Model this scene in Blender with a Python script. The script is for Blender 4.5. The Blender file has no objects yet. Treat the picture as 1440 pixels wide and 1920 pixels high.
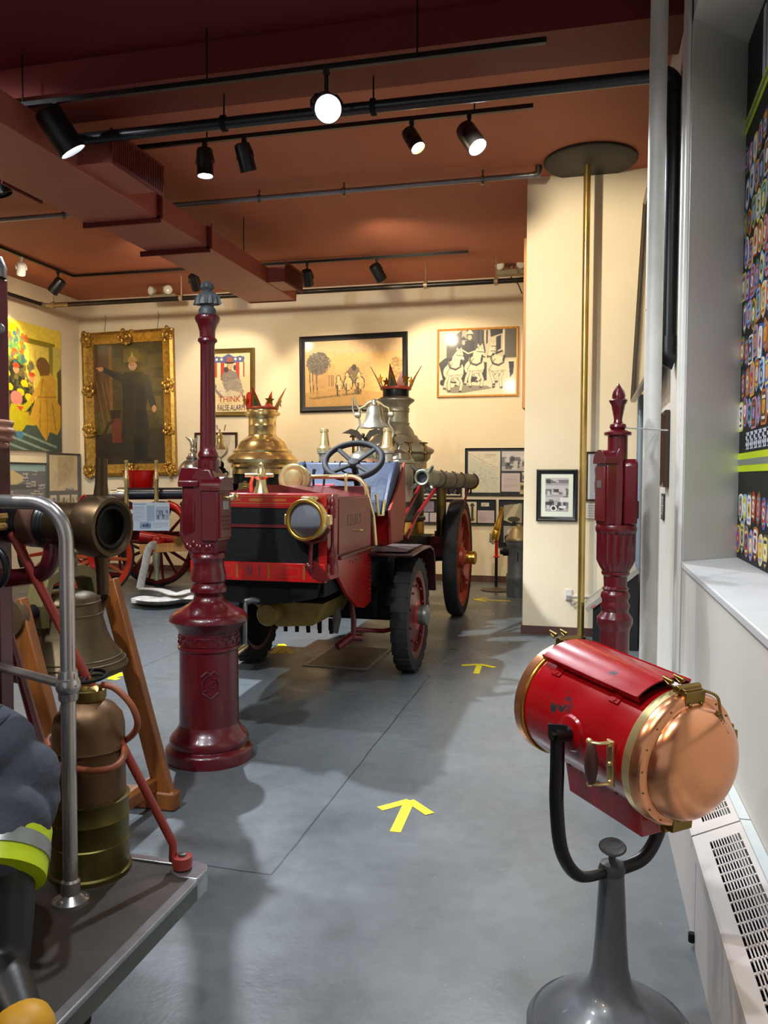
import bpy, bmesh, math, random
import numpy as np
from mathutils import Vector, Matrix
random.seed(7)
PI = math.pi
SC = bpy.context.scene
COL = SC.collection

# ------------------------------------------------------------------ camera model (1440x1920)
FPX = 1520.0
YAW, PIT, ROL = math.radians(14.0), math.radians(2.45), math.radians(.25)
CAM = Vector((0, 0, 1.6))
_fh = Vector((-math.sin(YAW), math.cos(YAW), 0)); _l = Vector((math.cos(YAW), math.sin(YAW), 0)); _z = Vector((0, 0, 1))
CF = math.cos(PIT) * _fh - math.sin(PIT) * _z
_u = math.sin(PIT) * _fh + math.cos(PIT) * _z
CR = math.cos(ROL) * _l + math.sin(ROL) * _u
CU = -math.sin(ROL) * _l + math.cos(ROL) * _u


def ray(x, y): return CF + CR * ((x - 720) / FPX) + CU * ((960 - y) / FPX)
def on_z(x, y, z): d = ray(x, y); return CAM + d * ((z - CAM.z) / d.z)
def on_x(x, y, X): d = ray(x, y); return CAM + d * ((X - CAM.x) / d.x)
def on_y(x, y, Y): d = ray(x, y); return CAM + d * ((Y - CAM.y) / d.y)


# ------------------------------------------------------------------ colours and materials
def hexc(h):
    h = h.lstrip('#')
    v = [int(h[i:i + 2], 16) / 255 for i in (0, 2, 4)]
    return tuple(x / 12.92 if x <= .04045 else ((x + .055) / 1.055) ** 2.4 for x in v)


MATS = {}


def mat(name, col='#808080', rough=.5, metal=0., var=0., vscale=6., bump=0., bscale=40., coat=0., wear=None, wear_amt=.35, wear_scale=8., attr=False, stretch=None, spec=.5, rvar=0.):
    """Principled material with noise colour variation, bump and worn patches."""
    if name in MATS: return MATS[name]
    m = bpy.data.materials.new(name); m.use_nodes = True
    nt = m.node_tree; N = nt.nodes; L = nt.links
    b = N['Principled BSDF']
    c = hexc(col)
    b.inputs['Base Color'].default_value = (*c, 1)
    b.inputs['Roughness'].default_value = rough
    b.inputs['Metallic'].default_value = metal
    b.inputs['Specular IOR Level'].default_value = spec
    if coat: b.inputs['Coat Weight'].default_value = coat; b.inputs['Coat Roughness'].default_value = .08
    tc = N.new('ShaderNodeTexCoord'); vec = tc.outputs['Object']
    if stretch:
        mp = N.new('ShaderNodeMapping'); mp.inputs['Scale'].default_value = stretch
        L.new(vec, mp.inputs['Vector']); vec = mp.outputs['Vector']
    out = None
    if attr:
        a = N.new('ShaderNodeAttribute'); a.attribute_name = 'col'; out = a.outputs['Color']
    if var:
        n = N.new('ShaderNodeTexNoise'); n.inputs['Scale'].default_value = vscale; n.inputs['Detail'].default_value = 6
        L.new(vec, n.inputs['Vector'])
        mx = N.new('ShaderNodeMix'); mx.data_type = 'RGBA'
        r = N.new('ShaderNodeMapRange'); r.inputs[1].default_value = .3; r.inputs[2].default_value = .7
        L.new(n.outputs['Fac'], r.inputs[0]); L.new(r.outputs[0], mx.inputs['Factor'])
        mx.inputs[6].default_value = (*[x * (1 - var) for x in c], 1)
        mx.inputs[7].default_value = (*[min(1, x * (1 + var)) for x in c], 1)
        out = mx.outputs[2]
        if rvar:
            rr = N.new('ShaderNodeMapRange'); rr.inputs[1].default_value = .3; rr.inputs[2].default_value = .7
            rr.inputs[3].default_value = max(.02, rough - rvar); rr.inputs[4].default_value = rough + rvar
            L.new(n.outputs['Fac'], rr.inputs[0]); L.new(rr.outputs[0], b.inputs['Roughness'])
    if wear:
        n = N.new('ShaderNodeTexNoise'); n.inputs['Scale'].default_value = wear_scale; n.inputs['Detail'].default_value = 8
        n.inputs['Roughness'].default_value = .65
        L.new(vec, n.inputs['Vector'])
        r = N.new('ShaderNodeValToRGB'); r.color_ramp.elements[0].position = 1 - wear_amt; r.color_ramp.elements[1].position = 1 - wear_amt + .03
        L.new(n.outputs['Fac'], r.inputs[0])
        mx = N.new('ShaderNodeMix'); mx.data_type = 'RGBA'
        L.new(r.outputs['Color'], mx.inputs['Factor'])
        if out: L.new(out, mx.inputs[6])
        else: mx.inputs[6].default_value = (*c, 1)
        mx.inputs[7].default_value = (*hexc(wear), 1)
        out = mx.outputs[2]
    if out: L.new(out, b.inputs['Base Color'])
    if bump:
        n = N.new('ShaderNodeTexNoise'); n.inputs['Scale'].default_value = bscale; n.inputs['Detail'].default_value = 5
        L.new(vec, n.inputs['Vector'])
        bp = N.new('ShaderNodeBump'); bp.inputs['Strength'].default_value = bump; bp.inputs['Distance'].default_value = .01
        L.new(n.outputs['Fac'], bp.inputs['Height']); L.new(bp.outputs['Normal'], b.inputs['Normal'])
    MATS[name] = m
    return m


def emis(name, col, strength):
    if name in MATS: return MATS[name]
    m = bpy.data.materials.new(name); m.use_nodes = True
    b = m.node_tree.nodes['Principled BSDF']
    b.inputs['Emission Color'].default_value = (*hexc(col), 1)
    b.inputs['Emission Strength'].default_value = strength
    MATS[name] = m
    return m


RED = mat('maroon_enamel', '#520913', .28, var=.15, vscale=5, bump=.08, bscale=60, coat=.3)
RED2 = mat('engine_red', '#98120f', .32, var=.2, vscale=4, coat=.2, wear='#5a1512', wear_amt=.36, wear_scale=5)
RED3 = mat('engine_dark_red', '#5e0c10', .35, var=.2, vscale=5, coat=.2)
REDB = mat('bright_red', '#bd0f0a', .3, var=.12, vscale=6, coat=.4)
REDS = mat('searchlight_red', '#98050f', .24, var=.15, vscale=5, coat=.4, wear='#2a2b33', wear_amt=.385, wear_scale=6, rvar=.08)
BLACK = mat('black_paint', '#0d0d0f', .35, var=.2, bump=.05)
BLACKM = mat('matt_black', '#121214', .75)
DARK = mat('engine_grime', '#0b0a0a', .75, var=.4, vscale=9, bump=.2, spec=.25)
RUBBER = mat('tyre_rubber', '#131416', .75, var=.25, vscale=12, bump=.15)
BRASS = mat('polished_brass', '#ead49a', .25, .85, var=.12, vscale=6, rvar=.06)
BRASSD = mat('aged_brass', '#8a7340', .36, 1., var=.25, vscale=7, rvar=.1, bump=.05)
BRASSG = mat('gold_brass', '#d0a448', .24, .9, var=.1, vscale=5)
COPPER = mat('polished_copper', '#eda67a', .24, .95, var=.1, vscale=4, bump=.03, bscale=14, rvar=.07)
COPPERD = mat('old_copper', '#6d5238', .42, .75, var=.25, vscale=5, bump=.08, bscale=20, rvar=.1)
NICKEL = mat('nickel_plate', '#b9b3a2', .32, .8, var=.15, vscale=6, rvar=.08)
NICKELD = mat('dull_nickel', '#aaa288', .38, .6, var=.25, vscale=8, rvar=.1, bump=.05)
CHROME = mat('worn_chrome', '#c4bfbb', .24, .85, var=.12, vscale=9, rvar=.06)
STEEL = mat('steel', '#7e7f80', .35, 1., var=.15)
GREY = mat('grey_paint', '#565b61', .38, var=.18, vscale=4, bump=.08, coat=.2, rvar=.1)
GREYD = mat('lead_grey', '#43474b', .5, var=.25, vscale=14, bump=.25)
BRONZE = mat('bell_bronze', '#594b33', .45, .7, var=.3, vscale=4, bump=.1, rvar=.1)
WOOD = mat('oak_wood', '#80481a', .45, var=.3, vscale=3, stretch=(9, 9, 1), bump=.1)
WOODL = mat('light_oak', '#c98d45', .5, var=.2, vscale=3, stretch=(9, 9, 1))
GOLD = mat('gilt_frame', '#a8823a', .38, .7, var=.35, vscale=20, bump=.35, bscale=50)
LEATHER = mat('blue_black_leather', '#303b52', .45, var=.2, vscale=8, bump=.2, bscale=25)
WHITE = mat('white_enamel', '#d2cfca', .4, var=.05)
YTAPE = mat('yellow_tape', '#e8d516', .5, var=.08, vscale=15, bump=.1)
CANVAS = mat('canvas_hose', '#cfcdc4', .8, var=.15, vscale=25)


# ------------------------------------------------------------------ mesh builder
class MB:
    def __init__(s, M=None): s.v = []; s.f = []; s.mi = []; s.c = []; s.M = M; s.cur = 0; s.col = None
    def add(s, vs, fs, M=None):
        n = len(s.v)
        T = s.M @ M if (s.M and M) else (M or s.M)
        s.v += [tuple(T @ Vector(p)) for p in vs] if T else [tuple(p) for p in vs]
        s.f += [tuple(i + n for i in q) for q in fs]
        s.mi += [s.cur] * len(fs)
        s.c += [s.col] * len(fs)
        return s
    def box(s, c, size, M=None, rz=0, rx=0, ry=0):
        x, y, z = [a / 2 for a in size]
        vs = [(i * x, j * y, k * z) for i in (-1, 1) for j in (-1, 1) for k in (-1, 1)]
        fs = [(0, 1, 3, 2), (4, 6, 7, 5), (0, 4, 5, 1), (2, 3, 7, 6), (0, 2, 6, 4), (1, 5, 7, 3)]
        T = Matrix.Translation(c)
        if rz: T = T @ Matrix.Rotation(rz, 4, 'Z')
        if ry: T = T @ Matrix.Rotation(ry, 4, 'Y')
        if rx: T = T @ Matrix.Rotation(rx, 4, 'X')
        return s.add(vs, fs, (M @ T) if M else T)
    def bx(s, x0, x1, y0, y1, z0, z1, M=None):
        return s.box(((x0 + x1) / 2, (y0 + y1) / 2, (z0 + z1) / 2), (abs(x1 - x0), abs(y1 - y0), abs(z1 - z0)), M)
    def lathe(s, prof, n=32, M=None, flute=None, a0=0., a1=2 * PI):
        full = abs(a1 - a0 - 2 * PI) < 1e-6
        k = n if full else n + 1
        vs = []; fs = []; rows = []
        for p in prof:
            r, z = p[0], p[1]; fl = p[2] if len(p) > 2 else 0
            if r < 1e-6: rows.append([len(vs)]); vs.append((0, 0, z)); continue
            row = []
            for i in range(k):
                a = a0 + (a1 - a0) * i / n
                rr = r * (1 - fl * abs(math.sin(a * flute / 2)) ** .7) if (flute and fl) else r
                row.append(len(vs)); vs.append((rr * math.cos(a), rr * math.sin(a), z))
            rows.append(row)
        for A, B in zip(rows, rows[1:]):
            m = max(len(A), len(B))
            if m == 1: continue
            for i in range(m if full else m - 1):
                j = (i + 1) % m
                a, b = (A[i], A[j]) if len(A) > 1 else (A[0], A[0])
                c, d = (B[j], B[i]) if len(B) > 1 else (B[0], B[0])
                q = [a, b, c, d]; q = [x for t, x in enumerate(q) if x not in q[:t]]
                if len(q) > 2: fs.append(tuple(q))
        if full:
            if len(rows[0]) > 1: fs.append(tuple(reversed(rows[0])))
            if len(rows[-1]) > 1: fs.append(tuple(rows[-1]))
        return s.add(vs, fs, M)
    def tube(s, pts, r, n=10, closed=False, cap=True, M=None, flat=None):
        P = [Vector(p) for p in pts]; m = len(P)
        R = r if isinstance(r, (list, tuple)) else [r] * m
        T = []
        for i in range(m):
            if closed: t = P[(i + 1) % m] - P[i - 1]
            else: t = P[min(i + 1, m - 1)] - P[max(i - 1, 0)]
            T.append(t.normalized())
        up = Vector((0, 0, 1)) if abs(T[0].z) < .9 else Vector((1, 0, 0))
        nrm = (up - T[0] * up.dot(T[0])).normalized()
        vs = []; fs = []
        for i in range(m):
            if i:
                q = T[i - 1].rotation_difference(T[i]); nrm = q @ nrm
                nrm = (nrm - T[i] * nrm.dot(T[i])).normalized()
            bn = T[i].cross(nrm)
            fx, fy = flat or (1, 1)
            for k in range(n):
                a = 2 * PI * k / n
                vs.append(P[i] + nrm * (R[i] * math.cos(a) * fx) + bn * (R[i] * math.sin(a) * fy))
        for i in range(m if closed else m - 1):
            j = (i + 1) % m
            for k in range(n):
                l = (k + 1) % n
                fs.append((i * n + k, i * n + l, j * n + l, j * n + k))
        if cap and not closed:
            fs.append(tuple(reversed(range(n)))); fs.append(tuple(range((m - 1) * n, m * n)))
        return s.add(vs, fs, M)
    def cyl(s, p0, p1, r, n=16, r1=None, M=None): return s.tube([p0, p1], [r, r if r1 is None else r1], n, M=M)
    def prism(s, poly, h0, h1, M=None):
        n = len(poly)
        a = sum(poly[i][0] * poly[(i + 1) % n][1] - poly[(i + 1) % n][0] * poly[i][1] for i in range(n))
        if a < 0: poly = poly[::-1]
        vs = [(x, y, h0) for x, y in poly] + [(x, y, h1) for x, y in poly]
        fs = [tuple(reversed(range(n))), tuple(range(n, 2 * n))] + [(i, (i + 1) % n, n + (i + 1) % n, n + i) for i in range(n)]
        return s.add(vs, fs, M)
    def ball(s, c, r, n=16, M=None):
        r = r if isinstance(r, (tuple, list)) else (r, r, r)
        k = max(4, n // 2)
        T = Matrix.Translation(c) @ Matrix.Diagonal((*r, 1))
        prof = [(math.sin(PI * i / k), -math.cos(PI * i / k)) for i in range(k + 1)]
        prof[0] = (0, -1); prof[-1] = (0, 1)
        return s.lathe(prof, n, (M @ T) if M else T)
    def torus(s, c, R, r, n=32, k=8, M=None, a0=0, a1=2 * PI):
        full = abs(a1 - a0 - 2 * PI) < 1e-6
        pts = [Vector((R * math.cos(a0 + (a1 - a0) * i / n), R * math.sin(a0 + (a1 - a0) * i / n), 0)) for i in range(n if full else n + 1)]
        T = Matrix.Translation(c)
        return s.tube(pts, r, k, closed=full, M=(M @ T) if M else T)
    def quad(s, a, b, c, d, M=None): return s.add([a, b, c, d], [(0, 1, 2, 3)], M)
    def build(s, name, m, parent=None, world=True, bevel=0, label=None, cat=None, group=None, kind=None, smooth=True, origin='base', ang=38, seg=2, subdiv=0):
        me = bpy.data.meshes.new(name)
        vs = s.v
        o = bpy.data.objects.new(name, me)
        if parent:
            if world:
                R = parent
                while R.parent: R = R.parent
                inv = rootm(R).inverted()
                vs = [tuple(inv @ Vector(p)) for p in vs]
            o.parent = parent
        elif origin == 'base':
            a = np.array(vs); lo = a.min(0); hi = a.max(0)
            loc = Vector(((lo[0] + hi[0]) / 2, (lo[1] + hi[1]) / 2, lo[2]))
            vs = [tuple(Vector(p) - loc) for p in vs]; o.location = loc
        me.from_pydata(vs, [], s.f)
        ml = m if isinstance(m, (list, tuple)) else [m]
        for q in ml: me.materials.append(q)
        if len(ml) > 1: me.polygons.foreach_set('material_index', s.mi)
        if any(c is not None for c in s.c):
            at = me.attributes.new('col', 'FLOAT_COLOR', 'FACE')
            at.data.foreach_set('color', np.array([(*(c or (.5, .5, .5)), 1) for c in s.c], dtype=np.float32).ravel())
        me.validate()
        bm = bmesh.new(); bm.from_mesh(me)
        bmesh.ops.remove_doubles(bm, verts=bm.verts, dist=1e-6)
        bmesh.ops.recalc_face_normals(bm, faces=bm.faces)
        bm.to_mesh(me); bm.free()
        if smooth:
            me.polygons.foreach_set('use_smooth', [True] * len(me.polygons))
            me.set_sharp_from_angle(angle=math.radians(ang))
        if bevel:
            md = o.modifiers.new('edge', 'BEVEL'); md.width = bevel; md.segments = seg; md.limit_method = 'ANGLE'; md.angle_limit = math.radians(40)
        if subdiv:
            md = o.modifiers.new('sub', 'SUBSURF'); md.levels = subdiv; md.render_levels = subdiv
        COL.objects.link(o)
        tag(o, label, cat, group, kind)
        return o


def rootm(R): return Matrix.Translation(R.location) @ R.rotation_euler.to_matrix().to_4x4()


def tag(o, label=None, cat=None, group=None, kind=None):
    if label: o['label'] = label
    if cat: o['category'] = cat
    if group: o['group'] = group
    if kind: o['kind'] = kind
    return o


def thing(name, label, cat, loc=(0, 0, 0), rz=0, group=None):
    o = bpy.data.objects.new(name, None); COL.objects.link(o)
    o.location = loc; o.rotation_euler = (0, 0, rz); o.empty_display_size = .1
    return tag(o, label, cat, group)


def kids(o): return [c for c in bpy.data.objects if c.parent == o]


def dup(root, loc, rz=None, label=None, group=None):
    r = root.copy(); COL.objects.link(r); r.location = loc
    if rz is not None: r.rotation_euler = (0, 0, rz)
    if label: r['label'] = label
    if group: r['group'] = group
    for ch in kids(root):
        c = ch.copy(); COL.objects.link(c); c.parent = r
        for g in kids(ch):
            d = g.copy(); COL.objects.link(d); d.parent = c
    return r


def axis_m(p, d, up=(0, 0, 1)):
    """matrix whose local z runs along d from p, local y as near to up as can be"""
    z = Vector(d).normalized(); u = Vector(up)
    if abs(z.dot(u.normalized())) > .99: u = Vector((0, 1, 0))
    x = u.cross(z).normalized(); y = z.cross(x)
    M = Matrix((x, y, z)).transposed().to_4x4(); M.translation = Vector(p)
    return M


def arc(c, r, a0, a1, n, ax=(1, 0, 0), ay=(0, 0, 1)):
    c = Vector(c); ax = Vector(ax); ay = Vector(ay)
    return [c + ax * (r * math.cos(a0 + (a1 - a0) * i / n)) + ay * (r * math.sin(a0 + (a1 - a0) * i / n)) for i in range(n + 1)]


def spline(P, n=8):
    """Catmull-Rom through the points"""
    P = [Vector(p) for p in P]; out = []
    for i in range(len(P) - 1):
        p0 = P[max(i - 1, 0)]; p1 = P[i]; p2 = P[i + 1]; p3 = P[min(i + 2, len(P) - 1)]
        for k in range(n):
            t = k / n
            out.append(.5 * ((2 * p1) + (p2 - p0) * t + (2 * p0 - 5 * p1 + 4 * p2 - p3) * t * t + (3 * p1 - p0 - 3 * p2 + p3) * t ** 3))
    out.append(P[-1]); return out


def text_mesh(name, txt, size, depth, m, parent, M, world=True, align='CENTER', sx=1.):
    """flat raised lettering: letters stand in the local xy plane of M"""
    cu = bpy.data.curves.new(name, 'FONT'); cu.body = txt; cu.size = size; cu.align_x = align; cu.align_y = 'CENTER'; cu.extrude = depth
    cu.resolution_u = 3
    o = bpy.data.objects.new(name + '_src', cu); COL.objects.link(o)
    dg = bpy.context.evaluated_depsgraph_get()
    me0 = bpy.data.meshes.new_from_object(o.evaluated_get(dg))
    mb = MB(M @ Matrix.Diagonal((sx, 1, 1, 1)))
    mb.add([tuple(v.co) for v in me0.vertices], [tuple(p.vertices) for p in me0.polygons])
    bpy.data.objects.remove(o); bpy.data.curves.remove(cu); bpy.data.meshes.remove(me0)
    return mb.build(name, m, parent, world=world, smooth=False)


# ------------------------------------------------------------------ painted pictures (colour stored on a fine grid)
class Img:
    def __init__(s, w, h, base='#888888'):
        s.w, s.h = w, h
        s.a = np.ones((h, w, 3)) * np.array(hexc(base))
        yy, xx = np.mgrid[0:h, 0:w]
        s.x = (xx + .5) / w; s.y = (yy + .5) / h
        s.rng = np.random.default_rng(w * 31 + h)
    def put(s, m, col, al=1.):
        c = np.array(hexc(col) if isinstance(col, str) else col)
        m = m.astype(float)[..., None] * al
        s.a = s.a * (1 - m) + c * m
        return s
    def poly(s, P, col, al=1.):
        m = np.zeros(s.x.shape, bool); n = len(P)
        for i in range(n):
            x0, y0 = P[i]; x1, y1 = P[(i + 1) % n]
            if y0 == y1: continue
            c = ((y0 <= s.y) & (s.y < y1)) | ((y1 <= s.y) & (s.y < y0))
            m ^= c & (s.x < x0 + (s.y - y0) * (x1 - x0) / (y1 - y0))
        return s.put(m, col, al)
    def rect(s, x0, y0, x1, y1, col, al=1.): return s.put((s.x >= x0) & (s.x < x1) & (s.y >= y0) & (s.y < y1), col, al)
    def ell(s, cx, cy, rx, ry, col, al=1., rot=0.):
        dx = s.x - cx; dy = (s.y - cy) * s.h / s.w; c, n = math.cos(rot), math.sin(rot); ry = ry * s.h / s.w
        return s.put(((dx * c + dy * n) / rx) ** 2 + ((-dx * n + dy * c) / ry) ** 2 <= 1, col, al)
    def line(s, P, wd, col, al=1.):
        m = np.zeros(s.x.shape, bool); k = s.h / s.w
        for (x0, y0), (x1, y1) in zip(P, P[1:]):
            dx, dy = x1 - x0, (y1 - y0) * k; L = dx * dx + dy * dy + 1e-12
            t = np.clip(((s.x - x0) * dx + (s.y - y0) * k * dy) / L, 0, 1)
            m |= (s.x - x0 - t * dx) ** 2 + ((s.y - y0) * k - t * dy) ** 2 <= wd * wd
        return s.put(m, col, al)
    def noise(s, amt, cells=12, col=False):
        gh, gw = max(2, int(cells * s.h / s.w)), cells
        g = s.rng.normal(0, 1, (gh + 1, gw + 1))
        fy = s.y * gh; fx = s.x * gw; iy = fy.astype(int); ix = fx.astype(int); ty = fy - iy; tx = fx - ix
        v = g[iy, ix] * (1 - ty) * (1 - tx) + g[iy, np.minimum(ix + 1, gw)] * (1 - ty) * tx + g[np.minimum(iy + 1, gh), ix] * ty * (1 - tx) + g[np.minimum(iy + 1, gh), np.minimum(ix + 1, gw)] * ty * tx
        s.a *= np.clip(1 + amt * v, .1, 3)[..., None]
        return s
    def speck(s, x0, y0, x1, y1, n, r, cols, al=1.):
        for _ in range(n):
            s.ell(s.rng.uniform(x0, x1), s.rng.uniform(y0, y1), r * s.rng.uniform(.5, 1.5), r * s.rng.uniform(.5, 1.5), cols[int(s.rng.integers(len(cols)))], al)
        return s
    def text_lines(s, x0, y0, x1, y1, n, col, al=.6):
        st = (y1 - y0) / n
        for i in range(n):
            e = x1 if i < n - 1 else x0 + (x1 - x0) * .6
            s.rect(x0, y0 + st * (i + .25), e, y0 + st * (i + .72), col, al)
        return s
    def photo(s, x0, y0, x1, y1, dark='#2c2a2e', mid='#77747c', light='#c9c6c4', n=14):
        s.rect(x0, y0, x1, y1, mid)
        w, h = x1 - x0, y1 - y0
        s.rect(x0, y0, x1, y0 + h * .3, light, .8); s.rect(x0, y0 + h * .75, x1, y1, light, .5)
        for _ in range(n):
            cx = s.rng.uniform(x0 + w * .1, x1 - w * .1); cy = s.rng.uniform(y0 + h * .3, y0 + h * .8)
            a, b = w * .09 * s.rng.uniform(.4, 1.2), h * .16 * s.rng.uniform(.5, 1.3)
            s.rect(max(x0, cx - a), max(y0, cy - b), min(x1, cx + a), min(y1, cy + b), dark if s.rng.random() < .6 else light, .75)
        return s


def art_mat(rough, coat):
    return mat(f'printed_art_{int(rough*100)}_{int(coat*100)}', '#808080', rough, attr=True, coat=coat)


def canvas(name, img, w, h, M, parent, m, world=True):
    """picture surface: grid in the local xz plane of M (x right, z up, facing -y)"""
    nx, ny = img.w, img.h
    X, Z = np.meshgrid(np.linspace(-w / 2, w / 2, nx), np.linspace(h, 0, ny))
    me = bpy.data.meshes.new(name)
    V = np.stack([X.ravel(), np.zeros(nx * ny), Z.ravel(), np.ones(nx * ny)], 1)
    T = np.array(M)
    if world and parent:
        R = parent
        while R.parent: R = R.parent
        T = np.array(rootm(R).inverted() @ M)
    V = (V @ T.T)[:, :3]
    i = np.arange(ny - 1)[:, None] * nx + np.arange(nx - 1)[None]
    F = np.stack([i, i + nx, i + nx + 1, i + 1], -1).reshape(-1, 4)
    me.vertices.add(len(V)); me.vertices.foreach_set('co', V.astype(np.float32).ravel())
    me.loops.add(F.size); me.loops.foreach_set('vertex_index', F.ravel().astype(np.int32))
    me.polygons.add(len(F)); me.polygons.foreach_set('loop_start', (np.arange(len(F)) * 4).astype(np.int32))
    me.update(calc_edges=True)
    at = me.attributes.new('col', 'FLOAT_COLOR', 'POINT')
    c = np.concatenate([np.clip(img.a, 0, 1).reshape(-1, 3), np.ones((nx * ny, 1))], 1)
    at.data.foreach_set('color', c.astype(np.float32).ravel())
    me.materials.append(m)
    o = bpy.data.objects.new(name, me); o.parent = parent; COL.objects.link(o)
    return o


def frame_mb(mb, w, h, fw, d, M, back=.004, lip=.35):
    """four mitred mouldings round a w x h opening; local x right, z up, room side is -y"""
    prof = [(0, 0), (0, -d * .55), (fw * lip, -d * .7), (fw * .75, -d), (fw, -d * .8), (fw, 0)]  # (outward, y)
    cs = [(-w / 2, 0, -1, -1), (w / 2, 0, 1, -1), (w / 2, h, 1, 1), (-w / 2, h, -1, 1)]
    n = len(prof)
    vs = [(x + sx * o, y, z + sz * o) for (x, z, sx, sz) in cs for (o, y) in prof]
    fs = []
    for i in range(4):
        j = (i + 1) % 4
        for k in range(n):
            l = (k + 1) % n
            fs.append((i * n + k, j * n + k, j * n + l, i * n + l))
    mb.add(vs, fs, M)
    return mb


def picture(name, label, cat, P, rz, w, h, fw, d, fm, img, rough=.5, coat=.0, group=None, roll=0., part='print', tilt=0.):
    """framed picture; P = middle of the lower outer edge on the wall, w x h = outer size"""
    r = thing(name, label, cat, P, rz, group)
    if roll or tilt: r.rotation_euler = (tilt, roll, rz)
    iw, ih = w - 2 * fw, h - 2 * fw
    M = Matrix.Translation((0, -.002, fw))
    if fw > .001:
        mb = MB(); frame_mb(mb, iw, ih, fw, d, M); mb.build('frame', fm, r, world=False, ang=25)
    b = MB(); b.bx(-w / 2 + fw * .3, w / 2 - fw * .3, -.006, -.001, fw * .3, h - fw * .3) if fw > .001 else b.bx(-w / 2, w / 2, -d, -.001, 0, h)
    b.build('backing', mat('card_backing', '#4a4037', .8) if fw > .001 else fm, r, world=False)
    canvas(part, img, iw, ih, Matrix.Translation((0, -(d * .3 if fw > .001 else d) - .0015, fw)), r, art_mat(rough, coat), world=False)
    return r
# ------------------------------------------------------------------ the room
CEIL = 4.62; YB = 12.4; XL = -8.52; XR = .55
SILL = 1.12; HEAD = 4.2; XBOARD = .9
BACKY = -3.2
wallm = mat('cream_wall_paint', '#e3d6ba', .75, var=.04, vscale=1.2, bump=.05, bscale=30, spec=.3)
wallr = mat('grey_white_wall_paint', '#c9c6bd', .5, var=.05, vscale=1.5, bump=.06, bscale=25)
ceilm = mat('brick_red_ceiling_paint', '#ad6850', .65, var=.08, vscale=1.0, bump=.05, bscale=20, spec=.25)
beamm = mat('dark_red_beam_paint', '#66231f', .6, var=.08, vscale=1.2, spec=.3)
ductm = mat('duct_red_paint', '#9c564a', .5, var=.08, vscale=2, spec=.35)
basem = mat('brown_baseboard', '#54362d', .5, var=.15)


def floor_mat():
    m = bpy.data.materials.new('grey_painted_concrete'); m.use_nodes = True
    nt = m.node_tree; N = nt.nodes; L = nt.links; b = N['Principled BSDF']
    geo = N.new('ShaderNodeNewGeometry')
    def noise(scale, det=6, rough=.55):
        n = N.new('ShaderNodeTexNoise'); n.inputs['Scale'].default_value = scale; n.inputs['Detail'].default_value = det; n.inputs['Roughness'].default_value = rough
        L.new(geo.outputs['Position'], n.inputs['Vector']); return n.outputs['Fac']
    def ramp(v, a, b_, ca, cb):
        r = N.new('ShaderNodeValToRGB'); e = r.color_ramp.elements
        e[0].position = a; e[1].position = b_; e[0].color = (*ca, 1); e[1].color = (*cb, 1); L.new(v, r.inputs[0]); return r.outputs[0]
    def mix(f, A, B):
        x = N.new('ShaderNodeMix'); x.data_type = 'RGBA'
        for s, v in (('Factor', f), (6, A), (7, B)):
            if isinstance(v, (int, float)): x.inputs[s].default_value = v
            elif isinstance(v, tuple): x.inputs[s].default_value = (*v, 1)
            else: L.new(v, x.inputs[s])
        return x.outputs[2]
    def math_(op, a, b_=0.):
        x = N.new('ShaderNodeMath'); x.operation = op
        for i, v in enumerate((a, b_)):
            if isinstance(v, (int, float)): x.inputs[i].default_value = v
            else: L.new(v, x.inputs[i])
        return x.outputs[0]
    base = ramp(noise(1.1), .3, .72, hexc('#595f62'), hexc('#666c6f'))
    base = mix(ramp(noise(14, 8), .42, .6, (0, 0, 0), (.35, .35, .35)), base, hexc('#51575b'))
    base = mix(ramp(noise(3.1, 9, .7), .62, .72, (0, 0, 0), (.4, .4, .4)), base, hexc('#4b463f'))
    base = mix(ramp(noise(70, 2), .72, .76, (0, 0, 0), (1, 1, 1)), base, hexc('#8d9396'))
    sp = N.new('ShaderNodeSeparateXYZ'); L.new(geo.outputs['Position'], sp.inputs[0])
    wob = math_('MULTIPLY', math_('SUBTRACT', noise(2.5), .5), .03)
    lines = None
    jx, jy = on_z(510, 1640, 0).x, on_z(510, 1640, 0).y
    for ax, v0, lim in (('X', jx, ('Y', 1, jy)), ('X', jx - 2.4, ('Y', 1, 5.2)), ('X', -5.9, None), ('Y', jy, ('X', -1, jx)), ('Y', 5.75, ('X', -1, jx)), ('Y', 8.2, None), ('Y', 10.8, None)):
        d = math_('ABSOLUTE', math_('SUBTRACT', math_('ADD', sp.outputs[ax], wob), v0))
        f = math_('LESS_THAN', d, .0045)
        if lim: f = math_('MULTIPLY', f, math_('GREATER_THAN' if lim[1] > 0 else 'LESS_THAN', sp.outputs[lim[0]], lim[2]))
        lines = f if lines is None else math_('MAXIMUM', lines, f)
    base = mix(math_('MULTIPLY', lines, .75), base, hexc('#2b2f33'))
    L.new(base, b.inputs['Base Color'])
    rr = N.new('ShaderNodeMapRange'); rr.inputs[1].default_value = .3; rr.inputs[2].default_value = .7; rr.inputs[3].default_value = .2; rr.inputs[4].default_value = .42
    L.new(noise(2.3, 6), rr.inputs[0]); L.new(rr.outputs[0], b.inputs['Roughness'])
    bp = N.new('ShaderNodeBump'); bp.inputs['Strength'].default_value = .05; bp.inputs['Distance'].default_value = .01
    L.new(noise(45, 6), bp.inputs['Height']); L.new(bp.outputs[0], b.inputs['Normal'])
    return m


def struct(name, mb, m, **k): return mb.build(name, m, kind='structure', **k)


def bxs(*boxes):
    mb = MB()
    for b in boxes: mb.bx(*b)
    return mb


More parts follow.
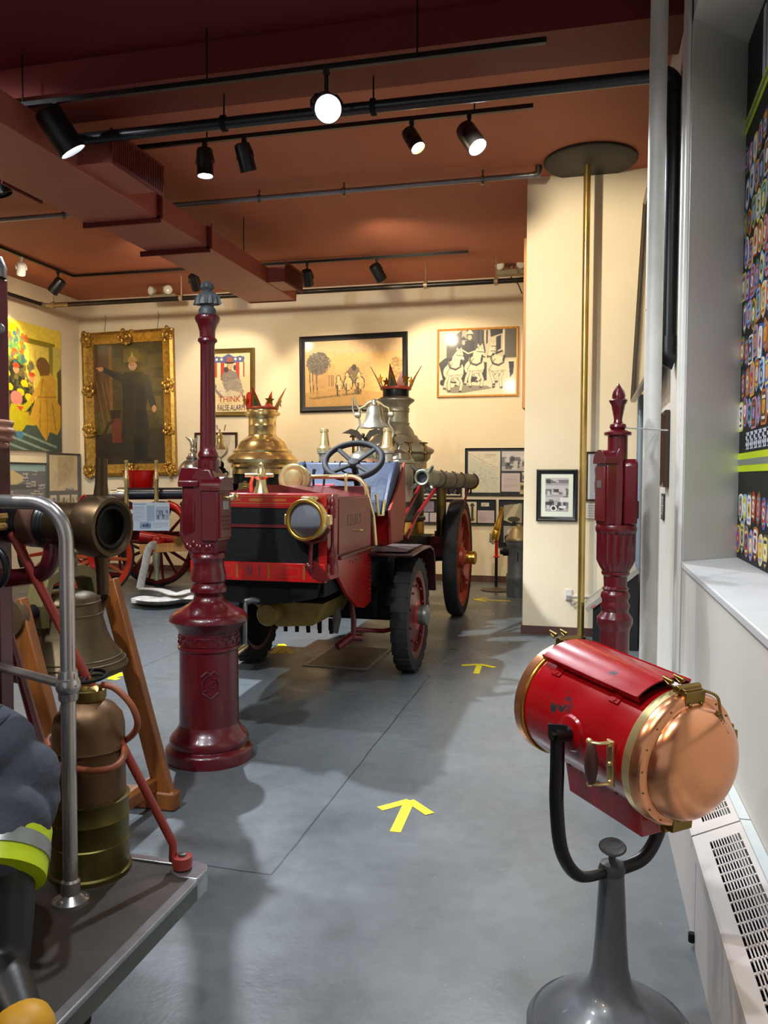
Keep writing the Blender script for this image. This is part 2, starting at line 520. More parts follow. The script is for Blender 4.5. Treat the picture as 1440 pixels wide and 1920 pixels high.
struct('floor', bxs((XL - .2, 1.2, BACKY, YB + .2, -.15, 0)), floor_mat(), smooth=False)
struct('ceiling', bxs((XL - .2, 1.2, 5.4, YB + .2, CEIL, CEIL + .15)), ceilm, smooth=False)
struct('ceiling_front', bxs((XL - .2, 1.2, BACKY, 5.4, CEIL, CEIL + .15)), mat('maroon_ceiling', '#5a1a1c', .6, var=.08, vscale=1.2, spec=.3), smooth=False)  # near part of the ceiling, a darker maroon than the rest
struct('wall_back', bxs((XL - .2, -.55, YB, YB + .2, 0, CEIL)), wallm, smooth=False)
struct('wall_left', bxs((XL - .2, XL, BACKY, YB, 0, CEIL)), wallm, smooth=False)
struct('wall_column', bxs((-.62, 1.2, 8.4, YB + .2, 0, CEIL)), wallm, smooth=False)
mb = MB()
mb.prism([(XR, 4.98), (XBOARD + .02, 5.35), (1.2, 5.35), (1.2, 8.4), (XR, 8.4)], 0, CEIL)     # beyond the recess
mb.bx(XR, 1.2, 1.2, 4.98, 0, SILL - .03)                                                       # under the sill
mb.bx(XBOARD + .02, 1.2, 1.2, 5.35, SILL - .03, HEAD)                                          # back of the recess
mb.bx(XR, 1.2, 1.2, 5.35, HEAD, CEIL)                                                          # above it
mb.bx(XR, 1.2, BACKY, 1.2, 0, CEIL)
struct('wall_right', mb, wallr, smooth=False)
mb = MB(); mb.prism([(XR - .012, 1.2), (XBOARD + .02, 1.2), (XBOARD + .02, 5.345), (XR, 4.98), (XR - .012, 4.98)], SILL - .035, SILL)
struct('trim_1', mb, mat('sill_paint', '#bdbfc0', .4, var=.06, vscale=6, bump=.12, bscale=8), bevel=.008)
# casing at the far side of the recess, and its thin bead
struct('trim_2', bxs((XR - .022, XR, 5.02, 5.09, 0, CEIL), (XR - .035, XR, 5.09, 5.13, 0, CEIL), (XR - .02, XR, 5.13, 5.30, 0, CEIL)), mat('casing_paint', '#d4d2cb', .4, var=.05), bevel=.006)
struct('baseboard_back', bxs((XL, -.62, YB - .015, YB, 0, .1)), basem)
struct('baseboard_left', bxs((XL, XL + .015, 4, YB, 0, .1)), basem)
struct('baseboard_column', bxs((-.635, .5, 8.385, 8.4, 0, .085), (-.635, -.62, 8.4, YB, 0, .085)), basem)
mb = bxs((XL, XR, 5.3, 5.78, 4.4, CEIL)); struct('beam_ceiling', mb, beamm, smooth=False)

# door in the right wall
mb = bxs((XR - .02, XR, 6.62, 7.5, 0.01, 2.1))
d = struct('door_1', mb, mat('door_paint', '#d6dade', .4, var=.04), bevel=.004)
mb = bxs((XR - .035, XR, 6.54, 6.62, 0, 2.18), (XR - .035, XR, 7.5, 7.58, 0, 2.18), (XR - .035, XR, 6.54, 7.58, 2.1, 2.18)); mb.build('door_casing', MATS['casing_paint'], d, bevel=.006)
mb = MB(); mb.cyl((XR - .02, 6.7, .86), (XR - .075, 6.7, .86), .012); mb.tube([(XR - .075, 6.69, .86), (XR - .08, 6.75, .86), (XR - .078, 6.82, .855)], [.013, .012, .009]); mb.ball((XR - .02, 6.7, .86), .028)
mb.build('door_handle', CHROME, d)

# pipes
def pipe_mb(pts, r, n=16): m_ = MB(); m_.tube(pts, r, n); return m_
WPY = 5.09
WP = on_y(1236, 60, WPY)
whitep = mat('chipped_white_paint', '#c9c7c0', .5, var=.08, vscale=5, bump=.15, bscale=15, wear='#5d4a3c', wear_amt=.305, wear_scale=14)
r = thing('standpipe', 'white chipped vertical pipe from floor to ceiling in front of the white door', 'pipe', (WP.x, WPY, 0))
mb = MB(); mb.cyl((WP.x, WPY, 0), (WP.x, WPY, CEIL), .05, 24); mb.build('pipe', whitep, r)
mb = MB(); mb.lathe([(.05, 4.52), (.064, 4.53), (.064, 4.6), (.05, 4.615)], 24, Matrix.Translation((WP.x, WPY, 0))); mb.build('collar', whitep, r)
PZ = 4.19; PY = 5.6; PX = min(.503, on_y(1267, 400, PY).x)
blackp = mat('black_pipe_paint', '#15161a', .35, var=.2, wear='#8f8b85', wear_amt=.3, wear_scale=9, stretch=(3, 3, .8))
r = thing('drain_pipe', 'black pipe crossing under the ceiling and dropping down the wall behind the white standpipe', 'pipe', (PX, PY, 2.3))
mb = MB(); mb.tube([(-3.87, PY, PZ), (PX - .08, PY, PZ)], .042, 16); mb.build('horizontal_run', blackp, r)
mb = MB(); mb.tube([(PX, PY, PZ - .09), (PX, PY, 2.47)], .046, 16); mb.build('vertical_run', blackp, r)
mb = MB(); mb.tube([Vector((PX - .1, PY, PZ))] + arc((PX - .08, PY, PZ - .08), .08, PI / 2, 0, 8) + [Vector((PX, PY, PZ - .12))], .06, 16); mb.build('elbow', BLACK, r)
mb = MB(); mb.tube([Vector((PX, PY, 2.52)), Vector((PX, PY, 2.44))] + arc((PX + .05, PY, 2.42), .05, PI, PI * 1.45, 6), .066, 16); mb.build('elbow', BLACK, r)
for x in (420, 700):
    p = on_y(x, 225, PY); mb = MB()
    M = axis_m((p.x, PY, PZ), (1, 0, 0)); mb.lathe([(.043, -.02), (.058, -.015), (.058, .015), (.043, .02)], 20, M); mb.cyl((p.x, PY, PZ + .05), (p.x, PY, CEIL), .006, 8); mb.build('hanger', DARK, r)
# blue-grey conduit in the corner beside the column
mb = MB(); mb.tube([(.5, 8.33, 0), (.5, 8.33, 2.42)], .028, 12); mb.build('conduit_pipe', mat('blue_grey_conduit', '#8fa0b4', .35, .4), label='slim blue-grey conduit standing in the corner beside the cream pillar', cat='pipe')
# sliding pole through the ceiling hole
PP = on_y(1100, 400, 8.12); PB = on_y(1089, 1150, 8.12)
px = (PP.x + PB.x) / 2
r = thing('sliding_pole', 'tall brass fire pole rising to a dark round hole in the ceiling', 'pole', (px, 8.12, 0))
mb = MB(); mb.cyl((px, 8.12, .0), (px, 8.12, CEIL - .01), .034, 24); mb.build('pole', mat('pole_brass', '#cdb068', .24, .9, var=.2, vscale=2, rvar=.06), r)
mb = MB(); mb.lathe([(.1, 0), (.1, .015), (.05, .03), (.05, .05), (.034, .06)], 24, Matrix.Translation((px, 8.12, 0))); mb.build('floor_flange', BRASSD, r)
pc = on_z(1107, 300, CEIL)
M = Matrix.Translation((pc.x, pc.y, 0))
mb = MB(M); mb.lathe([(0, CEIL - .03), (.42, CEIL - .03), (.435, CEIL - .02), (.435, CEIL)], 48)
mb.build('pole_hole_cover', mat('cover_dark', '#2a2a26', .6, var=.1), label='dark round cover on the ceiling where the brass pole goes through', cat='hole cover', origin='base')

# floor hatch and tape arrows
mb = MB(); c = [on_z(*p, 0) for p in ((567, 1249), (700, 1257), (731, 1214), (612, 1213))]
y0, y1 = (c[0].y + c[1].y) / 2, (c[2].y + c[3].y) / 2; x0, x1 = c[0].x, (c[1].x + c[2].x) / 2
r = thing('floor_hatch', 'rusty steel hatch plate let into the floor before the fire engine', 'hatch', ((x0 + x1) / 2, (y0 + y1) / 2, 0))
mb.bx(x0 + .03, x1 - .03, y0 + .03, y1 - .03, 0.0005, .006); mb.build('plate', mat('rusty_plate', '#6b625a', .45, .3, var=.25, vscale=5), r)
mb = MB()
for b in ((x0, x1, y0, y0 + .03), (x0, x1, y1 - .03, y1), (x0, x0 + .03, y0 + .03, y1 - .03), (x1 - .03, x1, y0 + .03, y1 - .03)): mb.bx(*b, 0.0005, .008)
mb.build('rim', mat('worn_rim', '#9a938a', .4, .5, var=.2), r)


def arrow(name, tip, tail, wing, wd, label):
    """three strips of tape: a shaft and two barbs"""
    tip, tail = on_z(*tip, 0), on_z(*tail, 0)
    ang = math.atan2((tip - tail).y, (tip - tail).x) if wd else 0
    mb = MB(); Z = (0.0006, .0016)
    def strip(a, b, z):
        a = Vector(a); b = Vector(b); dv = (b - a).normalized() * .0; n = Vector((-(b - a).y, (b - a).x, 0)).normalized() * wd / 2
        P = [a + n, a - n, b - n, b + n]
        mb.prism([(p.x, p.y) for p in P], z, z + .001)
    strip(tail, tip, .0006)
    for i, w_ in enumerate(wing): strip(on_z(*w_, 0), tip, .0014 + .0008 * i)
    return mb.build(name, YTAPE, label=label, cat='arrow', group='yellow tape arrows on the floor', smooth=False)


arrow('tape_arrow', (768, 1502), (741, 1560), ((712, 1517), (806, 1527)), .05, 'nearest yellow tape arrow on the open grey floor')
arrow('tape_arrow', (899, 1246), (893, 1263), ((866, 1248), (928, 1252)), .05, 'yellow tape arrow on the floor beyond the near arrow, beside the engine wheel')
arrow('tape_arrow', (528, 1208), (528, 1226), ((511, 1226), (547, 1226)), .06, 'yellow tape arrow on the floor under the front of the red engine')
arrow('tape_arrow', (890, 1124), (957, 1127), ((913, 1121), (912, 1129)), .05, 'far yellow tape arrow pointing sideways near the brass nozzle stand')
arrow('tape_arrow', (205, 1272), (264, 1255), ((222, 1274), (228, 1262)), .06, 'yellow tape arrow on the floor behind the bronze bell')
# ------------------------------------------------------------------ pictures on the walls
def onwall(xl, xr, yt, yb, Y=YB):
    xm, ym = (xl + xr) / 2, (yt + yb) / 2
    a, b = on_y(xl, ym, Y).x, on_y(xr, ym, Y).x
    z0, z1 = on_y(xm, yb, Y).z, on_y(xm, yt, Y).z
    return Vector(((a + b) / 2, Y - .002, z0)), b - a, z1 - z0


# --- gilt portrait
def paint_portrait():
    g = Img(150, 250, '#3a3116').noise(.25, 6).noise(.15, 30)
    for i, (x, y) in enumerate([(.3, .12), (.55, .05), (.75, .2), (.9, .1), (.85, .45), (.6, .3), (.95, .3)]): g.rect(x - .12, y, x + .1, y + .11, ['#4a3f1c', '#5a4c22', '#40371a'][i % 3], .7)
    g.rect(.0, .05, .25, .55, '#4a2e16', .8); g.rect(.22, .02, .27, .55, '#6a4a20', .8)
    g.poly([(0, .75), (1, .7), (1, 1), (0, 1)], '#241d14').noise(.1, 20)
    for x in (.03, .11, .17): g.line([(x, .3), (x + .12, .72)], .006, '#6e5526', .7)
    g.poly([(.22, .55), (.38, .55), (.36, .63), (.25, .63)], '#17110c'); g.poly([(.26, .62), (.36, .62), (.38, .82), (.24, .82)], '#54241a'); g.line([(.08, .8), (.2, .66), (.26, .64)], .02, '#2a1c10')
    g.poly([(.42, .26), (.15, .19), (.14, .235), (.42, .33)], '#15171a')
    g.poly([(.44, .24), (.7, .24), (.78, .3), (.74, .55), (.78, .76), (.38, .76), (.41, .5), (.4, .3)], '#121417')
    g.poly([(.7, .26), (.78, .28), (.88, .52), (.8, .54), (.72, .4)], '#181b1f')
    g.line([(.57, .3), (.57, .74)], .004, '#24282c')
    g.poly([(.54, .76), (.76, .76), (.74, .97), (.56, .97)], '#0e0f11'); g.poly([(.5, .96), (.62, .96), (.62, .99), (.46, .99)], '#0b0b0b'); g.poly([(.66, .95), (.78, .95), (.84, .98), (.66, .98)], '#0b0b0b')
    g.ell(.56, .19, .058, .038, '#a87352'); g.ell(.55, .205, .04, .012, '#8a8176'); g.ell(.535, .185, .008, .005, '#2a1a12'); g.ell(.575, .185, .008, .005, '#2a1a12')
    g.poly([(.47, .16), (.65, .16), (.66, .19), (.62, .17), (.5, .17), (.47, .2)], '#241c12'); g.ell(.555, .14, .065, .03, '#7a6034'); g.poly([(.53, .12), (.555, .07), (.58, .12)], '#8f7440')
    g.ell(.1, .205, .04, .018, '#a5744f'); g.line([(.1, .2), (.04, .195)], .008, '#a5744f'); g.ell(.85, .55, .03, .03, '#a5744f')
    g.a = g.a * 1.35
    return g.noise(.08, 40)


P, w, h = onwall(163, 333, 621, 892)
r = picture('portrait_painting', 'large gilt-framed dark portrait of a helmeted man in a long coat pointing', 'painting', P, 0, w, h, .2, .09, GOLD, paint_portrait(), .3, .3, roll=-.02, part='painting')
for i, (u, v) in enumerate([(-1, 0), (1, 0), (-1, 1), (1, 1), (0, 1), (0, 0), (-1, .3), (1, .3), (-1, .62), (1, .62)]):
    mb = MB(); cx, cz = u * (w / 2 - .1), v * (h - .2) + .1
    rr = random.Random(i)
    for k in range(16):
        a = 2 * PI * k / 16; R = rr.uniform(.05, .12); sx = 1.25 if u == 0 else 1
        mb.ball((cx + math.cos(a) * R * sx, -.08, cz + math.sin(a) * R), (rr.uniform(.025, .045), .03, rr.uniform(.025, .045)), 8)
    mb.ball((cx, -.085, cz), (.05, .035, .06), 10); mb.build('carved_ornament', GOLD, r, world=False)
for x in (-.45, .55):
    mb = MB(); mb.tube([(x, -.01, h - .02), (x + .03, -.008, h + .25), (x + .01, -.006, h + .3)], .004, 6); mb.build('hanging_wire', STEEL, r, world=False)


# --- poster
def paint_poster():
    g = Img(90, 120, '#e3cf9f').noise(.04, 20)
    g.poly([(.08, .07), (.18, .05), (.32, .07), (.47, .01), (.62, .07), (.75, .05), (.86, .07), (.84, .16), (.1, .16)], '#5a5f96')
    for x in (.18, .3, .64, .75): g.ell(x, .105, .03, .022, '#e6dfc8')
    for i, x in enumerate((.1, .19, .28, .37, .46, .55, .64, .73, .82)):
        g.rect(x, .16, x + .09 if i < 8 else .86, .36 + .12 * math.sin(PI * (x + .04)), '#c0432f' if i % 2 == 0 else '#ead9ae')
    g.ell(.5, .42, .2, .13, '#8b8078').ell(.56, .55, .2, .12, '#908478').poly([(.3, .5), (.75, .42), (.86, .75), (.45, .72)], '#a09484', .8)
    g.ell(.52, .22, .08, .055, '#d8b48c').ell(.5, .12, .075, .055, '#a1583c').ell(.5, .165, .13, .018, '#3a3030').ell(.41, .28, .06, .05, '#4a4346').ell(.62, .25, .03, .05, '#4a4346').ell(.49, .215, .012, .006, '#3a2a24').ell(.55, .215, .012, .006, '#3a2a24').ell(.52, .25, .02, .006, '#a04a3a').line([(.44, .19), (.45, .26)], .008, '#6a5a50')
    g.poly([(.05, .58), (.18, .5), (.4, .62), (.36, .76), (.22, .72)], '#d9cbb0').line([(.06, .55), (.3, .74)], .03, '#6c655f', .8).ell(.1, .56, .08, .05, '#5c5652', .8)
    g.poly([(.3, .75), (.5, .62), (.85, .7), (.75, .76)], '#d3c4a2').speck(.25, .38, .85, .75, 90, .01, ['#6f665f', '#c9bb9d', '#5a5552'], .6)
    g.text_lines(.2, .845, .8, .865, 1, '#7a6b50', .5)
    return g


P, w, h = onwall(386, 478, 654, 781)
r = picture('framed_poster', 'framed poster of a woman before a striped shield, lettered THINK! and FALSE ALARM', 'poster', P, 0, w, h, .075, .04, mat('bronze_frame', '#6f5a2c', .4, .6, var=.2), paint_poster(), .4, .15)
M = Matrix.Translation((.0, -.02, .075)) @ Matrix.Rotation(PI / 2, 4, 'X')
text_mesh('red_lettering', 'THINK !', .135, .001, mat('poster_red_ink', '#b0402c', .6), r, M @ Matrix.Translation((.03, .205, 0)), False, sx=.95)
text_mesh('purple_lettering', 'FALSE ALARM', .135, .001, mat('poster_purple_ink', '#5b3f62', .6), r, M @ Matrix.Translation((.025, .065, 0)), False, sx=.6)


# --- sepia photograph of a street with horses
def paint_street():
    g = Img(170, 115, '#d0a868'); g.a *= (1.05 - .12 * g.y)[..., None]; g.noise(.06, 8)
    g.rect(.0, .0, 1, .2, '#b9a585', .6)
    g.poly([(.12, .3), (.27, .27), (.29, .72), (.08, .74)], '#b48d58', .8); g.poly([(.24, .28), (.31, .36), (.31, .72), (.24, .72)], '#c9a162'); 
    for x in (.25, .27, .29): g.rect(x, .52, x + .01, .7, '#6b5334', .8)
    g.ell(.14, .33, .115, .15, '#5d564a', .9)
    for i in range(320):
        t, q = g.rng.uniform(0, 2 * PI), math.sqrt(g.rng.uniform(0, 1)); g.ell(.145 + .125 * q * math.cos(t), .34 + .17 * q * math.sin(t), .009, .012, ['#524c43', '#6e6655', '#47423b'][i % 3], .8)
    for x in (.05, .08, .12): g.line([(x, .45), (x + .01, .8)], .005, '#54452f')
    g.poly([(0, .78), (.35, .7), (.75, .8), (1, .76), (1, 1), (0, 1)], '#b38a50', .7); g.poly([(.02, .86), (.5, .8), (.6, .82), (.1, .88)], '#7b6140', .8)
    g.speck(.9, .3, .99, .6, 60, .014, ['#a8854f', '#8a6d42'], .8)
    g.poly([(.48, .4), (.56, .42), (.58, .66), (.4, .66), (.42, .5)], '#5a4d3c', .85); g.ell(.51, .42, .025, .05, '#3b342d')
    for x, y, s in ((.36, .68, .9), (.45, .66, 1.1), (.57, .66, 1.1)):
        g.ell(x, y, .046 * s, .1 * s, '#4c3f2e').ell(x - .01, y - .11 * s, .025, .06, '#4c3f2e').ell(x, y, .036 * s, .085 * s, '#e0bd80').ell(x - .01, y - .11 * s, .017, .048, '#e0bd80'); g.line([(x - .02, y), (x - .02, y + .15)], .008, '#54432c'); g.line([(x + .02, y), (x + .02, y + .15)], .008, '#c39b5c')
    g.ell(.55, .78, .04, .05, '#4c3d2b', .7)
    g.speck(.32, .5, .64, .82, 130, .005, ['#4a3d2c', '#8f7145', '#d6b478', '#5b4b36'], .8)
    return g.noise(.05, 50)


P, w, h = onwall(564, 766, 627, 771)
picture('framed_photograph', 'sepia street photograph in a wide black frame above the brass boiler', 'photograph', P, 0, w, h, .085, .04, BLACK, paint_street(), .4, .1, roll=-.012, part='print')


# --- three white horses
def paint_horses():
    B, W, G = '#1c1b1f', '#ded2b0', '#8a8272'
    g = Img(180, 150, '#d8cba8').noise(.05, 10)
    g.rect(0, 0, .3, .42, '#b3ae9c').rect(.1, .12, .2, .45, '#8f8a7c')
    g.poly([(.18, .1), (.3, .0), (.62, 0), (.6, .42), (.1, .48), (.1, .25)], '#3d3b3a'); g.poly([(.3, .0), (.36, 0), (.36, .2), (.3, .22)], '#a09a88')
    g.poly([(.56, 0), (1, 0), (1, .5), (.62, .42)], '#bdb296')
    for x in (.5, .56, .61): g.poly([(x, .02), (x + .022, .0), (x + .025, .2), (x, .23)], B)
    g.poly([(.66, .0), (.84, .0), (.84, .06), (.67, .12)], B).poly([(.74, .12), (.8, .09), (.8, .3), (.74, .34)], B).rect(.85, 0, 1, .44, '#565146').rect(.82, 0, .845, .32, '#d6cdb4').poly([(.62, .4), (.82, .32), (.82, .35), (.62, .44)], B)
    g.rect(.0, .66, 1, 1, W); g.poly([(0, .5), (.08, .42), (.3, .42), (.42, .48), (.62, .5), (.62, .78), (.3, .82), (.06, .8)], B); g.ell(.05, .8, .035, .05, B)
    g.poly([(.08, .9), (.3, .84), (.62, .86), (.7, .9), (.3, .97), (.12, .96)], '#6f685b', .85)
    for x, y, s in ((.4, .17, 1.1), (.32, .24, .85)): g.ell(x, y - .05 * s, .026 * s, .034 * s, '#b9ab8d').poly([(x - .05, y - .1 * s), (x + .05, y - .1 * s), (x + .0, y - .17 * s)], W if s > 1 else B).poly([(x - .06, y), (x + .07, y), (x + .06, y + .26), (x - .06, y + .26)], B)
    g.line([(.3, .3), (.38, .36), (.46, .33)], .008, W)
    def horse(x, y, s, L):
        g.ell(x, y, .115 * s, .17 * s, W); g.ell(x - .05 * L, y + .02, .1 * s, .12 * s, W)
        g.poly([(x - .06, y - .02), (x + .07, y - .04), (x + .085 * L + .02, y - .24 * s), (x + .06 * L - .04, y - .3 * s), (x - .03, y - .22 * s)], W)
        hx, hy = x + .055 * L, y - .27 * s
        g.poly([(hx - .035, hy - .06), (hx + .035, hy - .06), (hx + .05 * L + .018, hy + .11), (hx + .05 * L - .02, hy + .12)], W)
        for e in (-.025, .025): g.poly([(hx + e - .012, hy - .05), (hx + e, hy - .1), (hx + e + .012, hy - .05)], W)
        g.ell(hx + .052 * L, hy + .115, .018, .014, '#4a443c'); g.ell(hx - .018, hy - .01, .006, .007, B).ell(hx + .024, hy - .01, .006, .007, B)
        g.line([(hx - .035, hy + .03), (hx + .06, hy + .045)], .005, B).line([(hx - .03, hy - .04), (hx + .03, hy - .04)], .004, B)
        g.line([(x - .085, y - .14), (x - .06, y - .05), (x + .01, y - .02), (x + .07, y - .06), (x + .085, y - .16)], .014, B).line([(x - .085, y - .14), (x - .055, y - .06), (x + .01, y - .035), (x + .068, y - .07)], .004, '#a79d86')
        g.line([(x - .11, y + .05), (x - .03, y - .12)], .004, B).line([(x - .1, y + .08), (x + .1, y + .06)], .004, G)
        g.ell(x + .0, y + .13, .07, .03, '#a89e86', .8)
        for dx, P_ in ((-.06, [(0, .1), (-.02, .2), (-.01, .31)]), (.06, [(0, .1), (.03, .2), (.01, .32)]), (.0, [(0, .12), (.05, .18), (.015, .23)]), (-.09, [(0, .08), (-.03, .18), (-.045, .27)])):
            Q_ = [(x + dx + a * L, y + b) for a, b in P_]; g.line(Q_, .021, '#6d6556').line(Q_, .015, W).ell(Q_[-1][0], Q_[-1][1], .018, .014, B)
    horse(.48, .56, .95, 1); horse(.21, .62, 1.0, 1); horse(.76, .57, 1.0, -1)
    g.poly([(.9, .5), (.97, .5), (.96, .68), (.92, .74)], B).rect(.9, .46, 1, .5, W)
    return g.noise(.04, 60)


P, w, h = onwall(820, 972, 615, 744)
picture('framed_photograph', 'photograph of three galloping white horses in a thin oak frame', 'photograph', P, 0, w, h, .03, .03, WOODL, paint_horses(), .4, .12)


# --- mural of rescuers
def paint_mural():
    Y1, Y2, D = '#e8c81a', '#b08a1a', '#2c3024'
    g = Img(110, 170, '#c8a828').noise(.12, 8)
    g.poly([(0, 0), (1, .0), (1, .2), (0, .1)], '#ecd24a'); g.poly([(0, .02), (.34, .04), (.25, .2), (0, .22)], '#f0c407')
    g.rect(.36, .12, .9, .62, '#8a7a1c'); g.rect(.42, .16, .8, .6, '#d9c050'); 
    for x in (.5, .58, .66): g.rect(x, .2, x + .01, .56, '#b09a38')
    g.rect(.86, .14, 1, .8, '#c9b545'); g.poly([(.93, .35), (1, .3), (1, .8), (.95, .8)], '#5a4a20')
    g.poly([(0, .82), (1, .78), (1, 1), (0, 1)], '#4a5a50')
    for y in (.84, .9, .96): g.line([(0, y - .04), (.9, y + .12)], .014, '#93a596', .8)
    g.poly([(0, .3), (.18, .28), (.4, .32), (.44, .5), (.55, .52), (.58, .68), (.3, .72), (0, .74)], D).speck(0, .3, .55, .72, 120, .022, ['#3a3f2c', '#22261e', '#5d5a38', '#7d6b30'], .8)
    g.speck(.1, .08, .45, .33, 70, .022, ['#3f7a5a', '#2f5f6a', '#c0562a', '#5a8a4a'], .9)
    for x, y in ((.16, .42), (.2, .52), (.36, .55), (.48, .58), (.42, .48), (.5, .6), (.08, .5)): g.ell(x, y, .055, .028, Y1, .95, .3)
    for x, y in ((.3, .38), (.53, .43)): g.ell(x, y, .042, .032, '#c98a62').ell(x, y - .03, .05, .02, '#b5471f')
    g.line([(.1, .2), (.12, .32)], .012, '#e8d36a')
    # woman in a long coat, seen from behind, and a child
    g.poly([(.68, .4), (.82, .36), (.92, .42), (.9, .56), (.98, .62), (.98, .8), (.92, .86), (.8, .84), (.74, .92), (.62, .82), (.5, .72), (.56, .62), (.6, .56), (.5, .64), (.46, .62), (.62, .48)], '#c99a34')
    for P_ in ([(.66, .6), (.64, .84)], [(.76, .58), (.76, .9)], [(.84, .6), (.9, .82)], [(.7, .42), (.66, .56)]): g.line(P_, .008, '#8f6a1e', .8)
    g.line([(.62, .57), (.9, .55)], .012, '#a87c26'); g.ell(.7, .31, .1, .065, '#6a4a20').poly([(.6, .3), (.68, .26), (.82, .3), (.8, .38), (.66, .4)], '#74501f')
    g.ell(.3, .6, .085, .055, '#d98476'); g.poly([(.22, .65), (.38, .65), (.44, .8), (.36, .86), (.2, .84), (.18, .74)], '#c5b51e'); g.poly([(.36, .66), (.5, .6), (.52, .64), (.4, .71)], '#c5b51e'); g.poly([(.3, .66), (.4, .66), (.36, .7)], '#c5502e'); g.ell(.34, .88, .05, .03, '#4d86a0')
    return g.noise(.07, 40)


def leftwall(pts):
    return [on_x(*p, XL + .002) for p in pts]


a, b = leftwall([(112, 635), (113, 845)])
picture('mural_painting', 'yellow mural panel of firefighters, a woman in a long coat and a child', 'painting', (XL + .002, (10.28 + b.y) / 2, 2.0), PI / 2, b.y - 10.28, 1.98, 0, .03, mat('panel_edge', '#7d7038', .6), paint_mural(), .35, .2, part='painting')


def paint_collage():
    g = Img(100, 90, '#6d727c').noise(.06, 12); g.rect(0, 0, 1, .14, '#8fb0b4'); g.poly([(0, .12), (.5, .1), (.75, .3), (.6, .42), (0, .46)], '#c9b88c'); g.rect(.0, .42, 1, .52, '#4f545c')
    for i in range(26):
        x, y = g.rng.uniform(.05, .9), g.rng.uniform(.5, .95); g.photo(x, y, x + .08, y + .08, n=4)
    for i in range(8):
        x, y = g.rng.uniform(.65, .95), g.rng.uniform(.1, .45); g.photo(x, y, x + .07, y + .09, n=4)
    return g


def paint_map(seed=3, base='#d5c6a4', ink='#6c6456'):
    g = Img(80, 90, base); g.rng = np.random.default_rng(seed); g.noise(.05, 10)
    g.poly([(.3, .05), (.9, .02), (.8, .5), (.5, .75), (.25, .85), (.28, .5)], '#a8997c', .5)
    for i in range(45):
        x, y = g.rng.uniform(.28, .8), g.rng.uniform(.05, .7); g.line([(x, y), (x + g.rng.uniform(-.12, .12), y + g.rng.uniform(-.1, .1))], .004, ink, .6)
    g.speck(.05, .05, .95, .95, 40, .006, [ink], .5); g.photo(.55, .82, .85, .97, n=5)
    return g


c0, c1 = leftwall([(86, 868), (88, 945)]); m0, m1, m2 = leftwall([(87, 848), (157, 850), (157, 932)])
picture('photo_collage', 'grey collage panel of many small photographs below the yellow mural', 'display panel', (XL + .002, (9.7 + c0.y) / 2, 1.0), PI / 2, c0.y - 9.7, c0.z - 1.0, .03, .03, mat('grey_frame', '#5b5b58', .5), paint_collage(), .3, .3)
g = Img(90, 130, '#63666b'); mp = paint_map(); 
ys = int(130 * .02); g.a[ys:ys + 82, 4:84] = mp.a[:82, :80]
for x in (.06, .34, .72): g.photo(x, .72, x + (.2 if x != .34 else .33), .9, dark='#4a463f', mid='#b8b19d', light='#d6d0bf', n=6)
g.rect(.38, .93, .6, .99, '#d6d0bf')
picture('map_panel', 'old street map on a grey panel in the corner beside the gilt portrait', 'map', (XL + .002, (m0.y + 12.36) / 2, 1.0), PI / 2, 12.36 - m0.y, m0.z - 1.0, .025, .03, MATS['grey_frame'], g, .3, .3)

# --- small map behind the brass bell
P, w, h = onwall(366, 446, 811, 900)
picture('framed_map', 'small framed map low on the wall behind the brass boiler', 'map', P, 0, w, h, .04, .03, mat('dark_wood_frame', '#3a2418', .4), paint_map(9, '#cfc9b8', '#7b7f7c'), .25, .3)


# --- display boards
def board(name, label, xl, xr, yt, yb, img, Y=YB, fw=.02, fm=None, **k):
    P, w, h = onwall(xl, xr, yt, yb, Y)
    return picture(name, label, k.pop('cat', 'display board'), P, 0, w, h, fw, .03, fm or BLACKM, img, k.pop('rough', .3), k.pop('coat', .3), **k)


g = Img(130, 80, '#191a1e'); m_ = Img(62, 72, '#cfc7b2').noise(.04, 9)
m_.poly([(.02, .1), (.9, .45), (.95, 1), (0, 1)], '#b9bdac', .7); m_.line([(0, .05), (.95, .42)], .006, '#8d8468'); m_.speck(.08, .7, .4, .9, 14, .05, ['#c4bb4c', '#cfc66a'], .8)
for i in range(60):
    x, y = m_.rng.uniform(.05, .9), m_.rng.uniform(.25, .95); m_.line([(x, y), (x + m_.rng.uniform(-.15, .15), y + m_.rng.uniform(-.1, .1))], .005, '#7f8880', .6)
m_.text_lines(.5, .06, .85, .16, 3, '#6b665a')
g.a[4:76, 4:66] = m_.a; g.photo(.53, .05, .99, .48, n=30); g.rect(.53, .53, .8, .92, '#bcb0b0').text_lines(.56, .58, .77, .85, 8, '#857d80', .4); g.photo(.83, .5, .99, .7, light='#cbbf9e'); g.photo(.8, .72, .99, .98, mid='#9a8a68', light='#c4b48c')
board('display_board', 'black display board with a large map, above the lower exhibit boards', 872, 1003, 840, 930, g)
g = Img(120, 30, '#16171a'); g.speck(.05, .3, .95, .9, 60, .02, ['#3a3a3c', '#77777a', '#a9a8a4', '#232325']); g.rect(0, .88, 1, 1, '#c9c4b6')
board('display_board', 'long narrow black board of small figures behind the pump cylinder', 785, 866, 906, 931, g)
g = Img(130, 70, '#17181c'); g.rect(.02, .06, .2, .5, '#8a8094').text_lines(.04, .1, .18, .46, 5, '#574f63'); g.rect(.02, .54, .13, .95, '#b5adb4'); g.rect(.15, .54, .24, .95, '#b5adb4'); g.rect(.32, .08, .52, .95, '#c3bca8'); g.rect(.57, .06, .76, .95, '#c9c0a4')
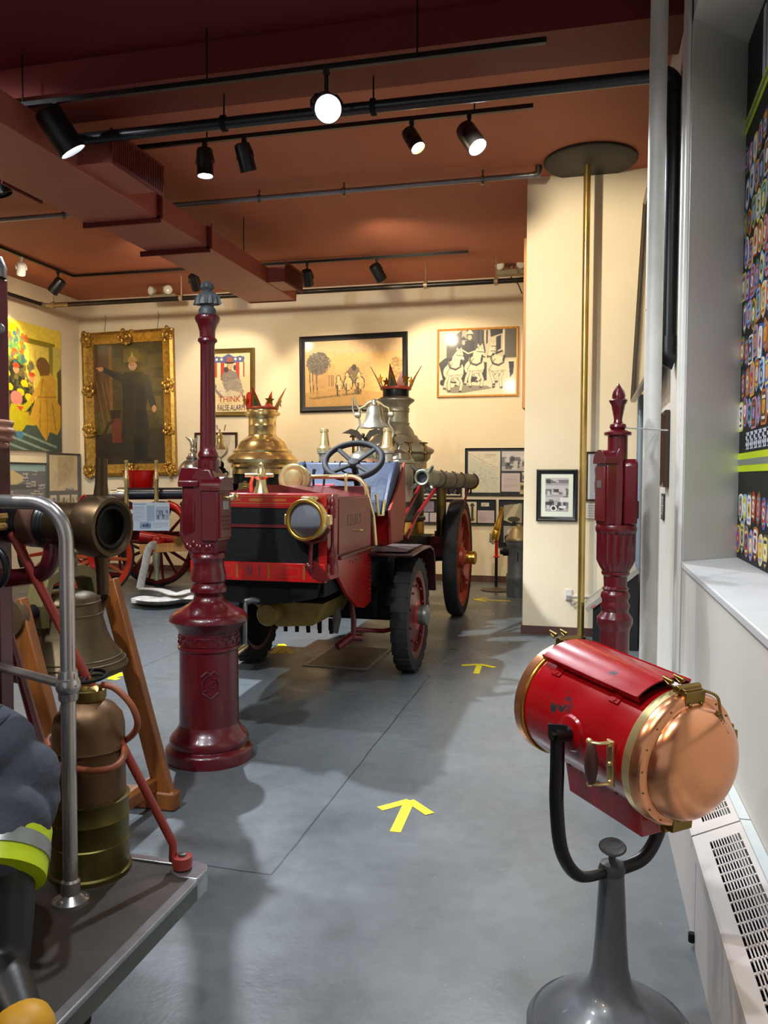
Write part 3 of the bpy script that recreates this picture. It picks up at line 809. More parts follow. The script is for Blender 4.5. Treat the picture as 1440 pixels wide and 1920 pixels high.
for x in (.61, .69): g.rect(x, .12, x + .03, .88, '#3e3a36').ell(x + .015, .2, .03, .06, '#3e3a36').ell(x + .015, .8, .03, .06, '#5a4a36')
g.rect(.82, .08, .92, .24, '#c9c4b8').text_lines(.84, .1, .9, .22, 3, '#3b3b3b'); g.rect(.78, .42, .99, .95, '#b8abae').text_lines(.8, .48, .97, .9, 6, '#8d8286', .4)
board('display_board', 'black board with drawings of two tall nozzles behind the engine rear wheel', 784, 930, 936, 984, g)
g = Img(80, 90, '#1a1b1f'); g.poly([(.1, .42), (.1, .1), (.55, .05), (.55, .48)], '#8f8b74').poly([(.1, .42), (.35, .1), (.5, .05), (.3, .48)], '#b5ae90').ell(.35, .4, .15, .06, '#3b3a30').rect(.6, .06, .98, .46, '#5f5f70').line([(.62, .4), (.95, .3)], .02, '#a9a9bb')
g.rect(.1, .55, .45, .9, '#9a968e').ell(.28, .68, .1, .08, '#c7bdb0').ell(.28, .82, .16, .1, '#2b2b2e').rect(.55, .55, .98, .9, '#777468')
board('display_board', 'dark board with a bearded man\'s photograph, behind the brass nozzle stand', 935, 1015, 937, 1028, g)

# --- frames on the pillar face and the right wall
g = Img(70, 90, '#dfe4d6'); g.rect(.14, .1, .86, .88, '#8a8792').photo(.14, .1, .86, .26, n=6).photo(.14, .27, .86, .54, n=16).photo(.14, .54, .86, .88, n=16); g.ell(.4, .8, .1, .07, '#e6e6e2').ell(.4, .8, .06, .045, '#2b2b2e').rect(.6, .56, .86, .66, '#d9d9d4').ell(.68, .77, .12, .03, '#dcdcd8')
board('framed_print', 'magazine page print in a thick black frame, next to the brass pole', 1006, 1083, 880, 977, g, 8.4, .045, BLACK, cat='picture')
g = Img(60, 90, '#d6d9da'); g.photo(.2, .06, .85, .16, n=6).photo(.2, .2, .85, .48, n=14).photo(.2, .52, .85, .84, n=14)
board('framed_print', 'two grey photographs in a thin brown frame behind the red post', 1098, 1172, 847, 940, g, 8.4, .02, MATS['dark_wood_frame'], cat='picture')
g = Img(60, 24, '#d9d6cc').text_lines(.05, .1, .95, .9, 5, '#8b877e', .5)
board('caption_card', 'pale caption card of small print below the brown frame', 1098, 1168, 944, 972, g, 8.4, 0, mat('card_white', '#d8d5cb', .6), cat='card')


def paint_big():
    g = Img(120, 100, '#6d6648').noise(.2, 6); g.poly([(0, .6), (1, .5), (1, 1), (0, 1)], '#7c7664').speck(0, .2, 1, .9, 60, .06, ['#b89a3a', '#8f4a2a', '#4a4a38', '#b5ac8c', '#d6b43a'], .7)
    return g.noise(.1, 30)


y0, y1 = 5.95, 8.2
r = picture('oil_painting', 'large painting hanging high on the wall behind the white standpipe', 'painting', (XR - .1, (y0 + y1) / 2, 2.33), -PI / 2, y1 - y0, 1.9, .06, .05, mat('black_brown_frame', '#241a14', .35, coat=.3), paint_big(), .12, .6, tilt=-.045, part='painting')
g = Img(20, 70, '#cfc9b4').text_lines(.1, .1, .9, .9, 20, '#9a937e', .4)
picture('framed_certificate', 'narrow brown-framed certificate on the wall just right of the white standpipe', 'picture', (XR - .002, 6.01, 1.54), -PI / 2, .28, .53, .03, .035, MATS['dark_wood_frame'], g, .2, .5)
g = Img(20, 24, '#1d1e20').text_lines(.1, .12, .9, .8, 7, '#a8a8a4', .7)
picture('wall_sign', 'small black sign with white print under the narrow certificate', 'sign', (XR - .002, 6.22, 1.3), -PI / 2, .2, .19, 0, .008, BLACKM, g, .5, 0)
# oak framed case on the flank of the pillar, seen edge on
z0, z1 = on_y(982, 765, 8.62).z, on_y(982, 446, 8.62).z
r = thing('oak_case', 'oak framed case seen edge-on along the side of the cream pillar', 'case', (-.65, 9.4, z0))
mb = MB(); mb.bx(-.665, -.622, 8.62, 10.2, z0, z1); mb.build('case', WOODL, r, bevel=.005)
mb = MB(); mb.bx(-.668, -.664, 8.7, 10.12, z0 + .08, z1 - .08); mb.build('panel', mat('case_panel', '#4b4a46', .3), r)
# outlet with plug and surface conduit on the pillar
P = on_y(1066, 1115, 8.4)
r = thing('wall_outlet', 'white power outlet with a plug near the floor on the pillar', 'outlet', (P.x, 8.4, P.z))
mb = MB(); mb.bx(P.x - .035, P.x + .035, 8.385, 8.4, P.z - .055, P.z + .055); mb.build('plate', WHITE, r, bevel=.004)
mb = MB(); mb.bx(P.x - .02, P.x + .02, 8.35, 8.385, P.z - .045, P.z - .005); mb.tube([(P.x, 8.36, P.z - .04), (P.x + .03, 8.36, P.z - .1), (P.x + .09, 8.38, P.z - .06)], .006, 8); mb.build('plug', mat('plug_grey', '#8d8b87', .5), r)
mb = MB(); mb.bx(P.x + .035, P.x + .45, 8.388, 8.4, P.z - .02, P.z - .005); mb.build('cord_cover', WHITE, r)
# ------------------------------------------------------------------ duct
r = thing('ventilation_duct', 'long dark red duct with flanges and side grilles hanging under the ceiling', 'duct', (-4.25, 7, 4.0))
DX0, DX1, DZ0, DZ1 = -4.63, -3.9, 4.0, 4.225
mb = MB(); mb.bx(DX0 - .02, DX1 + .0, 2.5, 6.9, DZ0, DZ1); mb.bx(DX0 + .02, DX1 - .005, 6.9, 7.92, DZ0 + .012, DZ1); mb.bx(DX0 + .03, DX1 - .01, 7.92, 10.6, DZ0 + .022, DZ1)
mb.build('casing', ductm, r, bevel=.004)
for y in (6.9, 7.92):
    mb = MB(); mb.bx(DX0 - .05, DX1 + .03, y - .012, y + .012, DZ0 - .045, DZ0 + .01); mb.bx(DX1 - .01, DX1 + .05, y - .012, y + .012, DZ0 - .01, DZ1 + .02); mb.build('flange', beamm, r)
mb = MB(); mb.bx(DX0 + .02, DX1, 10.6, 10.615, DZ0 + .01, DZ1 + .01); mb.build('end_cap', ductm, r)
def register(p, q, side, dz=.2):
    xo = p.x; xi = DX1 if side > 0 else DX0
    mb = MB(); mb.bx(xi - .005 * side, xo, p.y + .06, q.y - .06, DZ0 + .03, DZ1 - .01); b = mb.build('side_outlet', ductm, r)
    mb = MB(); mb.bx(xo - .004, xo + .016, p.y, q.y, DZ0 + .0, DZ1 + .04)
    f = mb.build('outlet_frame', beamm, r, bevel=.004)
    mb = MB()
    for i in range(26):
        y = p.y + .04 + (q.y - p.y - .08) * i / 25; mb.bx(xo + (.016 if side > 0 else -.012), xo + (.022 if side > 0 else -.006), y - .004, y + .004, DZ0 + .03, DZ1 + .01)
    mb.build('outlet_grille', mat('grille_dark_red', '#5a211b', .6), f)
register(on_z(207, 305, DZ0), on_z(290, 372, DZ0), 1)
register(on_z(535, 530, DZ0), on_z(568, 550, DZ0), 1)
register(on_z(2, 345, DZ0), on_z(55, 385, DZ0), -1)
for y in (8.9,):
    mb = MB(); mb.cyl((DX1 - .02, y, DZ1), (DX1 - .02, y, CEIL), .006, 8); mb.cyl((DX0 + .05, y, DZ1), (DX0 + .05, y, CEIL), .006, 8); mb.build('hanger_rod', DARK, r)

# ------------------------------------------------------------------ lighting tracks
TRK = {}


def track(key, label, a, b, rods=(), sz=.036):
    a, b = Vector(a), Vector(b)
    r = thing('lighting_track', label, 'lighting track', (a + b) / 2)
    d = (b - a).normalized(); n = Vector((-d.y, d.x, 0)) * sz / 2
    mb = MB(); vs = [p + s * n + Vector((0, 0, k * sz / 2)) for p in (a, b) for s in (-1, 1) for k in (-1, 1)]
    mb.add(vs, [(0, 1, 3, 2), (4, 6, 7, 5), (0, 4, 5, 1), (2, 3, 7, 6), (0, 2, 6, 4), (1, 5, 7, 3)])
    mb.build('rail', BLACK, r, bevel=.003)
    for p in rods:
        p = Vector(p); mb = MB(); mb.cyl(p, (p.x, p.y, CEIL), .006, 8); mb.build('suspension_rod', DARK, r)
    TRK[key] = (a, b)
    return r


Y1 = 5.14; z1 = 4.262
track(1, 'nearest black lighting track, hung on rods before the ceiling beam', (-5.5, Y1, z1), (on_y(1025, 66, Y1).x, Y1, z1), [(on_y(x, 140, Y1).x, Y1, z1) for x in (42, 388, 782)])
Y2 = 6.5; z2 = 4.48
track(2, 'black lighting track beyond the beam carrying four spotlights', (on_y(258, 286, Y2).x, Y2, z2), (on_y(1000, 196, Y2).x, Y2, z2), [(-3.2, Y2, z2), (-.9, Y2, z2)])
Y3 = 10.8; z3 = 4.585
track(3, 'far black lighting track above the framed photographs', (on_y(470, 494, Y3).x, Y3, z3), (on_y(878, 466, Y3).x, Y3, z3), [(-3, Y3, z3)])
c = on_z(135, 517, 4.592); e = on_z(352, 500, 4.592)
track(4, 'black lighting track running to the far corner above the mural', (c.x, 7.0, 4.592), (c.x, c.y, 4.592), [(c.x, 9, 4.592)])
track(5, 'short black lighting track above the gilt portrait', (c.x, c.y + .03, 4.592), (e.x, c.y + .03, 4.592), [((c.x + e.x) / 2, c.y + .03, 4.592)])

SPOTS = []


def spotlight(mount, aim, label, on=None, r=.075, ln=.25, hm=None, drop=.1, watts=60, size=70):
    """track lamp: adapter and yoke at the track, can pointing along aim"""
    mount = Vector(mount); aim = Vector(aim).normalized(); hm = hm or BLACK
    o = thing('track_spotlight', label, 'spotlight', mount, group='track spotlights')
    mb = MB(); mb.box(mount + Vector((0, 0, -.025)), (.035, .035, .05)); mb.cyl(mount, mount + Vector((0, 0, -drop)), .014, 10); mb.build('track_adapter', hm, o)
    ctr = mount + Vector((0, 0, -drop - r * .9)) + aim * (ln * .12)
    M = axis_m(ctr, aim)
    side = M.to_3x3() @ Vector((1, 0, 0))
    mb = MB(); P = []
    top = mount + Vector((0, 0, -drop))
    up = Vector((0, 0, 1)) - aim * aim.z; up = up.normalized() if up.length > .2 else M.to_3x3() @ Vector((0, 1, 0))
    for s in (-1, 1): mb.tube([top, top + side * s * (r * .8) + Vector((0, 0, -.005)), ctr + side * s * (r * 1.12) + Vector((0, 0, r * .4)), ctr + side * s * (r * 1.1)], .007, 6, flat=(1, 1.6)); mb.cyl(ctr + side * s * r * .9, ctr + side * s * r * 1.2, .016, 8)
    mb.build('yoke', hm, o)
    h = ln / 2
    mb = MB(M); mb.lathe([(r * .55, -h), (r * .92, -h + .012), (r, -h + .04), (r, h), (r * .93, h), (r * .9, h - .035), (0, h - .04)], 28); mb.build('housing', hm, o)
    mb = MB(M); mb.lathe([(0, h - .028), (r * .5, h - .024), (r * .88, h - .018)], 24)
    mb.build('lens', on[0] if on else mat('dark_lens', '#2b2c30', .15), o)
    if on:
        ld = bpy.data.lights.new('lamp', 'SPOT'); ld.energy = watts; ld.color = on[1]; ld.spot_size = math.radians(size); ld.spot_blend = .5; ld.shadow_soft_size = .05
        lo = bpy.data.objects.new('lamp', ld); lo.location = ctr + aim * (h + .03); lo.rotation_euler = (-aim).to_track_quat('Z', 'Y').to_euler(); COL.objects.link(lo)
    SPOTS.append(o)
    return o


COOL = (emis('cool_lamp_lens', '#eaf2ff', 40), (.86, .92, 1.0))
WARM = (emis('warm_lamp_lens', '#ffd9a0', 30), (1.0, .78, .5))
m1 = on_y(105, 205, Y1); spotlight((m1.x, Y1, z1), (.38, .36, -.75), 'large black spotlight on the near track beside the duct, lamp lit', COOL, .1, .32, drop=.08, watts=300, size=80)
m1 = on_y(612, 130, Y1); spotlight((m1.x, Y1, z1), (.45, -1.1, -.62), 'glaring white spotlight on the near track, facing the aisle', COOL, .09, .27, drop=.17, watts=260, size=85)
def m2(x, y): return (on_y(x, y, Y2).x, Y2, z2)
spotlight(m2(384, 268), (.02, -.0, -1), 'lit black spotlight pointing straight down, next to the duct outlet', COOL, .07, .24, drop=.09, watts=1150, size=105)
spotlight(m2(458, 262), (.12, .45, -1), 'unlit black spotlight just right of the one pointing straight down', None, .07, .23, drop=.08)
spotlight(m2(772, 228), (.5, -.25, -.85), 'small black spotlight with a warm lamp on the middle track', WARM, .062, .2, drop=.09, watts=90, size=70)
spotlight(m2(880, 212), (.5, -.3, -.8), 'black spotlight with a bluish lit lens near the ceiling disc', COOL, .08, .24, drop=.1, watts=320, size=85)
def m3(x): return (on_y(x, 485, Y3).x, Y3, z3)
spotlight(m3(576), (-.1, .75, -.9), 'black spotlight on the far track beside the duct end, aimed at the back wall', WARM, .075, .22, drop=.12, watts=150, size=75)
spotlight(m3(706), (.4, .7, -.85), 'black spotlight tilted over the brass chimney, lens glowing warm', WARM, .08, .24, drop=.1, watts=190, size=85)
spotlight((on_y(362, 505, c.y).x, c.y + .03, 4.592), (-.1, .9, -.8), 'black spotlight above the gilt portrait, partly behind the duct', WARM, .075, .23, drop=.1, watts=90, size=70)
p = on_x(117, 512, c.x); spotlight((c.x, p.y - .1, 4.592), (-.75, -.05, -.8), 'black spotlight in the far corner aimed at the mural', (WARM[0], (1, .83, .55)), .08, .24, drop=.13, watts=150, size=75)
p = on_x(40, 487, c.x); spotlight((c.x, p.y, 4.592), (-.5, .5, -.8), 'small white spotlight on the corner track above the mural', (WARM[0], (1, .86, .6)), .06, .17, WHITE, drop=.1, watts=80, size=70)
p = on_z(14, 352, 4.48); spotlight((-5.35, 6.55, 4.5), (.3, .2, -.8), 'black spotlight half hidden behind the duct outlet at the edge', None, .08, .24, drop=.08)

# ------------------------------------------------------------------ sprinkler pipes
steelp = mat('galvanised_pipe', '#8f9196', .35, .75, var=.2, vscale=3, stretch=(.6, 4, 4))
ys, zs = 8.1, 4.535
r = thing('sprinkler_pipe', 'steel sprinkler pipe ending at an elbow beside the dark ceiling disc', 'pipe', (-3.5, ys, zs))
xe = on_y(1008, 321, ys).x
mb = MB(); mb.cyl((XL + .02, ys, zs), (xe, ys, zs), .026, 14); mb.build('pipe', steelp, r)
mb = MB(); mb.tube([(xe - .04, ys, zs), (xe, ys, zs), (xe + .012, ys, zs + .02), (xe + .012, ys, zs + .075)], .034, 12); mb.build('elbow', STEEL, r)
for x in (120, 486, 645, 905):
    X = on_y(x, 370, ys).x
    mb = MB(); mb.lathe([(.026, -.02), (.036, -.015), (.036, .015), (.026, .02)], 14, axis_m((X, ys, zs), (1, 0, 0))); mb.cyl((X, ys, zs - .05), (X, ys, CEIL), .008, 8); mb.lathe([(.02, -.055), (.006, -.05), (.006, -.03)], 10, Matrix.Translation((X, ys, zs))); mb.build('sprinkler_head', STEEL, r)
yb, zb, xc = 11.25, 4.285, -8.33
blk2 = mat('dark_sprinkler_paint', '#2c2723', .35, .5, var=.3)
brn = mat('tan_pipe', '#9a8667', .4, .4, var=.2)
r = thing('sprinkler_pipe', 'dark sprinkler pipe running along below the ceiling before the back wall pictures', 'pipe', (-4.5, yb, zb))
mb = MB(); mb.cyl((xc + .4, yb, zb), (-.63, yb, zb), .036, 14); mb.build('back_run', blk2, r)
mb = MB(); mb.cyl((xc, 6.2, zb), (xc, yb - .08, zb), .03, 14); mb.build('side_run', blk2, r)
mb = MB(); mb.tube([(xc, yb - .12, zb), (xc, yb - .04, zb), (xc + .04, yb, zb), (xc + .42, yb, zb)], .04, 14); mb.build('corner_elbow', brn, r)
for x in (100, 340, 798, 930):
    X = on_y(x, 550, yb).x
    mb = MB(); mb.lathe([(.036, -.03), (.052, -.025), (.052, .025), (.036, .03)], 14, axis_m((X, yb, zb), (1, 0, 0))); mb.cyl((X, yb, zb), (X, yb, CEIL), .008, 8); mb.build('hanger', brn, r)

# emergency lamps
for x, y, lb in ((305, 550, 'twin-lamp emergency light hanging under the ceiling above the gilt portrait'), (958, 503, 'twin-lamp emergency light hanging under the ceiling beside the oak case')):
    EY_ = 11.75
    P = on_y(x, y, EY_)
    r = thing('emergency_light', lb, 'emergency light', (P.x, EY_, P.z - .05))
    mb = MB(); mb.bx(P.x - .02, P.x + .02, EY_ + .03, EY_ + .05, P.z - .03, CEIL); mb.build('drop_bracket', MATS.get('beige_plastic') or mat('beige_plastic', '#8d8268', .5), r)
    mb = MB(); mb.bx(P.x - .2, P.x + .24, EY_ - .05, EY_ + .1, P.z - .09, P.z - .02); mb.build('housing', mat('beige_plastic', '#8d8268', .5), r, bevel=.01)
    for s in (-1, 1):
        mb = MB(axis_m((P.x + s * .14, EY_ - .08, P.z + .03), (s * .4, -1, -.1))); mb.lathe([(.03, -.07), (.07, 0), (.07, .03), (.0, .035)], 16); h_ = mb.build('lamp_head', mat('lamp_plastic', '#b5ab93', .4), r)
        mb = MB(axis_m((P.x + s * .14, EY_ - .08, P.z + .03), (s * .4, -1, -.1))); mb.lathe([(.058, .03), (.05, .04), (0, .048)], 16); mb.build('lamp_glass', mat('lamp_glass', '#e4e0d2', .1), h_)
mb = MB(); p0 = on_y(960, 432, 12.0)
mb.tube([(p0.x, 11.95, CEIL), (p0.x, 11.95, p0.z - .05 if p0.z < CEIL else 4.5), (p0.x + .1, 11.98, 4.4), (p0.x + .12, 12.25, 4.36), (p0.x + .12, 12.39, 4.36)], .008, 8)
mb.build('bent_conduit', DARK, label='thin bent dark conduit dropping from the ceiling by the right emergency light', cat='conduit')
# ------------------------------------------------------------------ searchlight
BC = on_y(1143, 1890, 2.33); bx_, by_ = BC.x, 2.33
sl = thing('searchlight', 'antique red drum searchlight with a copper dome cover on a grey pedestal', 'searchlight', (bx_, by_, 0))
SLZ = .5
mb = MB(Matrix.Translation((bx_, by_, 0)))
mb.lathe([(.222, 0), (.232, .012), (.232, .045), (.222, .06), (.216, .066), (.213, .062), (.19, .085), (.15, .112), (.11, .132), (.08, .148), (.06, .175), (.05, .22), (.044, .3), (.038, .42), (.034, SLZ - .01), (.025, SLZ), (0, SLZ)], 56)
base = mb.build('pedestal', GREY, sl)
az, el = .739, .095
A = Vector((math.cos(el) * math.sin(az), -math.cos(el) * math.cos(az), -math.sin(el)))
D = on_y(1153.5, 1358.7, 2.309); Lh = .228; R0 = .16
DM = axis_m(D, A)   # local z to the dome, local y upwards, local x sideways
hx = DM.to_3x3() @ Vector((1, 0, 0)); uy = DM.to_3x3() @ Vector((0, 1, 0))
mb = MB(DM); mb.lathe([(R0, -Lh + .0), (R0, Lh - .01), (R0 - .01, Lh - .01), (R0 - .01, -Lh), ], 64)
drum = mb.build('drum', REDS, sl)
# rear copper cap with brass band
mb = MB(DM); mb.lathe([(0, -Lh - .05), (.08, -Lh - .042), (.14, -Lh - .02), (R0 + .003, -Lh - .012), (R0 + .007, -Lh - .01), (R0 + .007, -Lh + .018), (R0, -Lh + .02)], 64); mb.build('rear_cover', COPPER, sl)
mb = MB(DM); mb.torus((0, 0, -Lh + .024), R0 + .003, .0045, 64, 8); mb.build('rear_brass_band', BRASSG, sl)
# front ring and dome
mb = MB(DM); mb.lathe([(R0 + .002, Lh - .03), (R0 + .012, Lh - .028), (R0 + .013, Lh - .004), (R0 + .004, Lh - .002)], 64); mb.build('front_brass_ring', BRASS, sl)
mb = MB(DM); dome = [(R0 + .012, Lh - .004), (R0 + .012, Lh + .018), (R0 + .006, Lh + .026), (R0 - .008, Lh + .028), (R0 - .01, Lh + .03)]
for i in range(13): a = PI / 2 * i / 12; dome.append(((R0 - .012) * math.cos(a), Lh + .031 + .082 * math.sin(a)))
mb.lathe(dome, 64); cover = mb.build('dome_cover', COPPER, sl)
mb = MB(DM)
for i in range(18):
    a = 2 * PI * i / 18; mb.ball(((R0 + .0) * math.cos(a), (R0 + .0) * math.sin(a), Lh + .027), .003, 8)
mb.build('rivet', BRASSD, cover, kind='stuff')
for nm, a, z0_, z1_ in (('top_hinge', PI * .5, Lh - .03, Lh + .034), ('lower_catch', -PI * .5, Lh - .03, Lh + .034), ('side_catch', .12, Lh - .03, Lh + .03), ('rear_hinge', PI * .5, -Lh - .02, -Lh + .05)):
    Q = DM @ Matrix.Rotation(a, 4, 'Z')
    mb = MB(Q); mb.bx(R0 + .0, R0 + .026, -.03, .03, z0_ + .012, z1_ - .012); mb.bx(R0 - .02, R0 + .022, -.034, .034, z1_ - .012, z1_ - .005)
    mb.cyl((R0 + .024, -.04, (z0_ + z1_) / 2), (R0 + .024, .04, (z0_ + z1_) / 2), .009, 12)
    for s in (-1, 1): mb.ball((R0 - .01, s * .02, z1_ - .003), .005, 8)
    for s in (-.4, .4): mb.tube([(R0 + .02, s * .05, (z0_ + z1_) / 2 - .04), (R0 + .034, s * .05, (z0_ + z1_) / 2 - .06), (R0 + .03, s * .05, (z0_ + z1_) / 2 - .03)], .006, 8)
    mb.build(nm, BRASSD, sl, bevel=.0015)
mb = MB(DM)
ch = spline([(.03, R0 + .02, Lh + .02), (.05, R0 + .01, Lh + .05), (.055, R0 - .03, Lh + .062), (.06, R0 - .07, Lh + .082), (.052, R0 - .066, Lh + .083), (.04, R0 - .02, Lh + .06)], 8)
for i in range(0, len(ch) - 1): mb.ball(ch[i], .0042, 6)
mb.build('safety_chain', BRASSD, sl)
# raised vent hood along the top
def hood_pts(rr, a0, a1, n=14): return [(rr * math.cos(a0 + (a1 - a0) * i / n), rr * math.sin(a0 + (a1 - a0) * i / n)) for i in range(n + 1)]
mb = MB(DM); a0, a1 = PI * .5 - .42, PI * .5 + .62
hp = hood_pts(R0 + .03, a0, a1) ; hi = hood_pts(R0 + .026, a0, a1)[::-1]
mb.prism(hp + hi, -Lh + .035, Lh - .055)
for a in (a0, a1):
    c_, s_ = math.cos(a), math.sin(a); t = (-s_, c_)
    mb.prism([((R0 + .012) * c_, (R0 + .012) * s_), ((R0 + .034) * c_, (R0 + .034) * s_), ((R0 + .034) * c_ + t[0] * .004, (R0 + .034) * s_ + t[1] * .004), ((R0 + .012) * c_ + t[0] * .004, (R0 + .012) * s_ + t[1] * .004)], -Lh + .035, Lh - .055)
mb.build('vent_hood', REDS, sl)
for z in (-Lh + .1, Lh - .13):
    for a in (a0, a1):
        Q = DM @ Matrix.Rotation(a, 4, 'Z'); sg = 1 if a == a1 else -1
        mb = MB(Q); mb.bx(R0 - .001, R0 + .03, sg * .0, sg * .004, z - .013, z + .013); mb.bx(R0 - .001, R0 + .003, sg * .0, sg * .028, z - .016, z + .016); mb.cyl((R0 + .002, sg * .02, z), (R0 + .006, sg * .02, z), .006, 8); mb.build('hood_bracket', REDS, sl)
mb = MB(DM); a0, a1 = PI * .5 - .2, PI * .5 + .45; mb.prism(hood_pts(R0 + .002, a0, a1) + hood_pts(R0 + .0005, a0, a1)[::-1], -Lh + .05, Lh - .07); mb.build('vent_slot', BLACKM, sl)
# box keel below the drum
mb = MB(DM); zb0, zb1 = -Lh + .15, Lh - .03; 
mb.prism([(-.1, -R0 * .75), (.1, -R0 * .75), (.075, -R0 - .055), (-.075, -R0 - .055)], zb0, zb1); mb.build('lower_box', REDS, sl, bevel=.003)
mb = MB(DM)
for i in range(7): mb.ball((-.098 if i % 2 else -.1, -R0 * .78, zb0 + .02 + i * .045), .005, 6)
mb.build('rivet_row', RED3, sl, kind='stuff')
# handle on the near flank
Q = DM @ Matrix.Rotation(PI + .12, 4, 'Z'); hz = Lh - .075
sgn = 1 if (DM.to_3x3() @ Vector((-1, 0, 0))).y < 0 else -1
if sgn < 0: Q = DM @ Matrix.Rotation(-.12, 4, 'Z')
mb = MB(Q); mb.bx(R0 - .002, R0 + .006, -.062, .062, hz - .011, hz + .011)
for s in (-1, 1): mb.tube([(R0 + .004, s * .056, hz), (R0 + .03, s * .056, hz - .012), (R0 + .046, s * .056, hz - .036)], .0065, 8, flat=(1, .6)); mb.ball((R0 + .043, s * .058, hz - .032), .009, 8)
for s in (-.9, 0, .9): mb.ball((R0 + .007, s * .055, hz), .006, 8)
hd = mb.build('handle_bracket', BRASS, sl, bevel=.001)
mb = MB(Q); mb.lathe([(.006, -.056), (.011, -.05), (.017, -.02), (.018, 0), (.016, .025), (.01, .05), (.006, .056)], 16, Matrix.Translation((R0 + .043, 0, hz - .026)) @ Matrix.Rotation(-PI / 2, 4, 'X')); mb.build('handle_grip', mat('dark_wood_grip', '#4b2b26', .4, var=.2), hd)
# yoke
hside = hx if hx.y < 0 else -hx        # towards the viewer side
rr_ = R0 + .045
top = Vector((bx_, by_, SLZ))
for s, nm in ((1, 'yoke_arm'), (-1, 'yoke_arm')):
    pv = D - A * .0 + hside * (s * rr_)
    hv = hside * s; hv = Vector((hv.x, hv.y, 0)).normalized()
    ctrl = [pv, pv + Vector((0, 0, -.09)), pv + Vector((0, 0, -.19)), Vector((pv.x, pv.y, 0)) - hv * .02 + Vector((0, 0, SLZ + .1)), Vector((pv.x, pv.y, 0)) - hv * .08 + Vector((0, 0, SLZ + .02)), top + hv * .035 + Vector((0, 0, -.005)), top]
    mb = MB(); mb.tube(spline(ctrl, 6), .0165, 12, flat=(1.15, .85)); mb.build(nm, BLACK, sl)
    mb = MB(); mb.cyl(pv - hv * .045, pv + hv * .012, .021, 16); mb.cyl(pv + hv * .01, pv + hv * .022, .012, 6); mb.bx(pv.x - .025, pv.x + .025, pv.y - .004, pv.y + .004, pv.z + .0, pv.z + .03)
    mb.build('trunnion', BLACK, sl)
    mb = MB(); mb.lathe([(.05, 0), (.045, .008), (.03, .012), (.0, .013)], 24, axis_m(D + hside * s * (R0 - .003), hside * s)); mb.build('trunnion_boss', REDS, sl)
mb = MB(Matrix.Translation(top)); mb.lathe([(.034, -.015), (.038, 0), (.032, .018), (.016, .024), (.01, .026), (.01, .05)], 20); mb.build('yoke_seat', GREYD, sl)
mb = MB(Matrix.Translation(top + Vector((.0, -.02, .06))) @ Matrix.Rotation(.3, 4, 'X')); mb.lathe([(.01, -.02), (.012, .004), (.034, .01), (.038, .015), (.034, .019), (.02, .017), (0, .016)], 24); mb.build('clamp_knob', GREYD, sl)

# ------------------------------------------------------------------ convector covers along the right wall
radm = mat('convector_enamel', '#bdb7b2', .4, var=.03)


def convector(y0, y1, label, g0, g1):
    o = thing('convector', label, 'heater', (.46, (y0 + y1) / 2, 0))
    a, b = Vector((.365, 0, .385)), Vector((.515, 0, .455))
    mb = MB(); P = [(.38, .0), (.38, .33), (.365, .345), (.365, .385), (.372, .389), (.372, .34), (.392, .33), (.392, .0)]
    Mx = Matrix(((1, 0, 0, 0), (0, 0, 1, 0), (0, 1, 0, 0), (0, 0, 0, 1)))
    mb.prism(P, y0, y1, Mx); mb.build('front_panel', radm, o)
    mb = MB(); mb.bx(.515, XR - .002, y0, y1, .44, .462); mb.build('back_ledge', mat('ledge_paint', '#bcc4c4', .45), o)
    d = (b - a); n = Vector((-d.z, 0, d.x)).normalized()
    def pl(u0, u1, ya, yb_, t=.004, mbx=None):
        q = [a + d * u0, a + d * u1]
        vs = [Vector((p.x, y, p.z)) + n * k for p in q for y in (ya, yb_) for k in (0, -t)]
        mbx.add(vs, [(0, 1, 3, 2), (4, 6, 7, 5), (0, 4, 5, 1), (2, 3, 7, 6), (0, 2, 6, 4), (1, 5, 7, 3)])
    mb = MB(); U0, U1 = .3, .9
    pl(0, U0, y0, y1, mbx=mb); pl(U1, 1, y0, y1, mbx=mb); pl(U0, U1, y0, g0, mbx=mb); pl(U0, U1, g1, y1, mbx=mb)
    mb.build('top_panel', radm, o, smooth=False)
    mb = MB(); k = int((g1 - g0) / .055)
    for i in range(1, k): y = g0 + (g1 - g0) * i / k; pl(U0, U1, y - .0045, y + .0045, mbx=mb)
    for i in range(1, 11): u = U0 + (U1 - U0) * i / 11; pl(u - .012, u + .012, g0, g1, mbx=mb)
    mb.build('grille', radm, o, smooth=False)
    mb = MB()
    k = int((g1 - g0) / .02)
    for i in range(k): y = g0 + (g1 - g0) * i / k; mb.bx(.4, .5, y, y + .002, .26, .36)
    mb.cyl((.45, y0 + .02, .31), (.45, y1 - .02, .31), .014, 10); mb.build('heater_fins', mat('fin_metal', '#5a5a5c', .4, .8), o)
    mb = MB(); mb.bx(.392, .54, y0 + .005, y1 - .005, .0, .2); mb.build('inner_casing', BLACKM, o)


convector(2.885, 4.97, 'white convector cover along the wall behind the searchlight dome', 2.96, 3.7)
convector(.9, 2.875, 'nearer white convector cover with a long slotted grille below the sill', 1.0, 2.8)
mb = MB(); mb.cyl((.372, 2.88, .02), (.372, 2.88, .05), .012, 10); mb.build('corner_bolt', DARK, [o for o in bpy.data.objects if o.name == 'convector'][0])

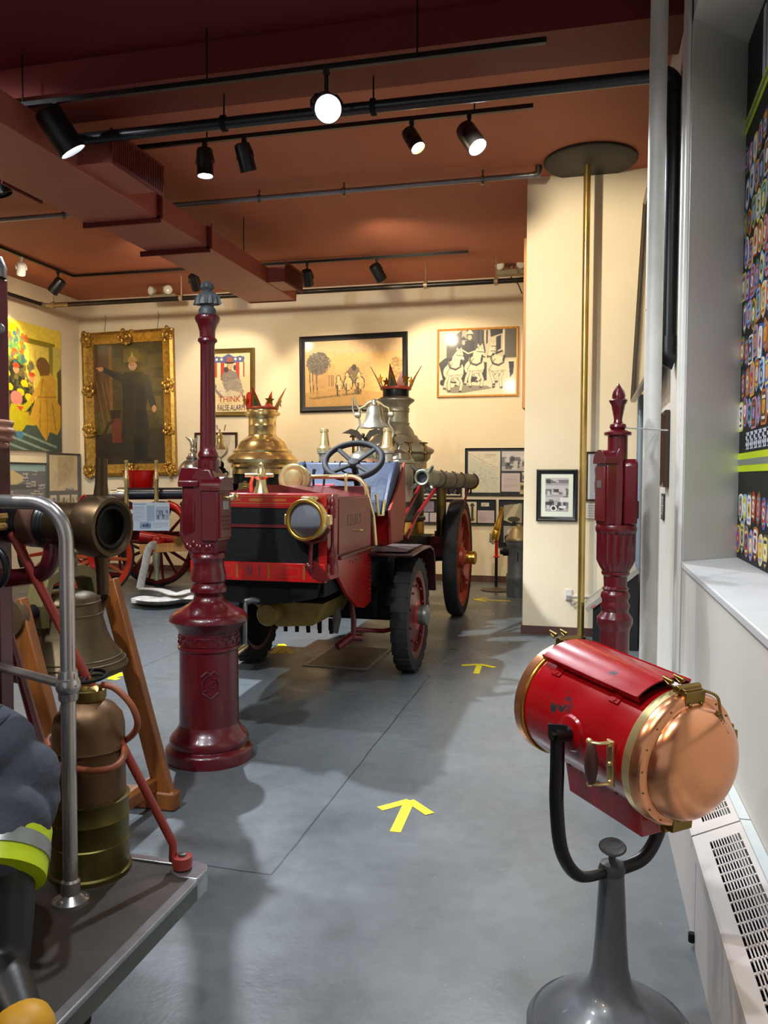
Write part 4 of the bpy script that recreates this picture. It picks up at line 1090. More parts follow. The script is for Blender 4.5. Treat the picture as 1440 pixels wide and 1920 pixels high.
# ------------------------------------------------------------------ patch banner in the recess
Y0B, Y1B = 3.3, 5.34
pb = thing('patch_banner', 'tall black banner covered with fire department patches, two neon stripes across it', 'banner', (XBOARD, (Y0B + Y1B) / 2, SILL))
xb = XBOARD
mb = MB(); mb.bx(xb, xb + .016, Y0B, Y1B, SILL + .005, HEAD - .005); mb.build('panel', mat('banner_black', '#0b0b0d', .55), pb)
LIME = mat('lime_reflective', '#cfe600', .45); SILV = mat('silver_reflective', '#8f9690', .35, .3)
def ysl(z0_, z1_, ya, yb_, x_, h_, m_, nm):
    mb = MB(); vs = [(x_, ya, z0_), (x_, yb_, z1_), (x_, yb_, z1_ + h_), (x_, ya, z0_ + h_)]
    mb.add(vs + [(v[0] + .003, v[1], v[2]) for v in vs], [(0, 1, 2, 3), (7, 6, 5, 4), (0, 4, 5, 1), (1, 5, 6, 2), (2, 6, 7, 3), (3, 7, 4, 0)]); return mb.build(nm, m_, pb, smooth=False)
zst = on_x(1380, 885, xb).z
ysl(zst, zst, Y0B, Y1B, xb - .004, .11, LIME, 'neon_stripe'); ysl(zst + .038, zst + .038, Y0B, Y1B, xb - .0055, .035, SILV, 'silver_band')
a, b = on_x(1394, 268, xb), on_x(1438, 158, xb)
sl_ = (b.z - a.z) / (b.y - a.y); za = a.z + sl_ * (Y1B - a.y); zz = za + sl_ * (Y0B - Y1B)
ysl(min(zz, 4.05), za, max(Y0B, Y1B - (4.05 - za) / abs(sl_)), Y1B, xb - .004, .09, LIME, 'neon_stripe'); ysl(min(zz, 4.05) + .03, za + .03, max(Y0B, Y1B - (4.05 - za) / abs(sl_)), Y1B, xb - .0055, .03, SILV, 'silver_band')
# white block lettering row above the lower stripe, and the tall letters at the top
mb = MB(); rg = random.Random(5)
y = Y1B - .28
while y > Y0B + .1:
    z0_ = zst + .125
    mb.box((xb - .003, y, z0_ + .012), (.004, .075, .02)); mb.box((xb - .003, y + .025, z0_ + .05), (.004, .025, .09)); mb.box((xb - .003, y, z0_ + .05), (.004, .075, .018)); mb.box((xb - .003, y, z0_ + .09), (.004, .075, .02)); mb.box((xb - .003, y - .026, z0_ + (.07 if rg.random() < .5 else .03)), (.004, .022, .04))
    y -= .115
mb.build('white_lettering', mat('banner_white', '#c9ccd6', .6), pb, smooth=False)
mb = MB(); c = on_x(1432, 75, xb)
for i in range(9): mb.box((xb - .003, c.y - .04 - i * .1, c.z - .02), (.004, .06, .36))
mb.build('white_heading', MATS['banner_white'], pb, smooth=False)
PAL = [hexc(h_) for h_ in ('#d8a52a', '#e8e4da', '#b3342a', '#3f5fae', '#7fb4e0', '#c9702a', '#8d8d98', '#d9c96a', '#4a7a4a', '#9c8fd0', '#c98a9c', '#5a4632', '#e0d0b0', '#a5552a', '#26365f')]
pm = mat('embroidered_patch', '#808080', .8, attr=True)


def outline(kind, w, h):
    if kind == 0: return [(w / 2 * math.cos(2 * PI * i / 20), h / 2 * math.sin(2 * PI * i / 20)) for i in range(20)]
    if kind == 1: return [(-w / 2, h * .38)] + [(w / 2 * math.cos(PI - PI * i / 8), h * .38 + h * .12 * math.sin(PI * i / 8)) for i in range(1, 8)] + [(w / 2, h * .38), (w / 2, -h * .15), (w * .32, -h * .36), (0, -h / 2), (-w * .32, -h * .36), (-w / 2, -h * .15)]
    if kind == 2: return [(-w * .42, -h / 2), (w * .42, -h / 2), (w / 2, -h * .42), (w / 2, h * .36), (w * .3, h / 2), (-w * .3, h / 2), (-w / 2, h * .36), (-w / 2, -h * .42)]
    return [(r_ * math.cos(2 * PI * i / 16 + .2) * w, r_ * math.sin(2 * PI * i / 16 + .2) * h) for i in range(16) for r_ in [(.5 if i % 4 < 2 else .4)]]


def patch_mb(mb, y, z, rg):
    w, h = rg.uniform(.112, .136), rg.uniform(.165, .2); kind = rg.choice([0, 0, 1, 1, 2, 3])
    cs = rg.sample(PAL, 4); t = rg.uniform(-.12, .12); c_, s_ = math.cos(t), math.sin(t)
    M = Matrix(((0, 0, -1, xb - .0005), (-c_, s_, 0, y), (s_, c_, 0, z), (0, 0, 0, 1)))
    mb.col = cs[0]; mb.prism(outline(kind, w, h), 0, .003, M)
    mb.col = cs[1]; mb.prism(outline(kind, w * .82, h * .86), .003, .0036, M)
    mb.col = cs[2]; mb.prism(outline(rg.choice([0, 1, 3]), w * .5, h * .42), .0036, .0042, M)
    mb.col = cs[3]; mb.prism([(-w * .3, h * .24), (w * .3, h * .24), (w * .26, h * .33), (-w * .26, h * .33)], .0036, .0042, M); mb.prism([(-w * .26, -h * .34), (w * .26, -h * .34), (w * .3, -h * .26), (-w * .3, -h * .26)], .0036, .0042, M)
    mb.col = cs[0]; mb.ball((0, 0, .0042), (w * .12, h * .1, .001), 6, M=M)
    mb.col = None


rg = random.Random(11); spots_ = []
z = SILL + .12; row = 0
while z < 3.62:
    y = Y1B - .06 - (.06 if row % 2 else 0)
    while y > Y0B + .07:
        zz_ = z + rg.uniform(-.02, .02); top = za + sl_ * (y - Y1B)
        if not (zst - .1 < zz_ < zst + .3) and zz_ < top - .13: spots_.append((y + rg.uniform(-.008, .008), zz_))
        y -= .13
    z += .186; row += 1
spots_.sort(key=lambda p: -p[0])
rest = MB()
for i, (y, z) in enumerate(spots_):
    if i < 100: mb = MB(); patch_mb(mb, y, z, rg); mb.build('patch', pm, pb, smooth=False)
    else: patch_mb(rest, y, z, rg)
if rest.v: rest.build('patches', pm, pb, smooth=False, kind='stuff')

# ------------------------------------------------------------------ red alarm post with a torch finial
XT = on_y(1157, 900, 4.72).x; YT = 4.72
zt = lambda y: on_y(1157, y, YT).z
PXM = (on_y(1167, 900, YT) - on_y(1157, 900, YT)).length / 10
ap = thing('alarm_post', 'red fire alarm post with a torch finial standing behind the searchlight', 'alarm post', (XT, YT, 0))
T0 = Matrix.Translation((XT, YT, 0))
def prof(lst, f=zt, k=PXM): return [(w_ * k, f(y_)) + tuple(rest_) for y_, w_, *rest_ in reversed(lst)]
mb = MB(T0); mb.lathe([(.2, 0), (.2, .08), (.17, .11), (.15, .2), (.1, .3), (.085, .36)] + prof([(1071, 27), (1076, 27), (1080, 23), (1099, 22), (1103, 26), (1107, 23), (1112, 27), (1118, 28), (1124, 25), (1128, 25), (1134, 28), (1140, 27), (1146, 25), (1152, 29), (1158, 34), (1168, 34), (1176, 30), (1184, 28), (1230, 28), (1260, 28)]), 40); mb.build('column', RED, ap)
mb = MB(T0); mb.lathe(prof([(980, 12), (984, 38), (990, 40), (996, 39), (1000, 37, .09), (1050, 37, .09), (1062, 31, .08), (1070, 26)]), 72, flute=18); mb.build('fluted_drum', RED, ap)
mb = MB(T0); mb.lathe(prof([(793, 8), (796, 15), (801, 16), (806, 13), (811, 26), (816, 26), (818, 19), (850, 19), (985, 18)]), 40); mb.build('neck', RED, ap)
mb = MB(T0); mb.lathe(prof([(748, 14), (751, 18), (755, 16), (760, 13, .1), (785, 8, .1), (789, 8), (793, 9)]), 40, flute=12); mb.build('torch_cup', RED, ap)
mb = MB(T0); mb.lathe(prof([(718, 0), (724, 4, .1), (734, 11, .12), (742, 13.5, .1), (748, 12)]), 30, flute=7); mb.build('torch_flame', RED, ap)


def alarm_box(M, w, h, d, name, m, par, arch=True):
    """alarm box: shaped body, hooded cap and hinged front; local x right, z up, faces -y"""
    mb = MB(M); mb.bx(-w / 2, w / 2, -d, 0, 0, h); b = mb.build(name, m, par, bevel=.008)
    mb = MB(M); P = [(-w * .55, h - .005), (-w * .55, h + .015)] + [(w * .54 * math.cos(PI - PI * i / 12), h + .015 + w * .38 * math.sin(PI * i / 12)) for i in range(13)] + [(w * .55, h + .015), (w * .55, h - .005)]
    Q = Matrix(((1, 0, 0, 0), (0, 0, 1, 0), (0, 1, 0, 0), (0, 0, 0, 1)))
    mb.prism(P, -d - .016, .0, M=Q); mb.build('box_cap', m, b, bevel=.004)
    return b


def box_door(M, w, h, d, par, m):
    mb = MB(M); mb.bx(-w * .42, w * .42, -d - .012, -d + .001, h * .06, h * .94); return mb.build('box_door', m, par, bevel=.004)


wb = .15; hb = zt(868) - zt(984); zb_ = zt(984)
MA = Matrix.Translation((XT, YT, zb_)) @ Matrix.Rotation(-math.radians(68), 4, 'Z') @ Matrix.Translation((0, -.03, 0))
b1 = alarm_box(MA, wb, hb, .062, 'alarm_box', RED, ap); d1 = box_door(MA, wb, hb, .062, b1, RED3)
mb = MB(MA); mb.bx(-.03, .03, -.077, -.073, hb * .6, hb * .72); mb.build('box_plate', mat('plate_dull', '#7d7a70', .4, .6), b1)
MB2 = Matrix.Translation((XT, YT, zb_)) @ Matrix.Rotation(math.radians(88), 4, 'Z') @ Matrix.Translation((0, -.035, .0))
b2 = MB(MB2); b2.prism([(-.07, 0), (.07, 0), (.075, .02), (.075, hb * .98), (.04, hb * 1.06), (-.04, hb * 1.06), (-.075, hb * .98), (-.075, .02)], 0, .075, M=Matrix(((1, 0, 0, 0), (0, 0, -1, 0), (0, 1, 0, 0), (0, 0, 0, 1)))); b2 = b2.build('phone_box', RED, ap, bevel=.014)
mb = MB(MB2); mb.box((0, -.078, hb * .25), (.09, .012, .1)); mb.build('box_panel', RED3, b2, bevel=.005)
mb = MB(T0 @ Matrix.Rotation(.1, 4, 'Z')); mb.prism([(-.03, zt(988)), (.02, zt(988)), (.026, zt(900)), (.02, zt(850)), (.0, zt(838)), (-.02, zt(850)), (-.03, zt(900))], -.082, -.04, M=Matrix(((1, 0, 0, 0), (0, 0, 1, 0), (0, 1, 0, 0), (0, 0, 0, 1)))); mb.build('front_bracket', RED, ap, bevel=.008)
mb = MB(); mb.tube([(XT + .02, YT, zt(802)), (XT + .3, YT + .4, zt(800)), (WP.x, WPY, zt(800))], .004, 6); mb.build('tie_wire', mat('pale_wire', '#c9c7c0', .5), ap)

# reading lectern behind the post
l0, l1 = on_y(1112, 1150, 7.8).x, on_y(1197, 1100, 7.8).x
le = thing('lectern_stand', 'black lectern with a slanted grey text panel, behind the torch-topped red post', 'lectern', ((l0 + l1) / 2, 7.98, 0))
XZ = Matrix(((1, 0, 0, 0), (0, 0, 1, 0), (0, 1, 0, 0), (0, 0, 0, 1)))
mb = MB(); mb.prism([(l0, 0), (l1, 0), (l1, .73), (l0, .36)], 7.8, 8.2, M=XZ); mb.build('body', BLACK, le, bevel=.006)
mb = MB(); mb.prism([(l0 - .05, .345), (l1 + .005, .735), (l1 - .02, .775), (l0 - .075, .385)], 7.76, 8.24, M=XZ); mb.build('text_panel', mat('panel_grey', '#8f8a80', .4, var=.1), le)
mb = MB(); mb.box((l0 + .0, 7.757, .405), (.05, .006, .018), ry=-.6); mb.build('red_mark', mat('red_mark', '#a2564d', .5), le)
# ------------------------------------------------------------------ motor fire engine; coordinates (u from its centre line, Y, z)
EX = -2.1
E0 = Matrix.Translation((EX, 0, 0))
fe = thing('fire_engine', 'red motor steam fire engine with steering wheel and nickel boiler, facing the viewer', 'fire engine', (EX, 6.6, 0))
def em(): return MB(E0)
XZm = Matrix(((1, 0, 0, 0), (0, 0, 1, 0), (0, 1, 0, 0), (0, 0, 0, 1)))     # (x, z, y) prism in the xz plane
YZm = Matrix(((0, 0, 1, 0), (1, 0, 0, 0), (0, 1, 0, 0), (0, 0, 0, 1)))     # (y, z, x) prism in the yz plane
YF = 5.0
HU = .46

# radiator box
mb = em(); mb.bx(-HU - .02, HU + .01, YF + .02, YF + .25, .92, 1.4); mb.bx(-HU - .02, HU + .01, YF, YF + .25, 1.4, 1.49); mb.bx(-HU - .02, -HU + .04, YF, YF + .25, .92, 1.4); mb.bx(HU - .05, HU + .01, YF, YF + .25, .92, 1.4)
rad = mb.build('radiator_shell', RED2, fe, bevel=.008)
gm = bpy.data.materials.new('radiator_mesh'); gm.use_nodes = True
_n, _k = gm.node_tree.nodes, gm.node_tree.links; _b = _n['Principled BSDF']; _b.inputs['Roughness'].default_value = .7; _b.inputs['Specular IOR Level'].default_value = .15
_t = _n.new('ShaderNodeTexCoord'); _m = _n.new('ShaderNodeMapping'); _m.inputs['Scale'].default_value = (1, 1, 1); _w = _n.new('ShaderNodeTexBrick'); _w.inputs['Scale'].default_value = 45; _w.inputs['Color1'].default_value = (.006, .0065, .007, 1); _w.inputs['Color2'].default_value = (.01, .0105, .011, 1); _w.inputs['Mortar'].default_value = (.035, .038, .04, 1); _w.inputs['Mortar Size'].default_value = .012; _w.inputs['Brick Width'].default_value = .5; _w.inputs['Row Height'].default_value = .4
_m.inputs['Rotation'].default_value = (PI / 2, 0, 0)
_k.new(_t.outputs['Object'], _m.inputs[0]); _k.new(_m.outputs[0], _w.inputs['Vector']); _k.new(_w.outputs['Color'], _b.inputs['Base Color'])
for z0_, z1_ in ((.985, 1.265), (1.285, 1.4)):
    mb = em(); mb.bx(-HU + .04, HU - .05, YF + .008, YF + .03, z0_, z1_); mb.build('radiator_core', gm, rad)
mb = em(); mb.bx(-HU + .04, HU - .05, YF - .004, YF + .02, 1.265, 1.285); mb.build('radiator_bar', RED3, rad)
mb = em()
for z in (1.425, 1.47): mb.bx(-HU, HU - .02, YF - .0015, YF, z - .0025, z + .0025)
mb.box((-.02, YF, 1.447), (.1, .003, .02)); mb.box((-.18, YF, 1.447), (.1, .003, .012)); mb.box((.14, YF, 1.447), (.1, .003, .012)); mb.build('gilt_striping', mat('gold_leaf', '#a8682c', .4, .4), rad, smooth=False)
# bumper panel
mb = em(); mb.bx(-HU - .03, HU + .005, YF - .02, YF + .03, .912, 1.035); bump_ = mb.build('bumper_panel', REDB, fe, bevel=.004)
mb = em()
for c in (-.27, .2):
    for b in ((c - .09, c + .09, .945, .948), (c - .09, c + .09, 1.003, 1.006), (c - .09, c - .087, .945, 1.006), (c + .087, c + .09, .945, 1.006)): mb.bx(b[0], b[1], YF - .0225, YF - .02, b[2], b[3])
    for b in ((c - .13, c - .115, .93, 1.022), (c + .115, c + .13, .93, 1.022)): mb.bx(b[0], b[1], YF - .0215, YF - .02, b[2], b[3])
mb.build('gilt_striping', MATS['gold_leaf'], bump_, smooth=False)
for i, ch in enumerate('N1'): text_mesh('faded_number', ch, .1, .001, mat('faded_blue', '#3d4150', .6), bump_, E0 @ Matrix.Translation((-.06 + i * .07, YF - .0215, .975)) @ Matrix.Rotation(PI / 2, 4, 'X'), sx=.5)
# bonnet: top with sloped shoulders, side panel, lower skirt
mb = em()
sec = lambda y, zt_, zs_: [(-HU, y, .95), (HU, y, .95), (HU, y, zs_), (HU - .04, y, zs_ + .012), (.06, y, zt_), (-.06, y, zt_), (-HU + .04, y, zs_ + .012), (-HU, y, zs_)]
A_, B_ = sec(YF + .24, 1.545, 1.465), sec(6.15, 1.53, 1.455); n = 8
mb.add(A_ + B_, [tuple(range(n)), tuple(range(2 * n - 1, n - 1, -1))] + [(i, i + n, (i + 1) % n + n, (i + 1) % n) for i in range(n)])
bon = mb.build('bonnet', RED3, fe, ang=20)
for s in (1, -1):
    mb = em(); mb.bx(s * HU, s * (HU + .012), YF + .27, 6.1, 1.07, 1.45); pn = mb.build('bonnet_side_door', mat('weathered_red', '#7d2c22', .4, var=.2, vscale=3, coat=.15), bon, bevel=.004)
    if s > 0:
        text_mesh('faded_lettering', 'F.D.N.Y.', .12, .0008, mat('faded_gilt', '#5c4630', .55, .2), pn, E0 @ Matrix.Translation((s * (HU + .0125), 5.66, 1.29)) @ Matrix.Rotation(PI / 2, 4, 'Z') @ Matrix.Rotation(PI / 2, 4, 'X'), sx=.95)
        mb = em(); mb.cyl((HU + .01, 5.68, 1.215), (HU + .04, 5.68, 1.215), .008, 8); mb.tube([(HU + .04, 5.66, 1.215), (HU + .045, 5.72, 1.212), (HU + .04, 5.75, 1.214)], .009, 8); mb.build('door_latch', BRASS, pn)
    mb = em(); mb.prism([(YF + .24, 1.06), (6.15, 1.06), (6.15, .62), (5.95, .6), (5.75, .64), (5.5, .76), (5.3, .9)], s * (HU - .02), s * (HU + .006), M=YZm); sk = mb.build('side_skirt', RED2, fe, bevel=.003)
    mb = em(); mb.bx(s * (HU - .01), s * (HU + .03), YF + .27, 6.15, 1.035, 1.06); mb.build('skirt_ledge', RED3, fe, bevel=.005)
    mb = em()
    for i in range(12): mb.ball((s * (HU + .006), 6.1, .66 + .034 * i), .007, 6)
    for i in range(7): mb.ball((s * (HU + .006), 5.55 + .07 * i, 1.0 - .012 * (i % 2)), .007, 6)
    mb.build('rivet_row', RED3, sk, kind='stuff')
    # turned lamp posts at the front corner
    mb = em(); mb.lathe([(.012, .96), (.02, .98), (.016, 1.02), (.03, 1.05), (.034, 1.09), (.02, 1.13), (.012, 1.16), (.012, 1.33), (.022, 1.34), (.026, 1.38), (.018, 1.41), (.024, 1.42), (.02, 1.45), (.008, 1.47), (0, 1.49)], 16, Matrix.Translation((s * (HU + .035), YF + .05, 0))); mb.build('corner_post', RED3, fe)
# cowl and floor
mb = em(); mb.bx(-HU, HU - .04, 6.15, 6.3, .95, 1.53); mb.build('dash_board', RED3, fe, bevel=.008)
mb = em(); mb.bx(-.6, .6, 6.15, 7.3, .94, 1.0); mb.bx(-.42, .42, 5.1, 9.2, .8, .95); mb.build('chassis', DARK, fe)
# head lamp
HL = Vector((.38, 4.9, 1.328)); ha = Vector((-.1, -1, 0)).normalized(); HM = axis_m(HL, ha)
mb = MB(E0 @ HM); mb.lathe([(.05, -.12), (.09, -.1), (.125, -.04), (.132, 0), (.132, .045), (.128, .052), (.116, .05), (.113, .03), (.08, -.03), (.0, -.07)], 40); lamp = mb.build('headlamp_body', BRASS, fe)
mb = MB(E0 @ HM); mb.torus((0, 0, .05), .122, .013, 44, 10); mb.build('headlamp_rim', BRASSG, lamp)
mb = MB(E0 @ HM); mb.lathe([(.114, .03), (.1, .005), (.075, -.03), (.045, -.055), (0, -.065)], 32); mb.build('headlamp_reflector', mat('reflector', '#b4b8be', .3, .3), lamp)
glass = bpy.data.materials.new('clear_glass'); glass.use_nodes = True; _g = glass.node_tree; _g.nodes.remove(_g.nodes['Principled BSDF'])
_a, _c, _x, _f = _g.nodes.new('ShaderNodeBsdfTransparent'), _g.nodes.new('ShaderNodeBsdfGlossy'), _g.nodes.new('ShaderNodeMixShader'), _g.nodes.new('ShaderNodeFresnel')
_c.inputs['Roughness'].default_value = .04; _a.inputs[0].default_value = (.93, .95, .96, 1); _f.inputs[0].default_value = 1.6
_g.links.new(_f.outputs[0], _x.inputs[0]); _g.links.new(_a.outputs[0], _x.inputs[1]); _g.links.new(_c.outputs[0], _x.inputs[2]); _g.links.new(_x.outputs[0], _g.nodes['Material Output'].inputs['Surface'])
mb = MB(E0 @ HM); mb.lathe([(0, .046), (.06, .043), (.113, .036)], 32); mb.build('headlamp_glass', glass, lamp)
mb = MB(E0 @ HM); mb.lathe([(0, -.03), (.012, -.028), (.016, 0), (.01, .02), (0, .024)], 12); mb.build('burner', NICKEL, lamp)
for s in (.14, -.14): mb = em(); mb.box(HL + Vector((s, 0, .0)), (.03, .05, .065)); mb.build('lamp_hinge', BRASS, lamp, bevel=.005)
mb = em(); mb.lathe([(.05, 0), (.058, .01), (.058, .022), (.045, .028)], 20, Matrix.Translation(HL + Vector((0, .03, .12)))); mb.build('lamp_vent', BRASS, lamp)
mb = em(); mb.tube([HL + Vector((-.12, .06, -.06)), HL + Vector((-.08, .06, -.13)), HL + Vector((0, .06, -.155)), HL + Vector((.08, .06, -.13)), HL + Vector((.12, .06, -.06))], .014, 8); mb.tube([HL + Vector((0, .06, -.15)), (HL.x, 4.94, 1.05), (HL.x, 4.95, .99)], .014, 10); mb.ball((HL.x - .01, 4.95, 1.02), .03, 10); mb.prism([(HL.x, 1.05), (HL.x + .02, 1.06), (HL.x + .13, .95), (HL.x + .1, .925), (HL.x, .96)], 4.95, 4.98, M=XZm); mb.build('lamp_bracket', RED3, lamp)
# filler cap and brass rail along the dash
mb = em(); mb.lathe([(.055, 1.48), (.05, 1.5), (.035, 1.54), (.032, 1.58), (.05, 1.6), (.05, 1.615), (.03, 1.62), (.026, 1.65), (.014, 1.67), (.016, 1.685), (.0, 1.7)], 24, Matrix.Translation((-.016, 5.08, 0))); mb.cyl((-.13, 5.08, 1.61), (.07, 5.08, 1.61), .013, 10); mb.tube([(-.08, 5.1, 1.61), (-.12, 5.15, 1.56), (-.13, 5.18, 1.5)], .012, 8); mb.build('filler_cap', BRASS, fe)
mb = em(); pts = [Vector((-.15, 6.0, 1.6)), Vector((.33, 6.02, 1.605))] + arc((.33, 6.03, 1.475), .13, PI / 2, 0, 10)[1:] + [Vector((.465, 6.2, 1.3)), Vector((.48, 6.22, 1.06))]
mb.tube(pts, .017, 12); mb.tube([(.5, 6.16, 1.47), (.5, 6.2, 1.36), (.505, 6.22, 1.3), (.535, 6.24, 1.3), (.545, 6.25, 1.42)], .013, 10); mb.cyl((.4, 6.05, 1.33), (.47, 6.2, 1.33), .012, 8)
for p in ((-.02, 6.0, 1.602), (.3, 6.02, 1.605)): mb.ball(p, .025, 10)
mb.tube([(.3, 6.0, 1.6), (.3, 6.0, 1.47)], .012, 8); mb.ball((.3, 6.0, 1.46), .02, 8)
mb.build('brass_rail', BRASS, fe)
mb = MB(E0 @ axis_m((-.02, 5.72, 1.585), (.12, -1, .0))); mb.lathe([(.02, -.3), (.06, -.25), (.1, -.16), (.1, -.02), (.115, 0), (.118, .012), (.105, .018), (.075, .012), (.07, .02), (.035, .024), (0, .022)], 32); mb.build('brass_horn_lamp', BRASS, fe)
# steering wheel
SM = axis_m((.28, 6.28, 1.735), (.05, -.62, .78))
mb = MB(E0 @ SM); mb.torus((0, 0, 0), .232, .025, 48, 10); st = mb.build('steering_wheel', BLACKM, fe)
mb = MB(E0 @ SM)
for i in range(4): a = PI / 4 + PI / 2 * i; mb.tube([(.02 * math.cos(a), .02 * math.sin(a), -.03), (.23 * math.cos(a), .23 * math.sin(a), 0)], .017, 8, flat=(.8, 1.3))
mb.lathe([(.05, -.05), (.05, -.02), (.04, -.005), (0, .005)], 16); mb.torus((0, 0, -.04), .12, .007, 24, 6, a0=PI * .9, a1=PI * 1.5); mb.build('spokes', BLACKM, st)
mb = MB(E0 @ SM); mb.tube([(0, 0, -.03), (0, 0, -.6)], .028, 12); mb.build('steering_column', BLACK, fe)
# levers
mb = em()
for x, t in ((-.08, .0), (-.0, .05)): mb.tube([(x, 6.35, 1.45), (x, 6.33 + t, 1.6), (x, 6.36 + t, 1.66)], [.01, .01, .016], 8)
mb.build('hand_lever', BLACK, fe)
# seat
mb = em(); P = [(6.85, 1.3), (7.12, 1.34), (7.2, 1.5), (7.26, 1.74), (7.33, 1.74), (7.36, 1.3)]
mb.prism(P, -.5, .4, M=YZm); mb.prism([(6.75, 1.28), (7.2, 1.28), (7.2, 1.4), (6.78, 1.4)], -.5, .4, M=YZm)
for s in (-.5, .4): mb.prism([(6.8, 1.3), (7.3, 1.3), (7.33, 1.745), (7.2, 1.74), (7.05, 1.62), (6.9, 1.45)], s - .03, s + .03, M=YZm)
seat = mb.build('seat', LEATHER, fe, bevel=.025)
mb = em()
for i in range(13): mb.ball((-.49 + .075 * i, 7.275, 1.742), .009, 8)
mb.build('seat_stud', BLACK, seat, kind='stuff')
for s in (-.54, .45):
    mb = em(); mb.prism([(6.8, 1.32), (7.1, 1.5), (7.38, 1.74), (7.42, 1.3), (7.3, 1.02), (6.85, 1.02)], s - .012, s + .012, M=YZm); mb.build('seat_side', mat('faded_red', '#8f3a2e', .4, var=.15), fe, bevel=.004)
mb = em(); mb.bx(-.5, .42, 6.95, 7.35, 1.0, 1.28); mb.build('seat_box', REDB, fe)
mb = em(); mb.bx(-.23, -.02, 6.72, 6.74, 1.42, 1.54); mb.build('red_bag', mat('red_cloth', '#c2243a', .6), fe, bevel=.02)
# front mudguards
for s in (1, -1):
    mb = em(); P = [(6.05, 1.01), (6.5, 1.025), (6.8, 1.02), (6.93, .98), (7.02, .87), (7.06, .6)]; Q_ = [(y, z - .018) for y, z in P[::-1]]
    Q_[0] = (P[-1][0] - .018, .6); Q_[1] = (7.0, .86)
    mb.prism(P + Q_, s * .45, s * .82, M=YZm); mud = mb.build('mudguard', mat('mudguard_maroon', '#2e0a0c', .35, coat=.3), fe, bevel=.004)
    mb = em(); mb.bx(s * .5, s * .76, 6.1, 6.72, 1.024, 1.035); mb.build('step_mat', mat('step_rubber', '#4a3a38', .7), mud)
    mb = em(); mb.prism([(6.1, .99), (6.9, .99), (7.04, .6), (7.0, .5), (6.2, .75)], s * .45, s * .455, M=YZm); mb.build('mudguard_side', BLACKM, mud)


def wheel(M, R, tyre, tw, disc=None, spokes=0, hubr=.1, hubl=.2, rim_m=None, sp_m=None, hub_m=None, cap_m=None, par=None, name='wheel'):
    """wheel about the local x axis, +x is the outer face"""
    Q = M @ Matrix.Rotation(PI / 2, 4, 'Y')
    mb = MB(Q); h = tw / 2
    mb.lathe([(R - tyre, -h), (R - .015, -h), (R, -h + .02), (R, h - .02), (R - .015, h), (R - tyre, h)], 56); mb.f.pop(); mb.f.pop(); mb.mi = mb.mi[:-2]; mb.c = mb.c[:-2]
    w_ = mb.build('tyre', RUBBER, par)
    mb = MB(Q); r0 = R - tyre
    mb.lathe([(r0 - .055, -h * .8), (r0 + .002, -h * .95), (r0 + .002, h * .95), (r0 - .055, h * .8), (r0 - .055, -h * .8)], 56); mb.f.pop(); mb.f.pop(); mb.mi = mb.mi[:-2]; mb.c = mb.c[:-2]
    mb.build('rim', rim_m, par)
    if disc:
        mb = MB(Q); mb.lathe([(r0 - .03, h * .2), (r0 * .6, h * .6), (hubr, h * .9), (hubr, -h * .9), (r0 * .6, -h * .3), (r0 - .03, -h * .2)], 40); mb.build('disc', disc, par)
    for i in range(spokes):
        a = 2 * PI * i / spokes + .1
        mb = MB(Q); mb.tube([(hubr * .7 * math.cos(a), hubr * .7 * math.sin(a), 0), ((r0 - .04) * math.cos(a), (r0 - .04) * math.sin(a), 0)], [.028, .018], 8, flat=(.75, 1.1)); mb.build('spoke', sp_m or rim_m, par)
    mb = MB(Q); mb.lathe([(hubr, -h), (hubr * 1.05, 0), (hubr, h * .9), (hubr * .75, h), (hubr * .6, hubl * .6), (hubr * .55, hubl)], 28); hb = mb.build('hub', hub_m or rim_m, par)
    if cap_m:
        mb = MB(Q); mb.lathe([(hubr * .6, hubl * .5), (hubr * .6, hubl * .98), (hubr * .66, hubl), (hubr * .66, hubl + .03), (hubr * .4, hubl + .045), (0, hubl + .045)], 24); mb.build('hub_cap', cap_m, par)
    return hb


for s in (1, -1):
    Mw = Matrix.Translation((EX + s * .7, 6.55, .465)) @ (Matrix.Identity(4) if s > 0 else Matrix.Rotation(PI, 4, 'Z'))
    hb = wheel(Mw, .465, .1, .13, disc=RED3, hubr=.13, hubl=.11, rim_m=RED3, hub_m=REDB, cap_m=mat('cap_grey', '#77786f', .4, .5), par=fe)
    mb = MB(Mw @ Matrix.Rotation(PI / 2, 4, 'Y'))
    for i in range(24): a = 2 * PI * i / 24; mb.box((.458 * math.cos(a), .458 * math.sin(a), 0), (.02, .07, .134), rz=a)
    mb.build('tread_block', RUBBER, fe, kind='stuff')
    mb = MB(Mw @ Matrix.Rotation(PI / 2, 4, 'Y')); mb.lathe([(.0, -.1), (.26, -.1), (.33, -.06), (.33, -.03), (0, -.03)], 36); mb.build('brake_drum', DARK, fe)
    mb = MB(Mw @ Matrix.Rotation(PI / 2, 4, 'Y'))
    for i in range(10): a = 2 * PI * i / 10; mb.ball((.24 * math.cos(a), .24 * math.sin(a), .05), .014, 8)
    mb.build('wheel_bolt', RED3, fe, kind='stuff')
    Mw = Matrix.Translation((EX + s * .66, 9.36, .672)) @ (Matrix.Identity(4) if s > 0 else Matrix.Rotation(PI, 4, 'Z'))
    wheel(Mw, .672, .105, .15, spokes=14, hubr=.12, hubl=.17, rim_m=mat('wheel_red_brown', '#943623', .4, var=.15), cap_m=BRASSG, par=fe)
